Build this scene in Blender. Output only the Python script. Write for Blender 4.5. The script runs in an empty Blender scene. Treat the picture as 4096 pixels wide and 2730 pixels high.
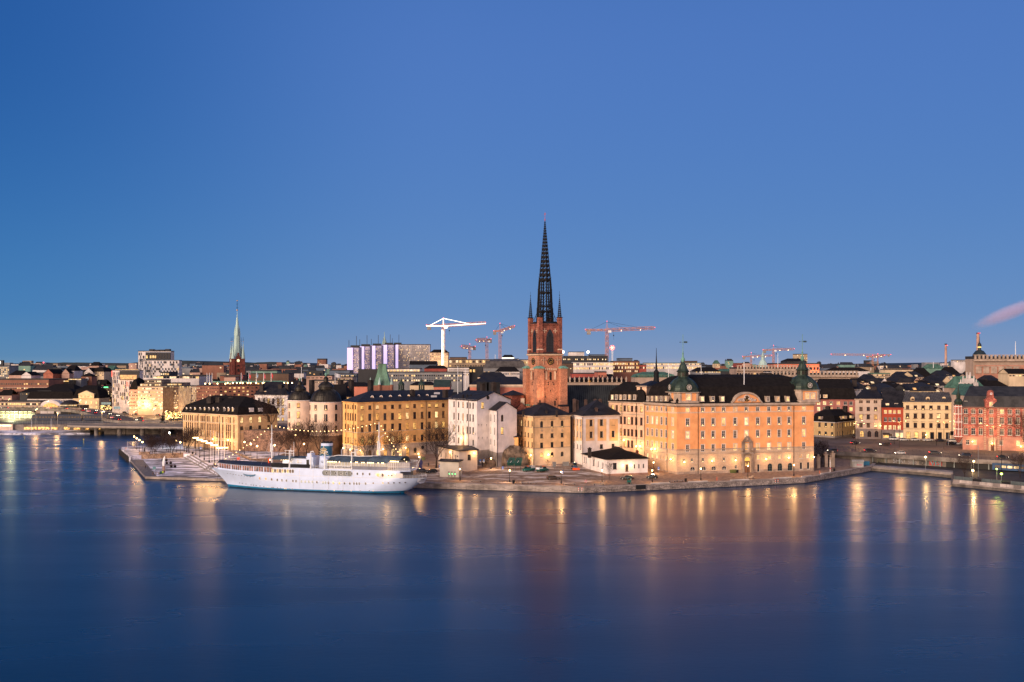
import bpy,math,random
from mathutils import Vector
R=math.radians
rnd=random.Random(11)
S=bpy.context.scene
COL=S.collection
F,CX,HY,H=3982.0,2048.0,1460.0,43.0
cd=bpy.data.cameras.new('camera');cam=bpy.data.objects.new('camera',cd);COL.objects.link(cam)
cd.lens=35;cd.sensor_width=36;cd.shift_y=95/4096;cd.clip_start=1;cd.clip_end=30000
cam.location=(0,0,H);cam.rotation_euler=(R(90),0,0)
S.camera=cam
S.view_settings.view_transform='Standard';S.view_settings.look='None'
S.view_settings.exposure=0.0;S.view_settings.gamma=1
S.cycles.use_denoising=True
S.cycles.max_bounces=6;S.cycles.volume_bounces=3;S.cycles.diffuse_bounces=2;S.cycles.glossy_bounces=3
S.cycles.sample_clamp_indirect=6
S.cycles.use_fast_gi=False
W=bpy.data.worlds.new('World');S.world=W;W.use_nodes=True
nt=W.node_tree;nt.nodes.clear()
def N(t,kind,**kw):
 n=t.nodes.new(kind)
 for k,v in kw.items():setattr(n,k,v)
 return n
def ramp(t,fac,stops,interp='LINEAR'):
 r=N(t,'ShaderNodeValToRGB');e=r.color_ramp.elements;r.color_ramp.interpolation=interp
 while len(e)<len(stops):e.new(0.5)
 for el,(p,c)in zip(e,stops):
  el.position=p;el.color=(*c,1)if len(c)==3 else c
 t.links.new(fac,r.inputs[0]);return r.outputs[0]
def mrange(t,v,a,b,c,d):
 m=N(t,'ShaderNodeMapRange',interpolation_type='SMOOTHSTEP')
 for i,x in enumerate((a,b,c,d)):m.inputs[i+1].default_value=x
 t.links.new(v,m.inputs[0]);return m.outputs[0]
def mix(t,f,a,b,bt='MIX'):
 m=N(t,'ShaderNodeMix',data_type='RGBA',blend_type=bt)
 if isinstance(f,(int,float)):m.inputs[0].default_value=f
 else:t.links.new(f,m.inputs[0])
 for i,c in((6,a),(7,b)):
  if isinstance(c,(tuple,list)):m.inputs[i].default_value=(*c[:3],1)
  else:t.links.new(c,m.inputs[i])
 return m.outputs[2]
tc=N(nt,'ShaderNodeTexCoord');sx=N(nt,'ShaderNodeSeparateXYZ');nt.links.new(tc.outputs['Generated'],sx.inputs[0])
front=ramp(nt,sx.outputs[2],[(0,(.32,.36,.50)),(.008,(.22,.31,.50)),(.05,(.132,.275,.54)),(.15,(.092,.225,.535)),(.26,(.08,.198,.53)),(.37,(.073,.18,.51)),(.46,(.018,.115,.35)),(.7,(.004,.06,.20)),(1,(.004,.05,.16))],'B_SPLINE')
left=mrange(nt,sx.outputs[0],-.58,-.05,.30,1.0)
leftw=mrange(nt,sx.outputs[2],.0,.32,.0,1.0)
dark=mix(nt,leftw,(1,1,1),mix(nt,left,(.25,.48,.62),(1,1,1)))
front=mix(nt,1.0,front,mix(nt,mrange(nt,sx.outputs[0],-.5,-.05,.9,0),(1,1,1),(.42,.78,.88)),'MULTIPLY')
front=mix(nt,1.0,front,dark,'MULTIPLY')
back=ramp(nt,sx.outputs[2],[(0,(1.75,1.1,.74)),(.12,(1.45,1.0,.82)),(.35,(.75,.67,.84)),(.7,(.3,.36,.6)),(1,(.16,.24,.45))])
bw=mrange(nt,sx.outputs[1],.25,-.45,0,1)
bg=N(nt,'ShaderNodeBackground');bg.inputs[1].default_value=1.0
nt.links.new(mix(nt,bw,front,back),bg.inputs[0])
wo=N(nt,'ShaderNodeOutputWorld');nt.links.new(bg.outputs[0],wo.inputs[0])
sl=bpy.data.lights.new('dusk_glow','SUN');sl.energy=4.1;sl.angle=R(40);sl.color=(1,.75,.54)
so=bpy.data.objects.new('dusk_glow',sl);COL.objects.link(so)
so.rotation_euler=Vector((.62,.72,-.30)).to_track_quat('-Z','Y').to_euler()
def wx(px,Y):return(px-CX)/F*Y
def wz(py,Y):return H-(py-HY)/F*Y
def P3(px,py,Y):return Vector((wx(px,Y),Y,wz(py,Y)))
def G(px,py,z=0.0):
 Y=F*(H-z)/(py-HY);return Vector((wx(px,Y),Y,z))
def V2(px,Y):return Vector((wx(px,Y),Y))
ZO={1:(0,1300,2.851),2:(700,1300,2.851),3:(1350,1300,2.851),4:(2000,1300,2.851),5:(2700,1300,2.851),6:(3296,1300,2.851),'a':(440,1650,3.922),'b':(860,1750,2.674),'c':(1640,1700,3.361),'d':(2240,1700,3.361),'e':(2800,1650,3.361),'f':(3400,1650,3.381)}
def zx(k,x):return ZO[k][0]+x/ZO[k][2]
def zy(k,y):return ZO[k][1]+y/ZO[k][2]
MATS={}
def mat(name,col,rough=.65,metal=0.0,var=.18,scale=.35,fine=3.0,emit=None,es=0.0,spec=.3,bump=0.0,streak=False):
 if name in MATS:return MATS[name]
 m=bpy.data.materials.new(name);m.use_nodes=True;t=m.node_tree
 b=t.nodes['Principled BSDF']
 b.inputs['Roughness'].default_value=rough;b.inputs['Metallic'].default_value=metal
 b.inputs['Specular IOR Level'].default_value=spec
 if var:
  c=N(t,'ShaderNodeTexCoord');co=c.outputs['Object']
  if streak:
   mp=N(t,'ShaderNodeMapping');mp.inputs['Scale'].default_value=(1,1,.12);t.links.new(co,mp.inputs[0]);co=mp.outputs[0]
  n1=N(t,'ShaderNodeTexNoise');n1 .inputs['Scale'].default_value=scale;n1 .inputs['Detail'].default_value=5;t.links.new(co,n1 .inputs['Vector'])
  n2=N(t,'ShaderNodeTexNoise');n2 .inputs['Scale'].default_value=fine;n2 .inputs['Detail'].default_value=3;mp2=N(t,'ShaderNodeMapping');mp2 .inputs['Scale'].default_value=(1,1,.22);t.links.new(c.outputs['Object'],mp2 .inputs[0]);t.links.new(mp2 .outputs[0],n2 .inputs['Vector'])
  d=tuple(x*(1-var*1.3)for x in col);l=tuple(min(1,x*(1+var))for x in col)
  a=mix(t,mrange(t,n1 .outputs[0],.3,.7,0,1),d,l)
  a2=mix(t,mrange(t,n2 .outputs[0],.35,.65,0,1),tuple([1-var*.6]*3),(1,1,1))
  t.links.new(mix(t,1.0,a,a2,'MULTIPLY'),b.inputs['Base Color'])
  if bump:
   bn=N(t,'ShaderNodeBump');bn.inputs['Strength'].default_value=bump;t.links.new(n2 .outputs[0],bn.inputs['Height']);t.links.new(bn.outputs[0],b.inputs['Normal'])
 else:
  b.inputs['Base Color'].default_value=(*col,1)
 if emit:
  b.inputs['Emission Color'].default_value=(*emit,1);b.inputs['Emission Strength'].default_value=es
  m.cycles.emission_sampling='NONE'
 MATS[name]=m;return m
def glow(name,col,es,var=0.0,base=(.1,.1,.1)):
 """something that gives off light: lamp, lit room behind glass"""
 if name in MATS:return MATS[name]
 m=bpy.data.materials.new(name);m.use_nodes=True;t=m.node_tree;b=t.nodes['Principled BSDF']
 b.inputs['Base Color'].default_value=(*base,1);b.inputs['Emission Color'].default_value=(*col,1);b.inputs['Emission Strength'].default_value=es
 if var:
  g=N(t,'ShaderNodeNewGeometry');n=N(t,'ShaderNodeTexNoise');n.inputs['Scale'].default_value=.8;n.inputs['Detail'].default_value=4
  t.links.new(g.outputs['Position'],n.inputs['Vector'])
  t.links.new(mrange(t,n.outputs[0],.32,.66,es*(1-var),es*(1+var*.5)),b.inputs['Emission Strength'])
  t.links.new(ramp(t,n.outputs[0],[(.3,(col[0],col[1]*.7,col[2]*.5)),(.7,col)]),b.inputs['Emission Color'])
 m.cycles.emission_sampling='NONE'
 MATS[name]=m;return m
def bricks(name,c1,c2,mortar,sc=1.0,rough=.85,bw=.5,rh=.16,va=1.0):
 if name in MATS:return MATS[name]
 m=bpy.data.materials.new(name);m.use_nodes=True;t=m.node_tree;b=t.nodes['Principled BSDF'];b.inputs['Roughness'].default_value=rough
 c=N(t,'ShaderNodeTexCoord');s=N(t,'ShaderNodeSeparateXYZ');t.links.new(c.outputs['Object'],s.inputs[0])
 ad=N(t,'ShaderNodeMath',operation='ADD');t.links.new(s.outputs[0],ad.inputs[0]);t.links.new(s.outputs[1],ad.inputs[1])
 cb=N(t,'ShaderNodeCombineXYZ');t.links.new(ad.outputs[0],cb.inputs[0]);t.links.new(s.outputs[2],cb.inputs[1])
 br=N(t,'ShaderNodeTexBrick');br.inputs['Scale'].default_value=sc;br.inputs['Brick Width'].default_value=bw;br.inputs['Row Height'].default_value=rh
 br.inputs['Mortar Size'].default_value=.015
 br.inputs['Color1'].default_value=(*c1,1);br.inputs['Color2'].default_value=(*c2,1);br.inputs['Mortar'].default_value=(*mortar,1)
 t.links.new(cb.outputs[0],br.inputs['Vector'])
 n1=N(t,'ShaderNodeTexNoise');n1 .inputs['Scale'].default_value=.45;n1 .inputs['Detail'].default_value=7;n1 .inputs['Roughness'].default_value=.7;t.links.new(c.outputs['Object'],n1 .inputs['Vector'])
 v=mix(t,mrange(t,n1 .outputs[0],.32,.68,0,1),tuple(1-va*q for q in(.5,.52,.52)),tuple(1+va*q for q in(.35,.3,.25)))
 n2=N(t,'ShaderNodeTexNoise');n2 .inputs['Scale'].default_value=2.6;n2 .inputs['Detail'].default_value=3;t.links.new(c.outputs['Object'],n2 .inputs['Vector'])
 v2=mix(t,mrange(t,n2 .outputs[0],.38,.62,0,1),tuple(1-va*q for q in(.38,.4,.42)),tuple(1+va*q for q in(.25,.2,.2)))
 t.links.new(mix(t,1.0,mix(t,1.0,br.outputs[0],v,'MULTIPLY'),v2,'MULTIPLY'),b.inputs['Base Color'])
 MATS[name]=m;return m
def seams(name,col,rough=.6,gap=.6,metal=0):
 """sheet-metal roof with standing seams running up the slope"""
 if name in MATS:return MATS[name]
 m=bpy.data.materials.new(name);m.use_nodes=True;t=m.node_tree;b=t.nodes['Principled BSDF']
 b.inputs['Roughness'].default_value=rough;b.inputs['Metallic'].default_value=metal;b.inputs['Specular IOR Level'].default_value=.12
 c=N(t,'ShaderNodeTexCoord');g=N(t,'ShaderNodeNewGeometry');s=N(t,'ShaderNodeSeparateXYZ');t.links.new(c.outputs['Object'],s.inputs[0])
 gn=N(t,'ShaderNodeSeparateXYZ');t.links.new(g.outputs['True Normal'],gn.inputs[0])
 def mul(a,bb,op='MULTIPLY'):
  k=N(t,'ShaderNodeMath',operation=op);t.links.new(a,k.inputs[0])
  if isinstance(bb,float):k.inputs[1].default_value=bb
  else:t.links.new(bb,k.inputs[1])
  return k.outputs[0]
 u=mul(mul(s.outputs[0],gn.outputs[1]),mul(s.outputs[1],gn.outputs[0]),'SUBTRACT')
 nl=mul(mul(mul(gn.outputs[0],gn.outputs[0]),mul(gn.outputs[1],gn.outputs[1]),'ADD'),.5,'POWER')
 u=mul(u,mul(nl,.05,'MAXIMUM'),'DIVIDE')
 fr=mul(mul(u,1.0/gap),1.0,'FRACT');line=mul(fr,.14,'LESS_THAN')
 n1=N(t,'ShaderNodeTexNoise');n1 .inputs['Scale'].default_value=.35;n1 .inputs['Detail'].default_value=6;t.links.new(c.outputs['Object'],n1 .inputs['Vector'])
 a=mix(t,mrange(t,n1 .outputs[0],.3,.7,0,1),tuple(x*.6 for x in col),tuple(min(1,x*1.5)for x in col))
 t.links.new(mix(t,line,a,tuple(min(1,x*2.3+.006)for x in col)),b.inputs['Base Color'])
 t.links.new(mrange(t,n1 .outputs[0],.3,.7,rough-.1,rough+.2),b.inputs['Roughness'])
 MATS[name]=m;return m
DARK=mat('dark_glass',(.012,.016,.024),rough=.12,spec=.5,var=0)
DIM=glow('dim_room',(.5,.24,.08),.22,.8,(.01,.012,.018))
LIT=[glow('lit_room_yellow',(1,.62,.17),1.25,.55),glow('lit_room_pale',(1,.74,.34),1.5,.5),glow('lit_room_amber',(1,.5,.1),.95,.6)]
CANDLE=glow('candle_light',(1,.6,.2),3.0)
BULB=glow('warm_bulb',(1,.62,.24),14)
BULBW=glow('white_bulb',(1,.92,.8),12)
REDL=glow('red_light',(1,.04,.05),6)
IRON=mat('black_iron',(.005,.005,.007),rough=.75,var=0)
STEEL=mat('grey_steel',(.25,.26,.28),rough=.45,metal=.5,var=.1)
WHITE=mat('white_paint',(.8,.8,.82),rough=.45,var=.05)
ROOF=seams('black_sheet_roof',(.016,.015,.018))
ROOFT=mat('dark_tile_roof',(.014,.0115,.0115),rough=.9,spec=.1,var=.22,scale=.8,fine=6)
ROOFB=seams('bluish_sheet_roof',(.018,.018,.023))
ROOFG=seams('green_copper_roof',(.055,.115,.085),rough=.75,metal=0)
COPPER=mat('dark_copper',(.038,.058,.044),rough=.45,metal=.3,var=.35,scale=.6,streak=True)
COPPERB=mat('brown_copper',(.045,.038,.030),rough=.42,metal=.4,var=.4,scale=.7,streak=True)
VERD=mat('verdigris',(.16,.34,.27),rough=.6,var=.25,scale=.8,streak=True)
STONE=mat('pale_stone',(.42,.32,.25),rough=.8,var=.2,fine=2)
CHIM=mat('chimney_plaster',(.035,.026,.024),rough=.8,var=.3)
class MB:
 def __init__(s,*mats):s.v,s.f,s.mi,s.mats,s.k=[],[],[],list(mats),0
 def m(s,mt):
  if mt not in s.mats:s.mats.append(mt)
  s.k=s.mats.index(mt);return s
 def poly(s,pts):
  i=len(s.v);s.v+=[tuple(p)for p in pts];s.f.append(tuple(range(i,i+len(pts))));s.mi.append(s.k)
 def grid(s,rings,close=True,cap0=False,cap1=False):
  i0=len(s.v);n=len(rings[0])
  for r in rings:s.v+=[tuple(p)for p in r]
  for a in range(len(rings)-1):
   for j in range(n if close else n-1):
    q=i0+a*n;w=(j+1)%n
    s.f.append((q+j,q+w,q+n+w,q+n+j));s.mi.append(s.k)
  if cap0:s.f.append(tuple(range(i0+n-1,i0-1,-1)));s.mi.append(s.k)
  if cap1:s.f.append(tuple(range(i0+(len(rings)-1)*n,i0+len(rings)*n)));s.mi.append(s.k)
 def prism(s,poly,z0,z1,top=True,bot=False):
  s.grid([[(p[0],p[1],z0)for p in poly],[(p[0],p[1],z1)for p in poly]],True,bot,top)
 def box(s,x0,x1,y0,y1,z0,z1):s.prism([(x0,y0),(x1,y0),(x1,y1),(x0,y1)],z0,z1,True,True)
 def obox(s,c,d,L,T,z0,z1,bot=True):
  """box centred at c (2-D), long axis d (2-D unit), length L, thickness T"""
  d=Vector(d).normalized();n=Vector((-d.y,d.x));c=Vector(c[:2])
  s.prism([c-d*L/2-n*T/2,c+d*L/2-n*T/2,c+d*L/2+n*T/2,c-d*L/2+n*T/2],z0,z1,True,bot)
 def tube(s,p,q,r0,r1=None,n=6,cap=True):
  p,q=Vector(p),Vector(q);r1=r0 if r1 is None else r1;a=(q-p)
  if a.length<1e-6:return
  a.normalize();u=a.orthogonal().normalized();w=a.cross(u)
  rr=[]
  for c,r in((p,r0),(q,r1)):rr.append([c+(u*math.cos(6.28318*j/n)+w*math.sin(6.28318*j/n))*r for j in range(n)])
  s.grid(rr,True,cap,cap)
 def path(s,pts,r,n=5):
  for a,b in zip(pts,pts[1:]):s.tube(a,b,r,r,n,False)
 def lathe(s,prof,c=(0,0,0),n=16,rot=0,cap=True):
  rr=[[(c[0]+r*math.cos(rot+6.283185*j/n),c[1]+r*math.sin(rot+6.283185*j/n),c[2]+z)for j in range(n)]for r,z in prof]
  s.grid(rr,True,cap,cap)
 def ball(s,c,r,n=8,m=5,sz=1.0):
  s.lathe([(max(.001,r*math.sin(math.pi*k/m)),-r*sz*math.cos(math.pi*k/m))for k in range(m+1)],c,n,cap=False)
 def mesh(s,name,smooth=False):
  me=bpy.data.meshes.new(name);me.from_pydata(s.v,[],s.f)
  for mt in s.mats:me.materials.append(mt)
  if len(s.mats)>1:me.polygons.foreach_set('material_index',s.mi)
  if smooth:me.polygons.foreach_set('use_smooth',[True]*len(s.f))
  me.update();return me
 def build(s,name,parent=None,smooth=False,local=False):
  return put(s.mesh(name,smooth),name,parent,None if(local or parent is None)else-wloc(parent))
def wloc(o):
 v=Vector(o.location)
 while o.parent:o=o.parent;v=v+Vector(o.location)
 return v
def put(me,name,parent=None,loc=None,rz=0.0,rx=0.0):
 o=bpy.data.objects.new(name,me);COL.objects.link(o)
 if parent:o.parent=parent
 if loc is not None:o.location=loc
 if rz or rx:o.rotation_euler=(rx,0,rz)
 return o
def tag(o,label,cat,group=None):
 o['label']=label;o['category']=cat
 if group:o['group']=group
 return o
def thing(name,label,cat,loc=(0,0,0),group=None,rz=0.0):
 o=bpy.data.objects.new(name,None);COL.objects.link(o);o.empty_display_size=.5
 o.location=loc;o.rotation_euler=(0,0,rz);return tag(o,label,cat,group)
def structure(o):o['kind']='structure';return o
def dup(o,loc=None,label=None,rz=None,group=None,parent=None,sc=None):
 c=o.copy();COL.objects.link(c)
 if parent:c.parent=parent
 if loc is not None:c.location=loc
 if rz is not None:c.rotation_euler=(0,0,rz)
 if sc is not None:c.scale=(sc,sc,sc)
 if label:c['label']=label
 if group:c['group']=group
 for ch in list(o.children):dup(ch,parent=c)
 return c
def lamp_light(parent,loc,power,col=(1,.52,.18),r=.3,aim=None):
 l=bpy.data.lights.new('lamp_light','SPOT' if aim else 'POINT');l.energy=power*2.6;l.color=col;l.shadow_soft_size=r
 o=bpy.data.objects.new('lamp_light',l);COL.objects.link(o);o.parent=parent;o.location=loc
 if aim:l.spot_size=R(120);l.spot_blend=1;o.rotation_euler=Vector(aim).to_track_quat('-Z','Y').to_euler()
 return o
def inset(poly,d):
 out=[];n=len(poly)
 for i in range(n):
  a,b,c=Vector(poly[i-1][:2]),Vector(poly[i][:2]),Vector(poly[(i+1)%n][:2])
  d1=(b-a).normalized();d2=(c-b).normalized();n1=Vector((-d1 .y,d1 .x));n2=Vector((-d2 .y,d2 .x))
  k=1+n1 .dot(n2);out.append(b+(n1+n2)*(d/max(k,.3)))
 return out
WM={}
def arch_pts(w,h,k=8):
 """outline of a round-headed opening, x in -w/2..w/2, z in 0..h"""
 r=w/2;pts=[(-r,0),(r,0)]
 for j in range(k+1):
  a=math.pi*j/k;pts.append((r*math.cos(a),h-r+r*math.sin(a)))
 return pts
def win_mesh(w,h,style,frame,pane,wall=None):
 key=(round(w,2),round(h,2),style,frame.name,pane if isinstance(pane,str)else pane.name,wall.name if wall else '')
 if key in WM:return WM[key]
 fr=MB(frame);pn=MB(DARK if pane=='candle' else pane)
 t=min(.13,w*.1)
 def bar(x0,x1,z0,z1,y=.02):fr.box(x0,x1,-y,.05,z0,z1)
 if style=='arch':
  o=arch_pts(w,h);i=[(x*(1-2*t/w),t+z*(1-2*t/h))for x,z in o]
  fr.grid([[(x,-.02,z)for x,z in o],[(x,-.02,z)for x,z in i]])
  pn.poly([(x,.03,z)for x,z in i])
  bar(-t*.3,t*.3,t,h-t);bar(-w/2+t,w/2-t,h-w/2-t*.3,h-w/2+t*.3)
  if h>1.4*w:bar(-w/2+t,w/2-t,(h-w/2)*.48,(h-w/2)*.48+t*.5)
  if wall:
   fr.m(wall);r=w/2
   for sgn in(-1,1):
    q=[(sgn*r,-.19,h-r)]+[(sgn*r*math.cos(a),-.19,h-r+r*math.sin(a))for a in[math.pi/2*k/5 for k in range(6)]]+[(sgn*r,-.19,h)]
    fr.poly(q[1:]if sgn>0 else q[:0:-1])
 elif style=='round':
  r=w/2;o=[(r*math.cos(6.2832*j/16),h/2+r*math.sin(6.2832*j/16))for j in range(16)]
  i=[(x*.82,h/2+(z-h/2)*.82)for x,z in o]
  fr.grid([[(x,-.04,z)for x,z in o],[(x,-.04,z)for x,z in i]]);fr.grid([[(x,.3,z)for x,z in o],[(x,-.04,z)for x,z in o]])
  pn.poly([(x,-.01,z)for x,z in i]);bar(-.03,.03,h*.1,h*.9,.05);bar(-r*.8,r*.8,h/2-.03,h/2+.03,.05)
 else:
  bar(-w/2,-w/2+t,0,h);bar(w/2-t,w/2,0,h);bar(-w/2+t,w/2-t,0,t);bar(-w/2+t,w/2-t,h-t,h)
  pn.poly([(-w/2+t,.03,t),(w/2-t,.03,t),(w/2-t,.03,h-t),(-w/2+t,.03,h-t)])
  if style!='plain':
   bar(-t*.35,t*.35,t,h-t,.015)
   bar(-w/2+t,-t*.35,h*.62,h*.62+t*.55,.012);bar(t*.35,w/2-t,h*.62,h*.62+t*.55,.012)
  fr.box(-w/2-.1,w/2+.1,-.33,0,-.1,0)
  if style=='grid':
   for q in(-1,1):fr.box(q*(w/2+.09)-.09,q*(w/2+.09)+.09,-.25,-.15,0,h+.18)
   fr.box(-w/2,w/2,-.25,-.15,h,h+.18)
   for z in(.3,.82):bar(-w/2+t,w/2-t,h*z,h*z+t*.35,.01)
 if pane=='candle':
  pn.m(CANDLE);pn.poly([(-w*.28,.0,t),(w*.28,.0,t),(0,.0,t+w*.38)])
 WM[key]=(fr.mesh('window'),pn.mesh('pane'));return WM[key]
def pick(ch):
 if ch=='1':return LIT[rnd.choice((0,0,1,1,2))]
 if ch=='c':return 'candle'
 if ch=='d':return DIM
 return DARK
class Bld:
 """a building: corners counter-clockwise from above, the camera-facing edges first"""
 def __init__(s,name,label,cs,z0,ze,wall,cat='building',group=None,frame=None):
  s.c=[Vector(c)for c in cs];s.z0,s.ze,s.wall=z0,ze,wall
  ctr=sum(s.c,Vector((0,0)))/len(s.c)
  s.root=thing(name,label,cat,(ctr.x,ctr.y,z0),group)
  s.L=Vector((ctr.x,ctr.y,z0));s.holes={};s.bands=[];s.frame=frame or mat('grey_window_frame',(.16,.15,.14),var=0)
 def edge(s,i):return s.c[i],s.c[(i+1)%len(s.c)]
 def s_of(s,i,px):
  a,b=s.edge(i);d=b-a;t=(px-CX)/F
  return(t*a.y-a.x)/(d.x-t*d.y)
 def pt(s,i,f):a,b=s.edge(i);return a+(b-a)*f
 def z_at(s,i,px,py):return wz(py,s.pt(i,s.s_of(i,px)).y)
 def wins(s,i,cols,rows,ref,pat=None,style='cross',w=1.2,prob=.4,frame=None,name='window',recess=.2,split=True,wall=None,sill=None):
  """cols: photo x of window centres; rows: (photo y at column `ref`, height m[, style[, w]]); pat: one string per row"""
  a,b=s.edge(i);L=(b-a).length;d=(b-a)/L;rz=math.atan2(d.y,d.x);out=Vector((d.y,-d.x))
  for ri,row in enumerate(rows):
   zc=s.z_at(i,ref,row[0]);h=row[1];st=row[2]if len(row)>2 and row[2]else style;ww=row[3]if len(row)>3 else w
   for ci,px in enumerate(cols):
    ch=pat[ri][ci]if pat and ri<len(pat)and ci<len(pat[ri])else('1' if rnd.random()<prob else rnd.choice('00dc'))
    if ch==' ':continue
    f=s.s_of(i,px)*L
    if f-ww/2<.15 or f+ww/2>L-.15:continue
    if not any(abs(f-(q[0]+q[1])/2)<(ww+q[1]-q[0])/2 and abs(zc-(q[2]+q[3])/2)<(h+q[3]-q[2])/2 for q in s.holes.get(i,[]))and st!='round':
     s.holes.setdefault(i,[]).append((f-ww/2,f+ww/2,zc-h/2,zc+h/2));rc=recess
    else:rc=-.03
    fm,pm=win_mesh(ww,h,st,frame or s.frame,pick(ch),wall or s.wall)
    p=a+d*f-out*rc
    o=put(fm,name,s.root,Vector((p.x,p.y,zc-h/2))-s.L,rz);put(pm,'pane',o)
 def band(s,i,z,h,proud,mt,name='string_course',f0=0.,f1=1.,ext=0.0):
  a,b=s.edge(i);d=(b-a).normalized();out=Vector((d.y,-d.x));L=(b-a).length
  m=MB(mt);m.obox((a+b)/2*1.0 if(f0,f1)==(0,1)else a+d*L*(f0+f1)/2,d,L*(f1-f0)+2*ext,.02,z,z+h)
  m=MB(mt);p,q=a+d*(L*f0-ext),a+d*(L*f1+ext)
  m.prism([p+out*proud,q+out*proud,q-out*.02+out*.022,p+out*.002],z,z+h,True,True)
  return m.build(name,s.root)
 def cornice(s,z=None,h=.5,proud=.35,mt=None,name='cornice'):
  z=s.ze-h if z is None else z
  o1=inset(s.c,-proud);o0=inset(s.c,-.004);m=MB(mt or s.wall)
  m.grid([[(p.x,p.y,z)for p in o0],[(p.x,p.y,z+h*.4)for p in o1],[(p.x,p.y,z+h)for p in o1],[(p.x,p.y,z+h)for p in o0]])
  return m.build(name,s.root)
 def pipe(s,i,px,z0=None,z1=None,mt=None):
  a,b=s.edge(i);d=(b-a).normalized();out=Vector((d.y,-d.x));p=s.pt(i,s.s_of(i,px))+out*.14
  m=MB(mt or IRON);m.tube((p.x,p.y,s.z0 if z0 is None else z0),(p.x,p.y,(s.ze-.5)if z1 is None else z1),.09,n=5);return m.build('drainpipe',s.root)
 def walls(s,zones=()):
  """zones: (top z, material) from the ground up; the rest is the wall material"""
  m=MB(s.wall);n=len(s.c)
  zs=[s.z0]+[z for z,_ in zones]+[s.ze];mts=[q for _,q in zones]+[s.wall]
  for i in range(n):
   a,b=s.edge(i);L=(b-a).length;d=(b-a)/L;inn=Vector((-d.y,d.x));hs=s.holes.get(i,[])
   us=sorted({0.,L}|{h[0]for h in hs}|{h[1]for h in hs});vs=sorted(set(zs)|{h[2]for h in hs}|{h[3]for h in hs})
   us=[u for u in us if 0<=u<=L];vs=[v for v in vs if s.z0<=v<=s.ze]
   def at(u,z,k=0.):p=a+d*u+inn*k;return(p.x,p.y,z)
   for v0,v1 in zip(vs,vs[1:]):
    if v1-v0<1e-5:continue
    zc=(v0+v1)/2;k=0
    while k<len(mts)-1 and zc>zs[k+1]:k+=1
    m.m(mts[k]);run=None
    for u0,u1 in zip(us,us[1:]):
     uc=(u0+u1)/2;hole=any(h[0]<uc<h[1]and h[2]<zc<h[3]for h in hs)
     if hole:
      if run is not None:m.poly([at(run,v0),at(u0,v0),at(u0,v1),at(run,v1)]);run=None
     elif run is None:run=u0
    if run is not None:m.poly([at(run,v0),at(L,v0),at(L,v1),at(run,v1)])
   for(u0,u1,v0,v1)in hs:
    zc=(v0+v1)/2;k=0
    while k<len(mts)-1 and zc>zs[k+1]:k+=1
    m.m(mts[k]);q=[(u0,v0),(u1,v0),(u1,v1),(u0,v1)]
    for j in range(4):
     e,g=q[j],q[(j+1)%4];m.poly([at(*e),at(*e,.3),at(*g,.3),at(*g)])
  return m.build('wall',s.root)
 def roof(s,kind='hip',h=4.0,over=.4,mt=None,t=.25,axis=None,low=None,z=None):
  """kind: hip, gable, flat, mansard (low = (inset, height) of the steep part), pyramid"""
  z=s.ze if z is None else z;mt=mt or ROOF;m=MB(mt);o=inset(s.c,-over)
  m.grid([[(p.x,p.y,z)for p in inset(s.c,.1)],[(p.x,p.y,z)for p in o],[(p.x,p.y,z+.12)for p in o]])
  z+=.12
  if kind=='flat':
   i1=inset(o,.35);m.grid([[(p.x,p.y,z)for p in o],[(p.x,p.y,z+h)for p in o],[(p.x,p.y,z+h)for p in i1],[(p.x,p.y,z+.1)for p in i1]],True,False,True)
   return m.build('roof',s.root)
  if kind=='mansard':
   i1=inset(o,low[0]);m.grid([[(p.x,p.y,z)for p in o],[(p.x,p.y,z+low[1])for p in i1]]);o=i1;z+=low[1];kind='hip'
  if kind=='pyramid' or len(o)!=4:
   c=sum(o,Vector((0,0)))/len(o)
   if t and kind!='pyramid':
    i1=[p+(c-p)*.6 for p in o];m.grid([[(p.x,p.y,z)for p in o],[(p.x,p.y,z+h)for p in i1]],True,False,True)
   else:
    for j in range(len(o)):m.poly([(*o[j],z),(*o[(j+1)%len(o)],z),(c.x,c.y,z+h)])
   return m.build('roof',s.root)
  axis=axis or 0
  if axis==1:o=[o[1],o[2],o[3],o[0]]
  A,B,C,D=o;l,r=(A+D)/2,(B+C)/2
  if kind=='gable':t=0
  r1,r2=l+(r-l)*t,r+(l-r)*t;z1=z+h
  s.ridge=(r1,r2,z1)
  m.poly([(*A,z),(*B,z),(*r2,z1),(*r1,z1)]);m.poly([(*C,z),(*D,z),(*r1,z1),(*r2,z1)])
  if kind=='gable':
   ro=m.build('roof',s.root);g=MB(s.wall);k=over*.98
   for(p,q,e,e2)in((B,C,r2,r1),(D,A,r1,r2)):
    iv=(e2-e).normalized()*k;g.poly([(*(p+iv),z-.1),(*(q+iv),z-.1),(*(e+iv),z1-.15)])
   g.build('gable',s.root);return ro
  m.poly([(*B,z),(*C,z),(*r2,z1)]);m.poly([(*D,z),(*A,z),(*r1,z1)])
  return m.build('roof',s.root)
 def chimney(s,px,Y,y0,y1,w=1.4,dp=1.0,mt=None,roof=None):
  """chimney standing at photo x `px`, depth Y, from photo y0 (top) down to y1"""
  m=MB(mt or CHIM);x=wx(px,Y);zt,zb=wz(y0,Y),wz(y1,Y);d=(s.c[1]-s.c[0]).normalized()
  m.obox((x,Y),d,w,dp,zb-1.2,zt,True);m.obox((x,Y),d,w+.24,dp+.24,zt+.002,zt+.22,True)
  for k in(-.25,.25):m.obox(Vector((x,Y))+d*w*k,d,w*.3,dp*.4,zt+.2,zt+.5,True)
  return m.build('chimney',s.root)
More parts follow.
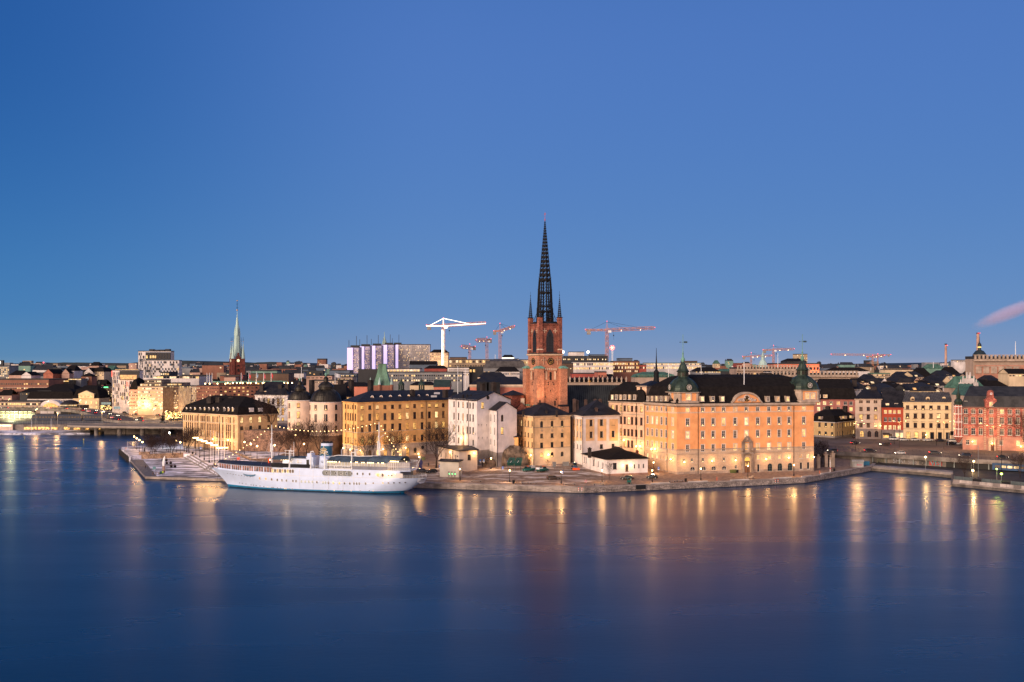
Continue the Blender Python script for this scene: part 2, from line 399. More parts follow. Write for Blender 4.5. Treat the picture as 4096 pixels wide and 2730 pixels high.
 def dormer(s,px,Y,yt,yb,w=1.2,mt=None,style='cross',ch='0',roofm=None,arch=False,frame=None):
  """dormer window in the roof: front at photo x px, depth Y"""
  d=(s.c[1]-s.c[0]).normalized();rz=math.atan2(d.y,d.x);x=wx(px,Y);z0,z1=wz(yb,Y),wz(yt,Y);h=z1-z0
  inn=Vector((-d.y,d.x));c=Vector((x,Y));m=MB(mt or s.wall)
  m.obox(c+inn*1.0,d,w+.3,2.0,z0-.15,z1+.1);m.m(roofm or ROOF)
  if arch:
   pts=[(math.cos(math.pi*k/6)*(w/2+.22),math.sin(math.pi*k/6)*(w/2))for k in range(7)]
   m.grid([[(*(c+d*a-inn*.12),z1+.08+b)for a,b in pts],[(*(c+d*a+inn*2.2),z1+.08+b)for a,b in pts]],False)
   m.m(mt or s.wall);m.poly([(*(c+d*a-inn*.06),z1+.08+b)for a,b in pts])
  else:m.obox(c+inn*1.0,d,w+.5,2.3,z1+.101,z1+.25)
  o=m.build('dormer',s.root);fm,pm=win_mesh(w,h,style,frame or s.frame,pick(ch));q=c-inn*.06
  wo=put(fm,'window',o,Vector((q.x,q.y,z0))-wloc(o)-Vector((0,0,0)),rz)
  put(pm,'pane',o,Vector((q.x,q.y,z0))-wloc(o),rz);return o
def ground_mat(name,dark,snow,amt,sc=.22,rough=.85):
 m=bpy.data.materials.new(name);m.use_nodes=True;t=m.node_tree;b=t.nodes['Principled BSDF'];b.inputs['Roughness'].default_value=rough;b.inputs['Specular IOR Level'].default_value=.25
 c=N(t,'ShaderNodeTexCoord');mp=N(t,'ShaderNodeMapping');mp.inputs['Scale'].default_value=(.45,1,1);mp.inputs['Rotation'].default_value=(0,0,.25);t.links.new(c.outputs['Object'],mp.inputs[0])
 n1=N(t,'ShaderNodeTexNoise');n1 .inputs['Scale'].default_value=sc;n1 .inputs['Detail'].default_value=9;n1 .inputs['Roughness'].default_value=.62;n1 .inputs['Distortion'].default_value=.6;t.links.new(mp.outputs[0],n1 .inputs['Vector'])
 n2=N(t,'ShaderNodeTexNoise');n2 .inputs['Scale'].default_value=1.7;n2 .inputs['Detail'].default_value=4;t.links.new(mp.outputs[0],n2 .inputs['Vector'])
 d=mix(t,mrange(t,n2 .outputs[0],.3,.7,0,1),tuple(x*.55 for x in dark),tuple(x*1.5 for x in dark))
 t.links.new(mix(t,mrange(t,n1 .outputs[0],amt,amt+.16,0,1),d,snow),b.inputs['Base Color']);return m
SNOWY=ground_mat('patchy_snow_asphalt',(.22,.145,.105),(.66,.56,.51),.49)
PAVE=ground_mat('paving_with_frost',(.22,.145,.11),(.48,.38,.33),.58)
SNOWP=ground_mat('trodden_snow',(.14,.13,.15),(.78,.76,.88),.42)
ASPH=mat('asphalt',(.13,.095,.08),rough=.7,var=.3,scale=.1,fine=1.2)
QSTONE=bricks('quay_granite',(.24,.21,.2),(.33,.29,.27),(.1,.09,.09),1,.85,2.6,.55)
QCONC=mat('quay_concrete',(.34,.28,.25),rough=.85,var=.35,scale=.25,fine=1.5)
wm=bpy.data.materials.new('water');wm.use_nodes=True;t=wm.node_tree;b=t.nodes['Principled BSDF']
b.inputs['Base Color'].default_value=(.0,.026,.08,1);b.inputs['IOR'].default_value=1.30;b.inputs['Specular Tint'].default_value=(.54,.92,1,1);b.inputs['Specular IOR Level'].default_value=.5
c=N(t,'ShaderNodeTexCoord');mp=N(t,'ShaderNodeMapping');mp.inputs['Scale'].default_value=(.012,.05,1);t.links.new(c.outputs['Object'],mp.inputs[0])
n1=N(t,'ShaderNodeTexNoise');n1 .inputs['Scale'].default_value=1;n1 .inputs['Detail'].default_value=4;t.links.new(mp.outputs[0],n1 .inputs['Vector'])
t.links.new(mrange(t,n1 .outputs[0],.3,.7,.255,.315),b.inputs['Roughness'])
mp2=N(t,'ShaderNodeMapping');mp2 .inputs['Scale'].default_value=(.55,1.3,1);t.links.new(c.outputs['Object'],mp2 .inputs[0])
n2=N(t,'ShaderNodeTexNoise');n2 .inputs['Scale'].default_value=.8;n2 .inputs['Detail'].default_value=3;t.links.new(mp2 .outputs[0],n2 .inputs['Vector'])
bn=N(t,'ShaderNodeBump');bn.inputs['Strength'].default_value=.07;bn.inputs['Distance'].default_value=.25;t.links.new(n2 .outputs[0],bn.inputs['Height']);t.links.new(bn.outputs[0],b.inputs['Normal'])
m=MB(wm);m.poly([(-2500,-200,0),(2500,-200,0),(2500,1200,0),(-2500,1200,0)]);structure(m.build('water'))
QL=[(909,366),(1640,347),(2339,333),(2940,351),(3216,361),(3487,403)]
QP=[Vector((-143.5,446)),Vector((-107.4,367.5))]+[V2(*q)for q in QL]
def Yq(x):
 for a,b in zip(QP,QP[1:]):
  if a.x<=x<=b.x:return a.y+(b.y-a.y)*(x-a.x)/(b.x-a.x)
 return QP[0].y if x<QP[0].x else QP[-1].y
def gz(x,y):
 k=min(1,max(0,(-95-x)/12));base=2.2+.7*k;d=y-Yq(x)
 return base+min(1.7-.9*k,max(0,d-12)*.04)
def GP(px,py):
 """ground point of the island seen at a photo pixel"""
 z=2.5
 for _ in range(12):
  p=G(px,py,z);z=gz(p.x,p.y)
 return Vector((p.x,p.y,z))
xs=sorted(set([QP[0].x+i*(QP[-1].x-QP[0].x)/60 for i in range(61)]+[q.x for q in QP]));ds=[0,3,6,12,20,30,40,55,75,100]
m=MB(SNOWY)
for d0,d1 in zip(ds,ds[1:]):
 for x0,x1 in zip(xs,xs[1:]):
  m.m(PAVE if(x0>32 or d1>55 or x0<-60)and not(x0<-60 and d0<40)else SNOWP if x0<-40 else SNOWY)
  m.poly([(x,Yq(x)+d,gz(x,Yq(x)+d))for x,d in((x0,d0),(x1,d0),(x1,d1),(x0,d1))])
structure(m.build('island_ground',smooth=False))
def quay(name,pts,zt,mt,cope=.35,capm=None):
 m=MB(mt);n=len(pts)
 P=[Vector(p)for p in pts]
 off=[]
 for i in range(n):
  a,b=P[max(0,i-1)],P[min(n-1,i+1)];d=(b-a).normalized();off.append(Vector((d.y,-d.x)))
 def ln(k,z):return[(p.x+o.x*k,p.y+o.y*k,z)for p,o in zip(P,off)]
 m.grid([ln(.35,-1.5),ln(.35,zt-cope)],False)
 m.m(capm or mat('quay_coping',(.3,.25,.23),var=.25));m.grid([ln(.35,zt-cope),ln(.5,zt-cope),ln(.5,zt+.004),ln(-.9,zt+.006)],False)
 m.m(IRON)
 for z in(.18,):m.grid([ln(.37,-.2),ln(.37,z)],False)
 return structure(m.build(name))
quay('quay_wall',[(QP[1].x+2.2,366.3)]+[(q.x,q.y)for q in QP[3:4]]+[(QP[4].x,QP[4].y)],2.2,QCONC)
quay('quay_wall',[(q.x,q.y)for q in QP[4:]]+[(150,412)],2.2,QSTONE)
ROPE=mat('wet_rope',(.05,.045,.045),var=.1)
def quay_pt(px):
 t=(px-CX)/F
 for a,b in zip(QP[1:],QP[2:]):
  s=(t*a.y-a.x)/((b.x-a.x)-t*(b.y-a.y))
  if-.001<=s<=1.001:
   d=(b-a).normalized();return a+(b-a)*s,d,Vector((d.y,-d.x))
for k,(p0,p1,lab)in enumerate([(1690,2000,'slack mooring chain looped along the pale quay wall just right of the ship'),(2010,2330,'slack chain looped along the quay wall below the green containers'),(2350,2560,'slack chain looped along the granite quay left of the black hatch'),(2600,2930,'slack chain looped along the granite quay below the domed corner turret')]):
 m=MB(ROPE);n=max(2,int((p1-p0)/62));pts=[]
 for j in range(n):
  for q in range(6):
   u=(j+q/6)/n;p,d,o=quay_pt(p0+(p1-p0)*u);pts.append((p.x+o.x*.47,p.y+o.y*.47,1.35-.75*math.sin(math.pi*q/6)))
 m.path(pts,.05,4);tag(m.build('quay_chain'),lab,'chain')
p,d,o=quay_pt(2560);m=MB(mat('black_rubber',(.01,.01,.012),var=0));m.obox(p+o*.6,d,3.6,.3,.7,2.1);tag(m.build('hatch'),'black square hatch plate on the granite quay wall','hatch')
ORANGE=mat('orange_paint',(.75,.10,.02),var=0)
for px,lab in((2322,'ladder between orange striped posts on the quay corner in mid picture'),(3103,'ladder between orange striped posts on the granite quay below the palace')):
 p,d,o=quay_pt(px);r=thing('quay_ladder',lab,'ladder',(p.x,p.y,0));q=p+o*.56
 for s in(-1,1):
  m=MB(ORANGE);c=q+d*s*.55
  for k in range(4):m.m(ORANGE if k%2 else WHITE);m.obox(c,d,.22,.12,.75+k*.32,.75+k*.32+.32)
  m.build('marker_post',r)
 m=MB(STEEL)
 for k in range(6):m.tube((*(q-d*.4),.2+k*.35),(*(q+d*.4),.2+k*.35),.03,n=4)
 m.build('rungs',r)
m=MB(SNOWP);PZ=[(-137.6,374),(-105.2,366.3),(-114.2,380.4),(-148.5,449.7),(-164.8,442.6),(-168,439)]
m.prism([(-137.6,374),(-112.5,368.1),(-116,384),(-148.5,449.7),(-164.8,442.6),(-168,439)],-1.5,1.1)
m.prism([(-112.5,368.1),(-105.2,366.4),(-107.6,369.6),(-116,384)],-1.5,1.096)
structure(m.build('plaza_ground'))
m=MB(mat('grey_deck_boards',(.15,.135,.14),var=.4,scale=1.2))
m.prism([(-137.7,373.9),(-132.8,372.7),(-162.3,438.2),(-168.1,438.9)],1.08,1.106);m.prism([(-132.8,372.7),(-112.5,368),(-113.3,371),(-131.5,376)],1.08,1.108)
structure(m.build('plaza_boardwalk'))
quay('quay_wall',[(-168,439),(-137.6,374)],1.06,mat('dark_timber_quay',(.06,.05,.05),var=.4));quay('quay_wall',[(-137.6,374),(-105,366.2)],1.06,QCONC)
st=MB(mat('step_granite',(.27,.24,.23),var=.25));a0,a1=Vector((-148.5,449.7)),Vector((-113.4,379.5));b0,b1=Vector((-143.5,446)),Vector((-107.0,367.9))
for k in range(5):
 f0,f1=k/5,(k+1)/5;p0,p1=a0 .lerp(b0,f0),a1 .lerp(b1,f0);q0,q1=a0 .lerp(b0,1),a1 .lerp(b1,1)
 st.m(MATS['step_granite']if k%2==0 else SNOWP)
 z=1.1+.36*(k+1);st.prism([p0,p1,q1,q0],.5,z,True,False)
structure(st.build('plaza_steps'))
m=MB(SNOWP);PK=[(-164.8,442.6),(-148.7,449.8),(-143.5,446.2),(-143.5,480),(-150,500),(-175,512),(-186,495),(-190.5,486),(-187.5,478),(-168.2,439.2)]
m.prism(PK,-1.5,2.75);structure(m.build('park_ground'))
WALLST=bricks('park_wall_stone',(.40,.29,.2),(.30,.2,.14),(.12,.08,.06),1,.85,1.4,.5)
m=MB(WALLST);m.obox(Vector((-156.6,446)),(16.2,7.2),17.7,.6,1.1,3.25);tag(m.build('park_wall'),'low pale stone wall between the snowy plaza and the tree-planted park','wall')
r=thing('quay_piles','row of dark timber fender piles along the tip of the promontory','fender piles',(-178,458,0))
for k in range(12):
 f=k/11;x,y=-168.6+f*-19.4,438.6+f*39.2;m=MB(mat('dark_timber',(.04,.033,.03),var=.3));m.obox((x-.4,y-.2),(.45,-.9),.55,.55,-1,2.6+.1*(k%2));m.build('pile',r)
RUB=bricks('rubble_stone',(.32,.2,.14),(.2,.12,.09),(.09,.06,.05),1,.9,1.1,.42)
TER=[V2(974,455),V2(1062,450),V2(1152,447),V2(1300,447),V2(1400,520),V2(1000,540),V2(945,492)]
m=MB(RUB);m.prism(TER,2.5,13.2,False);tag(m.build('retaining_wall'),'tall rubble stone retaining wall between the cream house and the round towers','wall')
m=MB(PAVE);m.prism(inset(TER,.02),12.9,13.204);structure(m.build('terrace_ground'))
r=thing('terrace_railing','black iron railing along the top of the rubble retaining wall','railing',(-110,451,13.2))
m=MB(IRON);pts=[TER[0].lerp(TER[1],k/12)for k in range(13)]+[TER[1].lerp(TER[2],k/12)for k in range(1,13)]
for p in pts:m.tube((p.x,p.y+.5,13.2),(p.x,p.y+.5,14.4),.05,n=4)
m.path([(p.x,p.y+.5,14.35)for p in pts],.05,4);m.path([(p.x,p.y+.5,13.8)for p in pts],.035,4);m.build('railing_bars',r)
m=MB(PAVE);m.prism([(-130,530),(-20,470),(45,440),(95,418),(112,440),(60,520),(-60,560),(-130,560)],2,9.5);structure(m.build('hilltop_ground'))
CREAM=mat('cream_plaster',(.78,.50,.26),var=.13);CREAML=mat('pale_cream_plaster',(.74,.56,.38),var=.08)
YEL=mat('yellow_plaster',(.88,.49,.18),var=.13);WPL=mat('white_plaster',(.80,.72,.69),var=.10);GREYP=mat('grey_plinth',(.36,.31,.28),var=.2)
PEACH=mat('peach_plaster',(.70,.45,.30),var=.13);ORG=mat('orange_plaster',(.84,.37,.15),var=.11);ORGW=mat('light_orange_plaster',(.75,.36,.16),var=.07)
SAND=bricks('banded_sandstone',(.52,.38,.27),(.49,.35,.245),(.36,.25,.17),1,.85,3.5,.62,.25)
FRW=mat('white_window_frame',(.62,.56,.5),var=0);FRD=mat('dark_window_frame',(.06,.05,.045),var=0);FRB=mat('brown_window_frame',(.12,.05,.03),var=0)
n0=Bld('cream_house','long cream house with black mansard roof and small arched dormers at the left end',[V2(732,480),V2(951,453),V2(1110,467),(-143.8,494)],3.0,20.1,CREAM)
Z2=lambda*a:[zx(2,v)for v in a]
cl=Z2(105,129,155,178,200,229,252,297,315,333,368,388,408,432,456,480,503,545,587,608,629,672)
n0 .wins(0,cl,[(zy(2,1074),3.0),(zy(2,1158),3.0),(zy(2,1236),2.9),(zy(2,1330),2.2),(zy(2,1380),2.4)],zx(2,333),w=.95,prob=.16,frame=FRB,pat=['0dd0dddd0d0d10101c11c1','10000dd0dd0d000d00d00d','ddd0dd','','     0   00   '])
n0 .wins(1,Z2(763,865,968,1070),[(zy(2,1088),2.9,'arch',1.5),(zy(2,1178),1.7,'cross',1.5)],zx(2,763),prob=.5,frame=FRD,pat=['111d','d00d'])
n0 .walls([(4.1,GREYP)]);n0 .cornice(h=.5,proud=.45,mt=CREAML)
for z in(7.8,16.0):n0 .band(0,z,.25,.1,CREAML)
n0 .band(1,12.1,.2,.1,CREAML)
for px in Z2(268,352,512):n0 .pipe(0,px)
n0 .pipe(1,zx(2,740));n0 .roof('mansard',4.6,.5,ROOFT,.2,low=(1.3,3.5))
for k,x in enumerate((133,180,228,288,338,388,438,488,562,610,658)):
 px=zx(2,x);f=n0 .s_of(0,px);p=n0 .pt(0,f);n0 .dormer(px,p.y+.1,zy(2,952),zy(2,980)+(x-300)*.008,.95,WPL,'plain','101d1d10d11'[k],ROOFT,True)
for x in(865,968):
 px=zx(2,x);p=n0 .pt(1,n0 .s_of(1,px));c=Vector((p.x,p.y))
 m=MB(WPL);z=wz(zy(2,1000),p.y);m.obox(c+Vector((-.2,.8)),n0 .c[2]-n0 .c[1],2.3,1.6,z,z+2.1);o=m.build('dormer',n0 .root);fm,pm=win_mesh(1.7,2.0,'arch',WHITE,LIT[0]);d=n0 .c[2]-n0 .c[1]
 for q in(fm,pm):put(q,'window' if q is fm else 'pane',o,Vector((c.x,c.y-.1,z+.1)),math.atan2(d.y,d.x))
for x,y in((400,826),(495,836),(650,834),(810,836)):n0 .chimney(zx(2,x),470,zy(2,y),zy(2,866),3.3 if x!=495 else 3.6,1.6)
n1=Bld('white_house','white house with black roof standing behind the bare tree and the round towers',[V2(1020,512),V2(1150,506),V2(1184,530),V2(1030,540)],12.8,wz(zy(2,800),510),WPL)
n1 .wins(0,Z2(960,1014,1066,1120,1176,1229),[(zy(2,880),3.7),(zy(2,985),3.6),(zy(2,1075),1.7)],zx(2,1120),w=1.5,prob=.4,frame=FRB,pat=['001011','  0011','   011'])
n1 .walls([(14.6,GREYP)]);n1 .cornice(h=.45,mt=WPL);n1 .band(0,wz(zy(2,915),510),.25,.12,WPL);n1 .roof('hip',6.5,.6,ROOF,.28)
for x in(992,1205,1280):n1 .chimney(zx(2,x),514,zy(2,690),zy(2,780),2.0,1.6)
for x,c in((1030,'1'),(1083,'d'),(1138,'1'),(1190,'d')):n1 .dormer(zx(2,x),512.5,zy(2,757),zy(2,780),1.0,WPL,'plain',c)
n1b=Bld('white_house','narrow taller white house with flat black roof just left of the left round tower',[V2(zx(2,1255),520),V2(zx(2,1390),520),V2(zx(2,1390),536),V2(zx(2,1255),536)],12.8,wz(zy(2,752),520),WPL)
n1b.walls();n1b.roof('hip',3.5,.5,ROOF,.3)
r=thing('flagpole','white flagpole without flag above the left round tower','flagpole',(*V2(zx(2,1442),525),26));m=MB(WHITE);m.tube((wx(zx(2,1442),525),525,26),(wx(zx(2,1442),525),525,wz(zy(2,490),525)),.16,.1);m.ball((wx(zx(2,1442),525),525,wz(zy(2,488),525)),.25);m.build('pole',r)
def round_tower(label,px,Y,rr,ye,k,wins,zb):
 c=V2(px,Y);ze=wz(ye,Y-rr);r=thing('round_tower',label,'tower',(c.x,c.y,zb),'round palace towers')
 m=MB(mat('warm_white_plaster',(.84,.62,.47),var=.08));m.lathe([(rr,zb),(rr,ze)],(c.x,c.y,0),40,cap=False);m.build('wall',r,True)
 m=MB(mat('tower_base_stone',(.2,.125,.085),var=.3,fine=1.2));m.lathe([(rr+1.0,2.5),(rr+.12,zb-.2),(rr+.05,zb)],(c.x,c.y,0),40);m.build('plinth',r,True)
 m=MB(WPL);m.lathe([(rr,ze-.5),(rr+.35,ze-.2),(rr+.35,ze)],(c.x,c.y,0),40,cap=False);m.build('cornice',r)
 m=MB(COPPERB);n=40
 prof=[(1.06,0),(1.06,.12),(.97,.6),(.93,1.6),(.88,2.6),(.80,3.6),(.67,4.5),(.52,5.1),(.44,5.35),(.44,6.2),(.5,6.3),(.49,6.5),(.45,7.1),(.37,7.8),(.26,8.35),(.15,8.7),(.15,10.0),(.17,10.1),(.11,10.6),(.05,11.0)]
 m.lathe([(a*rr,ze+b*k)for a,b in prof],(c.x,c.y,0),n);o=m.build('dome',r,False)
 s=MB(COPPERB)
 for j in range(n):
  if j%2:continue
  a=6.2832*j/n;pts=[(c.x+(q*rr+.05)*math.cos(a),c.y+(q*rr+.05)*math.sin(a),ze+z*k)for q,z in prof[2:9]];s.path(pts,.06,3)
 s.build('seam',o)
 s=MB(VERD);s.ball((c.x,c.y,ze+11.9*k),.62*k);s.tube((c.x,c.y,ze+10.8*k),(c.x,c.y,ze+11.5*k),.3,.25);s.tube((c.x,c.y,ze+12.3*k),(c.x,c.y,ze+13.6*k),.09,.05);s.build('finial',r)
 for(wxp,wy,w,h,ch)in wins:
  tx=(wxp-px)*Y/F/rr;tx=max(-.97,min(.97,tx));a=math.asin(tx);q=Vector((c.x+(rr+.02)*math.sin(a),c.y-(rr+.02)*math.cos(a)))
  z=wz(wy,q.y);fm,pm=win_mesh(w,h,'cross',FRD,pick(ch));o=put(fm,'window',r,Vector((q.x,q.y,z-h/2))-r.location,a);put(pm,'pane',o)
  s=MB(WPL);
 return r
L_=[(zx(2,x),zy(2,y),w,h,c)for x,y,w,h,c in((1325,920,1.2,2.1,'0'),(1436,918,1.3,2.1,'1'),(1325,1027,1.2,2.9,'d'),(1436,1027,1.4,2.9,'1'),(1325,1135,1.2,1.7,'d'),(1436,1133,1.4,1.7,'1'))]
R_=[(zx(2,x),zy(2,y),w,h,c)for x,y,w,h,c in((1555,943,1.2,2.2,'0'),(1636,943,1.3,2.2,'c'),(1753,943,1.35,2.2,'c'),(1858,940,1.2,2.2,'0'),(1555,1060,1.2,3.0,'0'),(1636,1062,1.3,3.1,'0'),(1753,1060,1.35,3.0,'0'),(1858,1056,1.2,3.0,'0'),(1555,1195,1.2,3.0,'0'),(1753,1195,1.35,3.1,'0'),(1858,1190,1.2,3.0,'d'))]
round_tower('left round white tower with brown copper dome, slimmer and set further back',zx(2,1425),455,5.5,zy(2,862),.80,L_,12.6)
round_tower('right round white tower with brown copper dome, broader and closer to the quay',zx(2,1722),434,6.95,zy(2,882),1.0,R_,12.4)
np_=Bld('palace_wing','dark-roofed palace wing between the right round tower and the yellow house',[V2(1290,446),V2(zx(2,1960),432),V2(zx(2,2060),470),V2(1290,480)],3,wz(zy(2,885),440),WPL)
np_.walls([(12,MATS['tower_base_stone'])]);np_.roof('hip',7.5,.4,ROOFT,.2)
np_.dormer(zx(2,1972),434,zy(2,826),zy(2,850),1.6,mat('lit_dormer_plaster',(.5,.3,.15)),'arch','1')
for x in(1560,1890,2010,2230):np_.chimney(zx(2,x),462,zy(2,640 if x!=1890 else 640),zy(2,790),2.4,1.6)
n2=Bld('yellow_house','long yellow ochre house with small oval dormers and lamps along the ground floor',[V2(1371,425),V2(1429,412),V2(1793,442),V2(1760,470)],3.2,27.5,YEL)
Z3=lambda*a:[zx(3,v)for v in a]
cf=Z3(283,370,457,543,629,714,798,882,967,1050,1131,1209)
n2 .wins(1,cf,[(zy(3,932),1.7),(zy(3,1040),2.9),(zy(3,1163),3.0),(zy(3,1300),2.6)],zx(3,714),w=1.55,frame=FRB,pat=['101d0d1d1110','10100110d01d','d0cdc0110d11','1111111d0d00'])
n2 .wins(1,Z3(284,372,464,549,636,720,803),[(zy(3,1462),4.2,'arch',1.7)],zx(3,720),frame=FRD,pat=['1d11111'],wall=GREYP)
n2 .wins(1,Z3(887,),[(zy(3,1432),2.4,'arch',1.6)],zx(3,887),frame=FRD,pat=['0'],wall=GREYP);n2 .wins(1,Z3(970,),[(zy(3,1398),1.6,'round',1.6)],zx(3,970),frame=FRD,pat=['0'])
n2 .wins(0,Z3(92,120,147,174,203),[(zy(3,935),1.7),(zy(3,1048),3.0),(zy(3,1180),3.2),(zy(3,1320),2.4),(zy(3,1462),3.4)],zx(3,147),w=1.5,frame=FRB,pat=['0d1d0','0dd0d','0d1d0','1d111',' d 0 '])
zp=wz(1787,412);n2 .walls([(zp,GREYP)]);n2 .cornice(h=.55,mt=YEL)
for z in(zp,wz(1733,412)):n2 .band(1,z,.25,.12,CREAML);n2 .band(0,z,.25,.12,CREAML)
n2 .pipe(1,zx(3,413));n2 .pipe(1,zx(3,1010));n2 .pipe(0,zx(3,100));n2 .pipe(0,zx(3,185))
n2 .root['category']='building'
m=MB(ROOFB);o=inset(n2 .c,-.5);rz_=27.6;A,B_,C_,D_=o;e1=V2(zx(3,370),434);e2=V2(zx(3,1330),458);zr=wz(zy(3,748),440)
m.poly([(*B_,rz_),(*C_,rz_),(*e2,zr),(*e1,zr)]);m.poly([(*A,rz_),(*B_,rz_),(*e1,zr)]);m.poly([(*D_,rz_),(*A,rz_),(*e1,zr),(*e2,zr)]);m.poly([(*C_,rz_),(*D_,rz_),(*e2,zr)])
m.m(ROOF);m.grid([[(p.x,p.y,rz_-.15)for p in inset(n2 .c,.1)],[(p.x,p.y,rz_-.15)for p in o],[(p.x,p.y,rz_)for p in o]]);m.build('roof',n2 .root)
for k,x in enumerate((398,500,605,710,812,926,1024)):
 px=zx(3,x);p=n2 .pt(1,n2 .s_of(1,px));Y=p.y+6;z=wz(zy(3,832-k*3),Y);m=MB(ROOF);rr=.95
 oval=[(math.cos(6.2832*j/14)*rr*.75,math.sin(6.2832*j/14)*rr)for j in range(14)]
 X=wx(px,Y);m.grid([[(X+a,Y-.5,z+b)for a,b in oval],[(X+a*.9,Y+3.5,z+b+.6)for a,b in oval]]);m.m(WPL);m.grid([[(X+a,Y-.5,z+b)for a,b in oval],[(X+a*.75,Y-.52,z+b*.8)for a,b in oval]])
 o=m.build('dormer',n2 .root);m=MB(LIT[2]if k==4 else mat('brown_glass',(.3,.2,.14),rough=.2,var=0));m.poly([(X+a*.75,Y-.5,z+b*.8)for a,b in oval]);m.build('pane',o)  # plain brown pane colour
for x,y in((855,750),(1230,752)):n2 .chimney(zx(3,x),436,zy(3,y),zy(3,800),2.6,1.4)
for x,y in((1135,783),(1100,818)):
 Y=438;m=MB(mat('skylight_glass',(.45,.42,.42),rough=.15,var=0));p=P3(zx(3,x),zy(3,y),Y);m.poly([(p.x-1.3,p.y-.9,p.z-.32),(p.x+1.3,p.y-.7,p.z-.32),(p.x+1.3,p.y+.5,p.z+.5),(p.x-1.3,p.y+.3,p.z+.5)]);m.build('skylight',n2 .root)
n3=Bld('white_gabled_house','white house with big plain gable, iron wall ties and a small gabled wing',[V2(1794,414),V2(1907.7,390),V2(2043,404),V2(1935,428)],3.4,29.2,WPL)
n3 .wins(0,Z3(1273,1328,1380,1431,1479,1511,1546),[(zy(3,912),2.3),(zy(3,1050),2.7),(zy(3,1192),2.7),(zy(3,1325),2.2)],zx(3,1431),w=1.35,frame=FRD,pat=['100100d','1d01000','110100c','1000  0'])
n3 .wins(1,Z3(1656,),[(zy(3,920),2.5)],zx(3,1656),w=1.5,frame=FRD,pat=['1'])
n3 .walls([(wz(1803,390),GREYP)])
zr=wz(1570,396);a,b=n3 .c[1],n3 .c[2];ap=(a+b)/2;cc=(n3 .c[0]+n3 .c[3])/2
m=MB(WPL);m.poly([(*a,29.2),(*b,29.2),(*ap,zr)]);m.poly([(*n3 .c[3],29.2),(*n3 .c[0],29.2),(*cc,zr)]);m.build('gable',n3 .root)
dv=(ap-cc).normalized()*.5;m=MB(ROOF);ov=Vector((a.x-b.x,a.y-b.y)).normalized()*.5
for(p,q)in((n3 .c[0],a),(n3 .c[3],b)):
 s_=ov if p is n3 .c[0]else-ov
 lo0,lo1,hi0,hi1=p+s_,q+s_+dv,cc,ap+dv
 m.poly([(*lo0,29.0),(*lo1,29.0),(*hi1,zr+.3),(*hi0,zr+.3)]);m.poly([(*lo0,28.75),(*lo1,28.75),(*hi1,zr+.05),(*hi0,zr+.05)]);m.poly([(*lo1,28.75),(*lo1,29.0),(*hi1,zr+.3),(*hi1,zr+.05)]);m.poly([(*lo0,28.75),(*lo1,28.75),(*lo1,29),(*lo0,29)])
m.build('roof',n3 .root)
p=n3 .pt(1,n3 .s_of(1,zx(3,1716)));fm,pm=win_mesh(1.7,1.7,'round',FRD,DARK);d_=b-a;o=put(fm,'window',n3 .root,Vector((p.x,p.y-.06,wz(zy(3,830),p.y)-.85))-n3 .L,math.atan2(d_.y,d_.x));put(pm,'pane',o)
for x in(1355,1497):n3 .pipe(0,zx(3,x))
n3 .pipe(1,zx(3,1975),wz(zy(3,960),400))
for(i,xs_,y)in((1,(1608,1642,1700),1145),(1,(1608,1650,1706),1290),(0,(1297,1335,1370,1405,1440,1470),1110),(0,(1297,1345,1385,1400,1445,1480,1575),1245)):
 for x in xs_:
  px=zx(3,x);p=n3 .pt(i,n3 .s_of(i,px));a_,b_=n3 .edge(i);d_=(b_-a_).normalized();q=p+Vector((d_.y,-d_.x))*.06;z=wz(zy(3,y),q.y);m=MB(IRON);m.tube((*q,z-.45),(*q,z+.45),.06,n=4);m.tube((*(q-d_*.2),z+.2),(*(q+d_*.2),z+.2),.05,n=4);m.build('wall_tie',n3 .root)
for x in(1432,1478,1524):n3 .chimney(zx(3,x),404,zy(3,806),zy(3,822),.7,.7,ROOF)
for x,y0 in((1655,680),(1780,665)):n3 .chimney(zx(3,x),422,zy(3,y0),zy(3,790),2.3,1.6)
p=n3 .pt(0,n3 .s_of(0,zx(3,1436)));m=MB(STONE);z=wz(zy(3,1385),p.y);a_,b_=n3 .edge(0);d_=(b_-a_).normalized();m.obox(p+Vector((d_.y,-d_.x))*.2,d_,1.5,.4,z,z+4.4);m.obox(p+Vector((d_.y,-d_.x))*.3,d_,2.0,.6,z+4.401,z+4.8);m.obox(p+Vector((d_.y,-d_.x))*.2,d_,.8,.3,z+4.801,z+6.0);m.build('niche',n3 .root)
q=p+Vector((d_.y,-d_.x))*.9;m=MB(BULB);m.ball((q.x,q.y,z+3.4),.25);o=m.build('wall_lamp',n3 .root);lamp_light(o,(q.x+d_.y*.6,q.y-d_.x*.6,z+3.4),420)
n4=Bld('gabled_wing','smaller white gabled wing projecting from the white gabled house',[V2(1955,396),V2(1986.6,385),V2(2067,392),V2(2040,403)],3.4,25.6,WPL)
n4 .wins(0,Z3(1748,1790),[(zy(3,1065),2.6),(zy(3,1210),2.5),(zy(3,1340),2.1)],zx(3,1790),w=1.2,frame=FRD,pat=['00','1d','0c'])
n4 .wins(1,Z3(1880,),[(zy(3,1065),2.7,'arch',1.4),(zy(3,1208),2.7,'cross',1.4)],zx(3,1880),frame=FRD,pat=['0','1'])
n4 .walls([(wz(1811,386),GREYP)]);n4 .roof('gable',2.6,.5,ROOF,0,axis=0)
o=n4 .root.children
a,b=n4 .c[1],n4 .c[2];ap=(a+b)/2
for ch in[c for c in n4 .root.children if c.name.split('.')[0]in('roof','gable')]:bpy.data.objects.remove(ch)
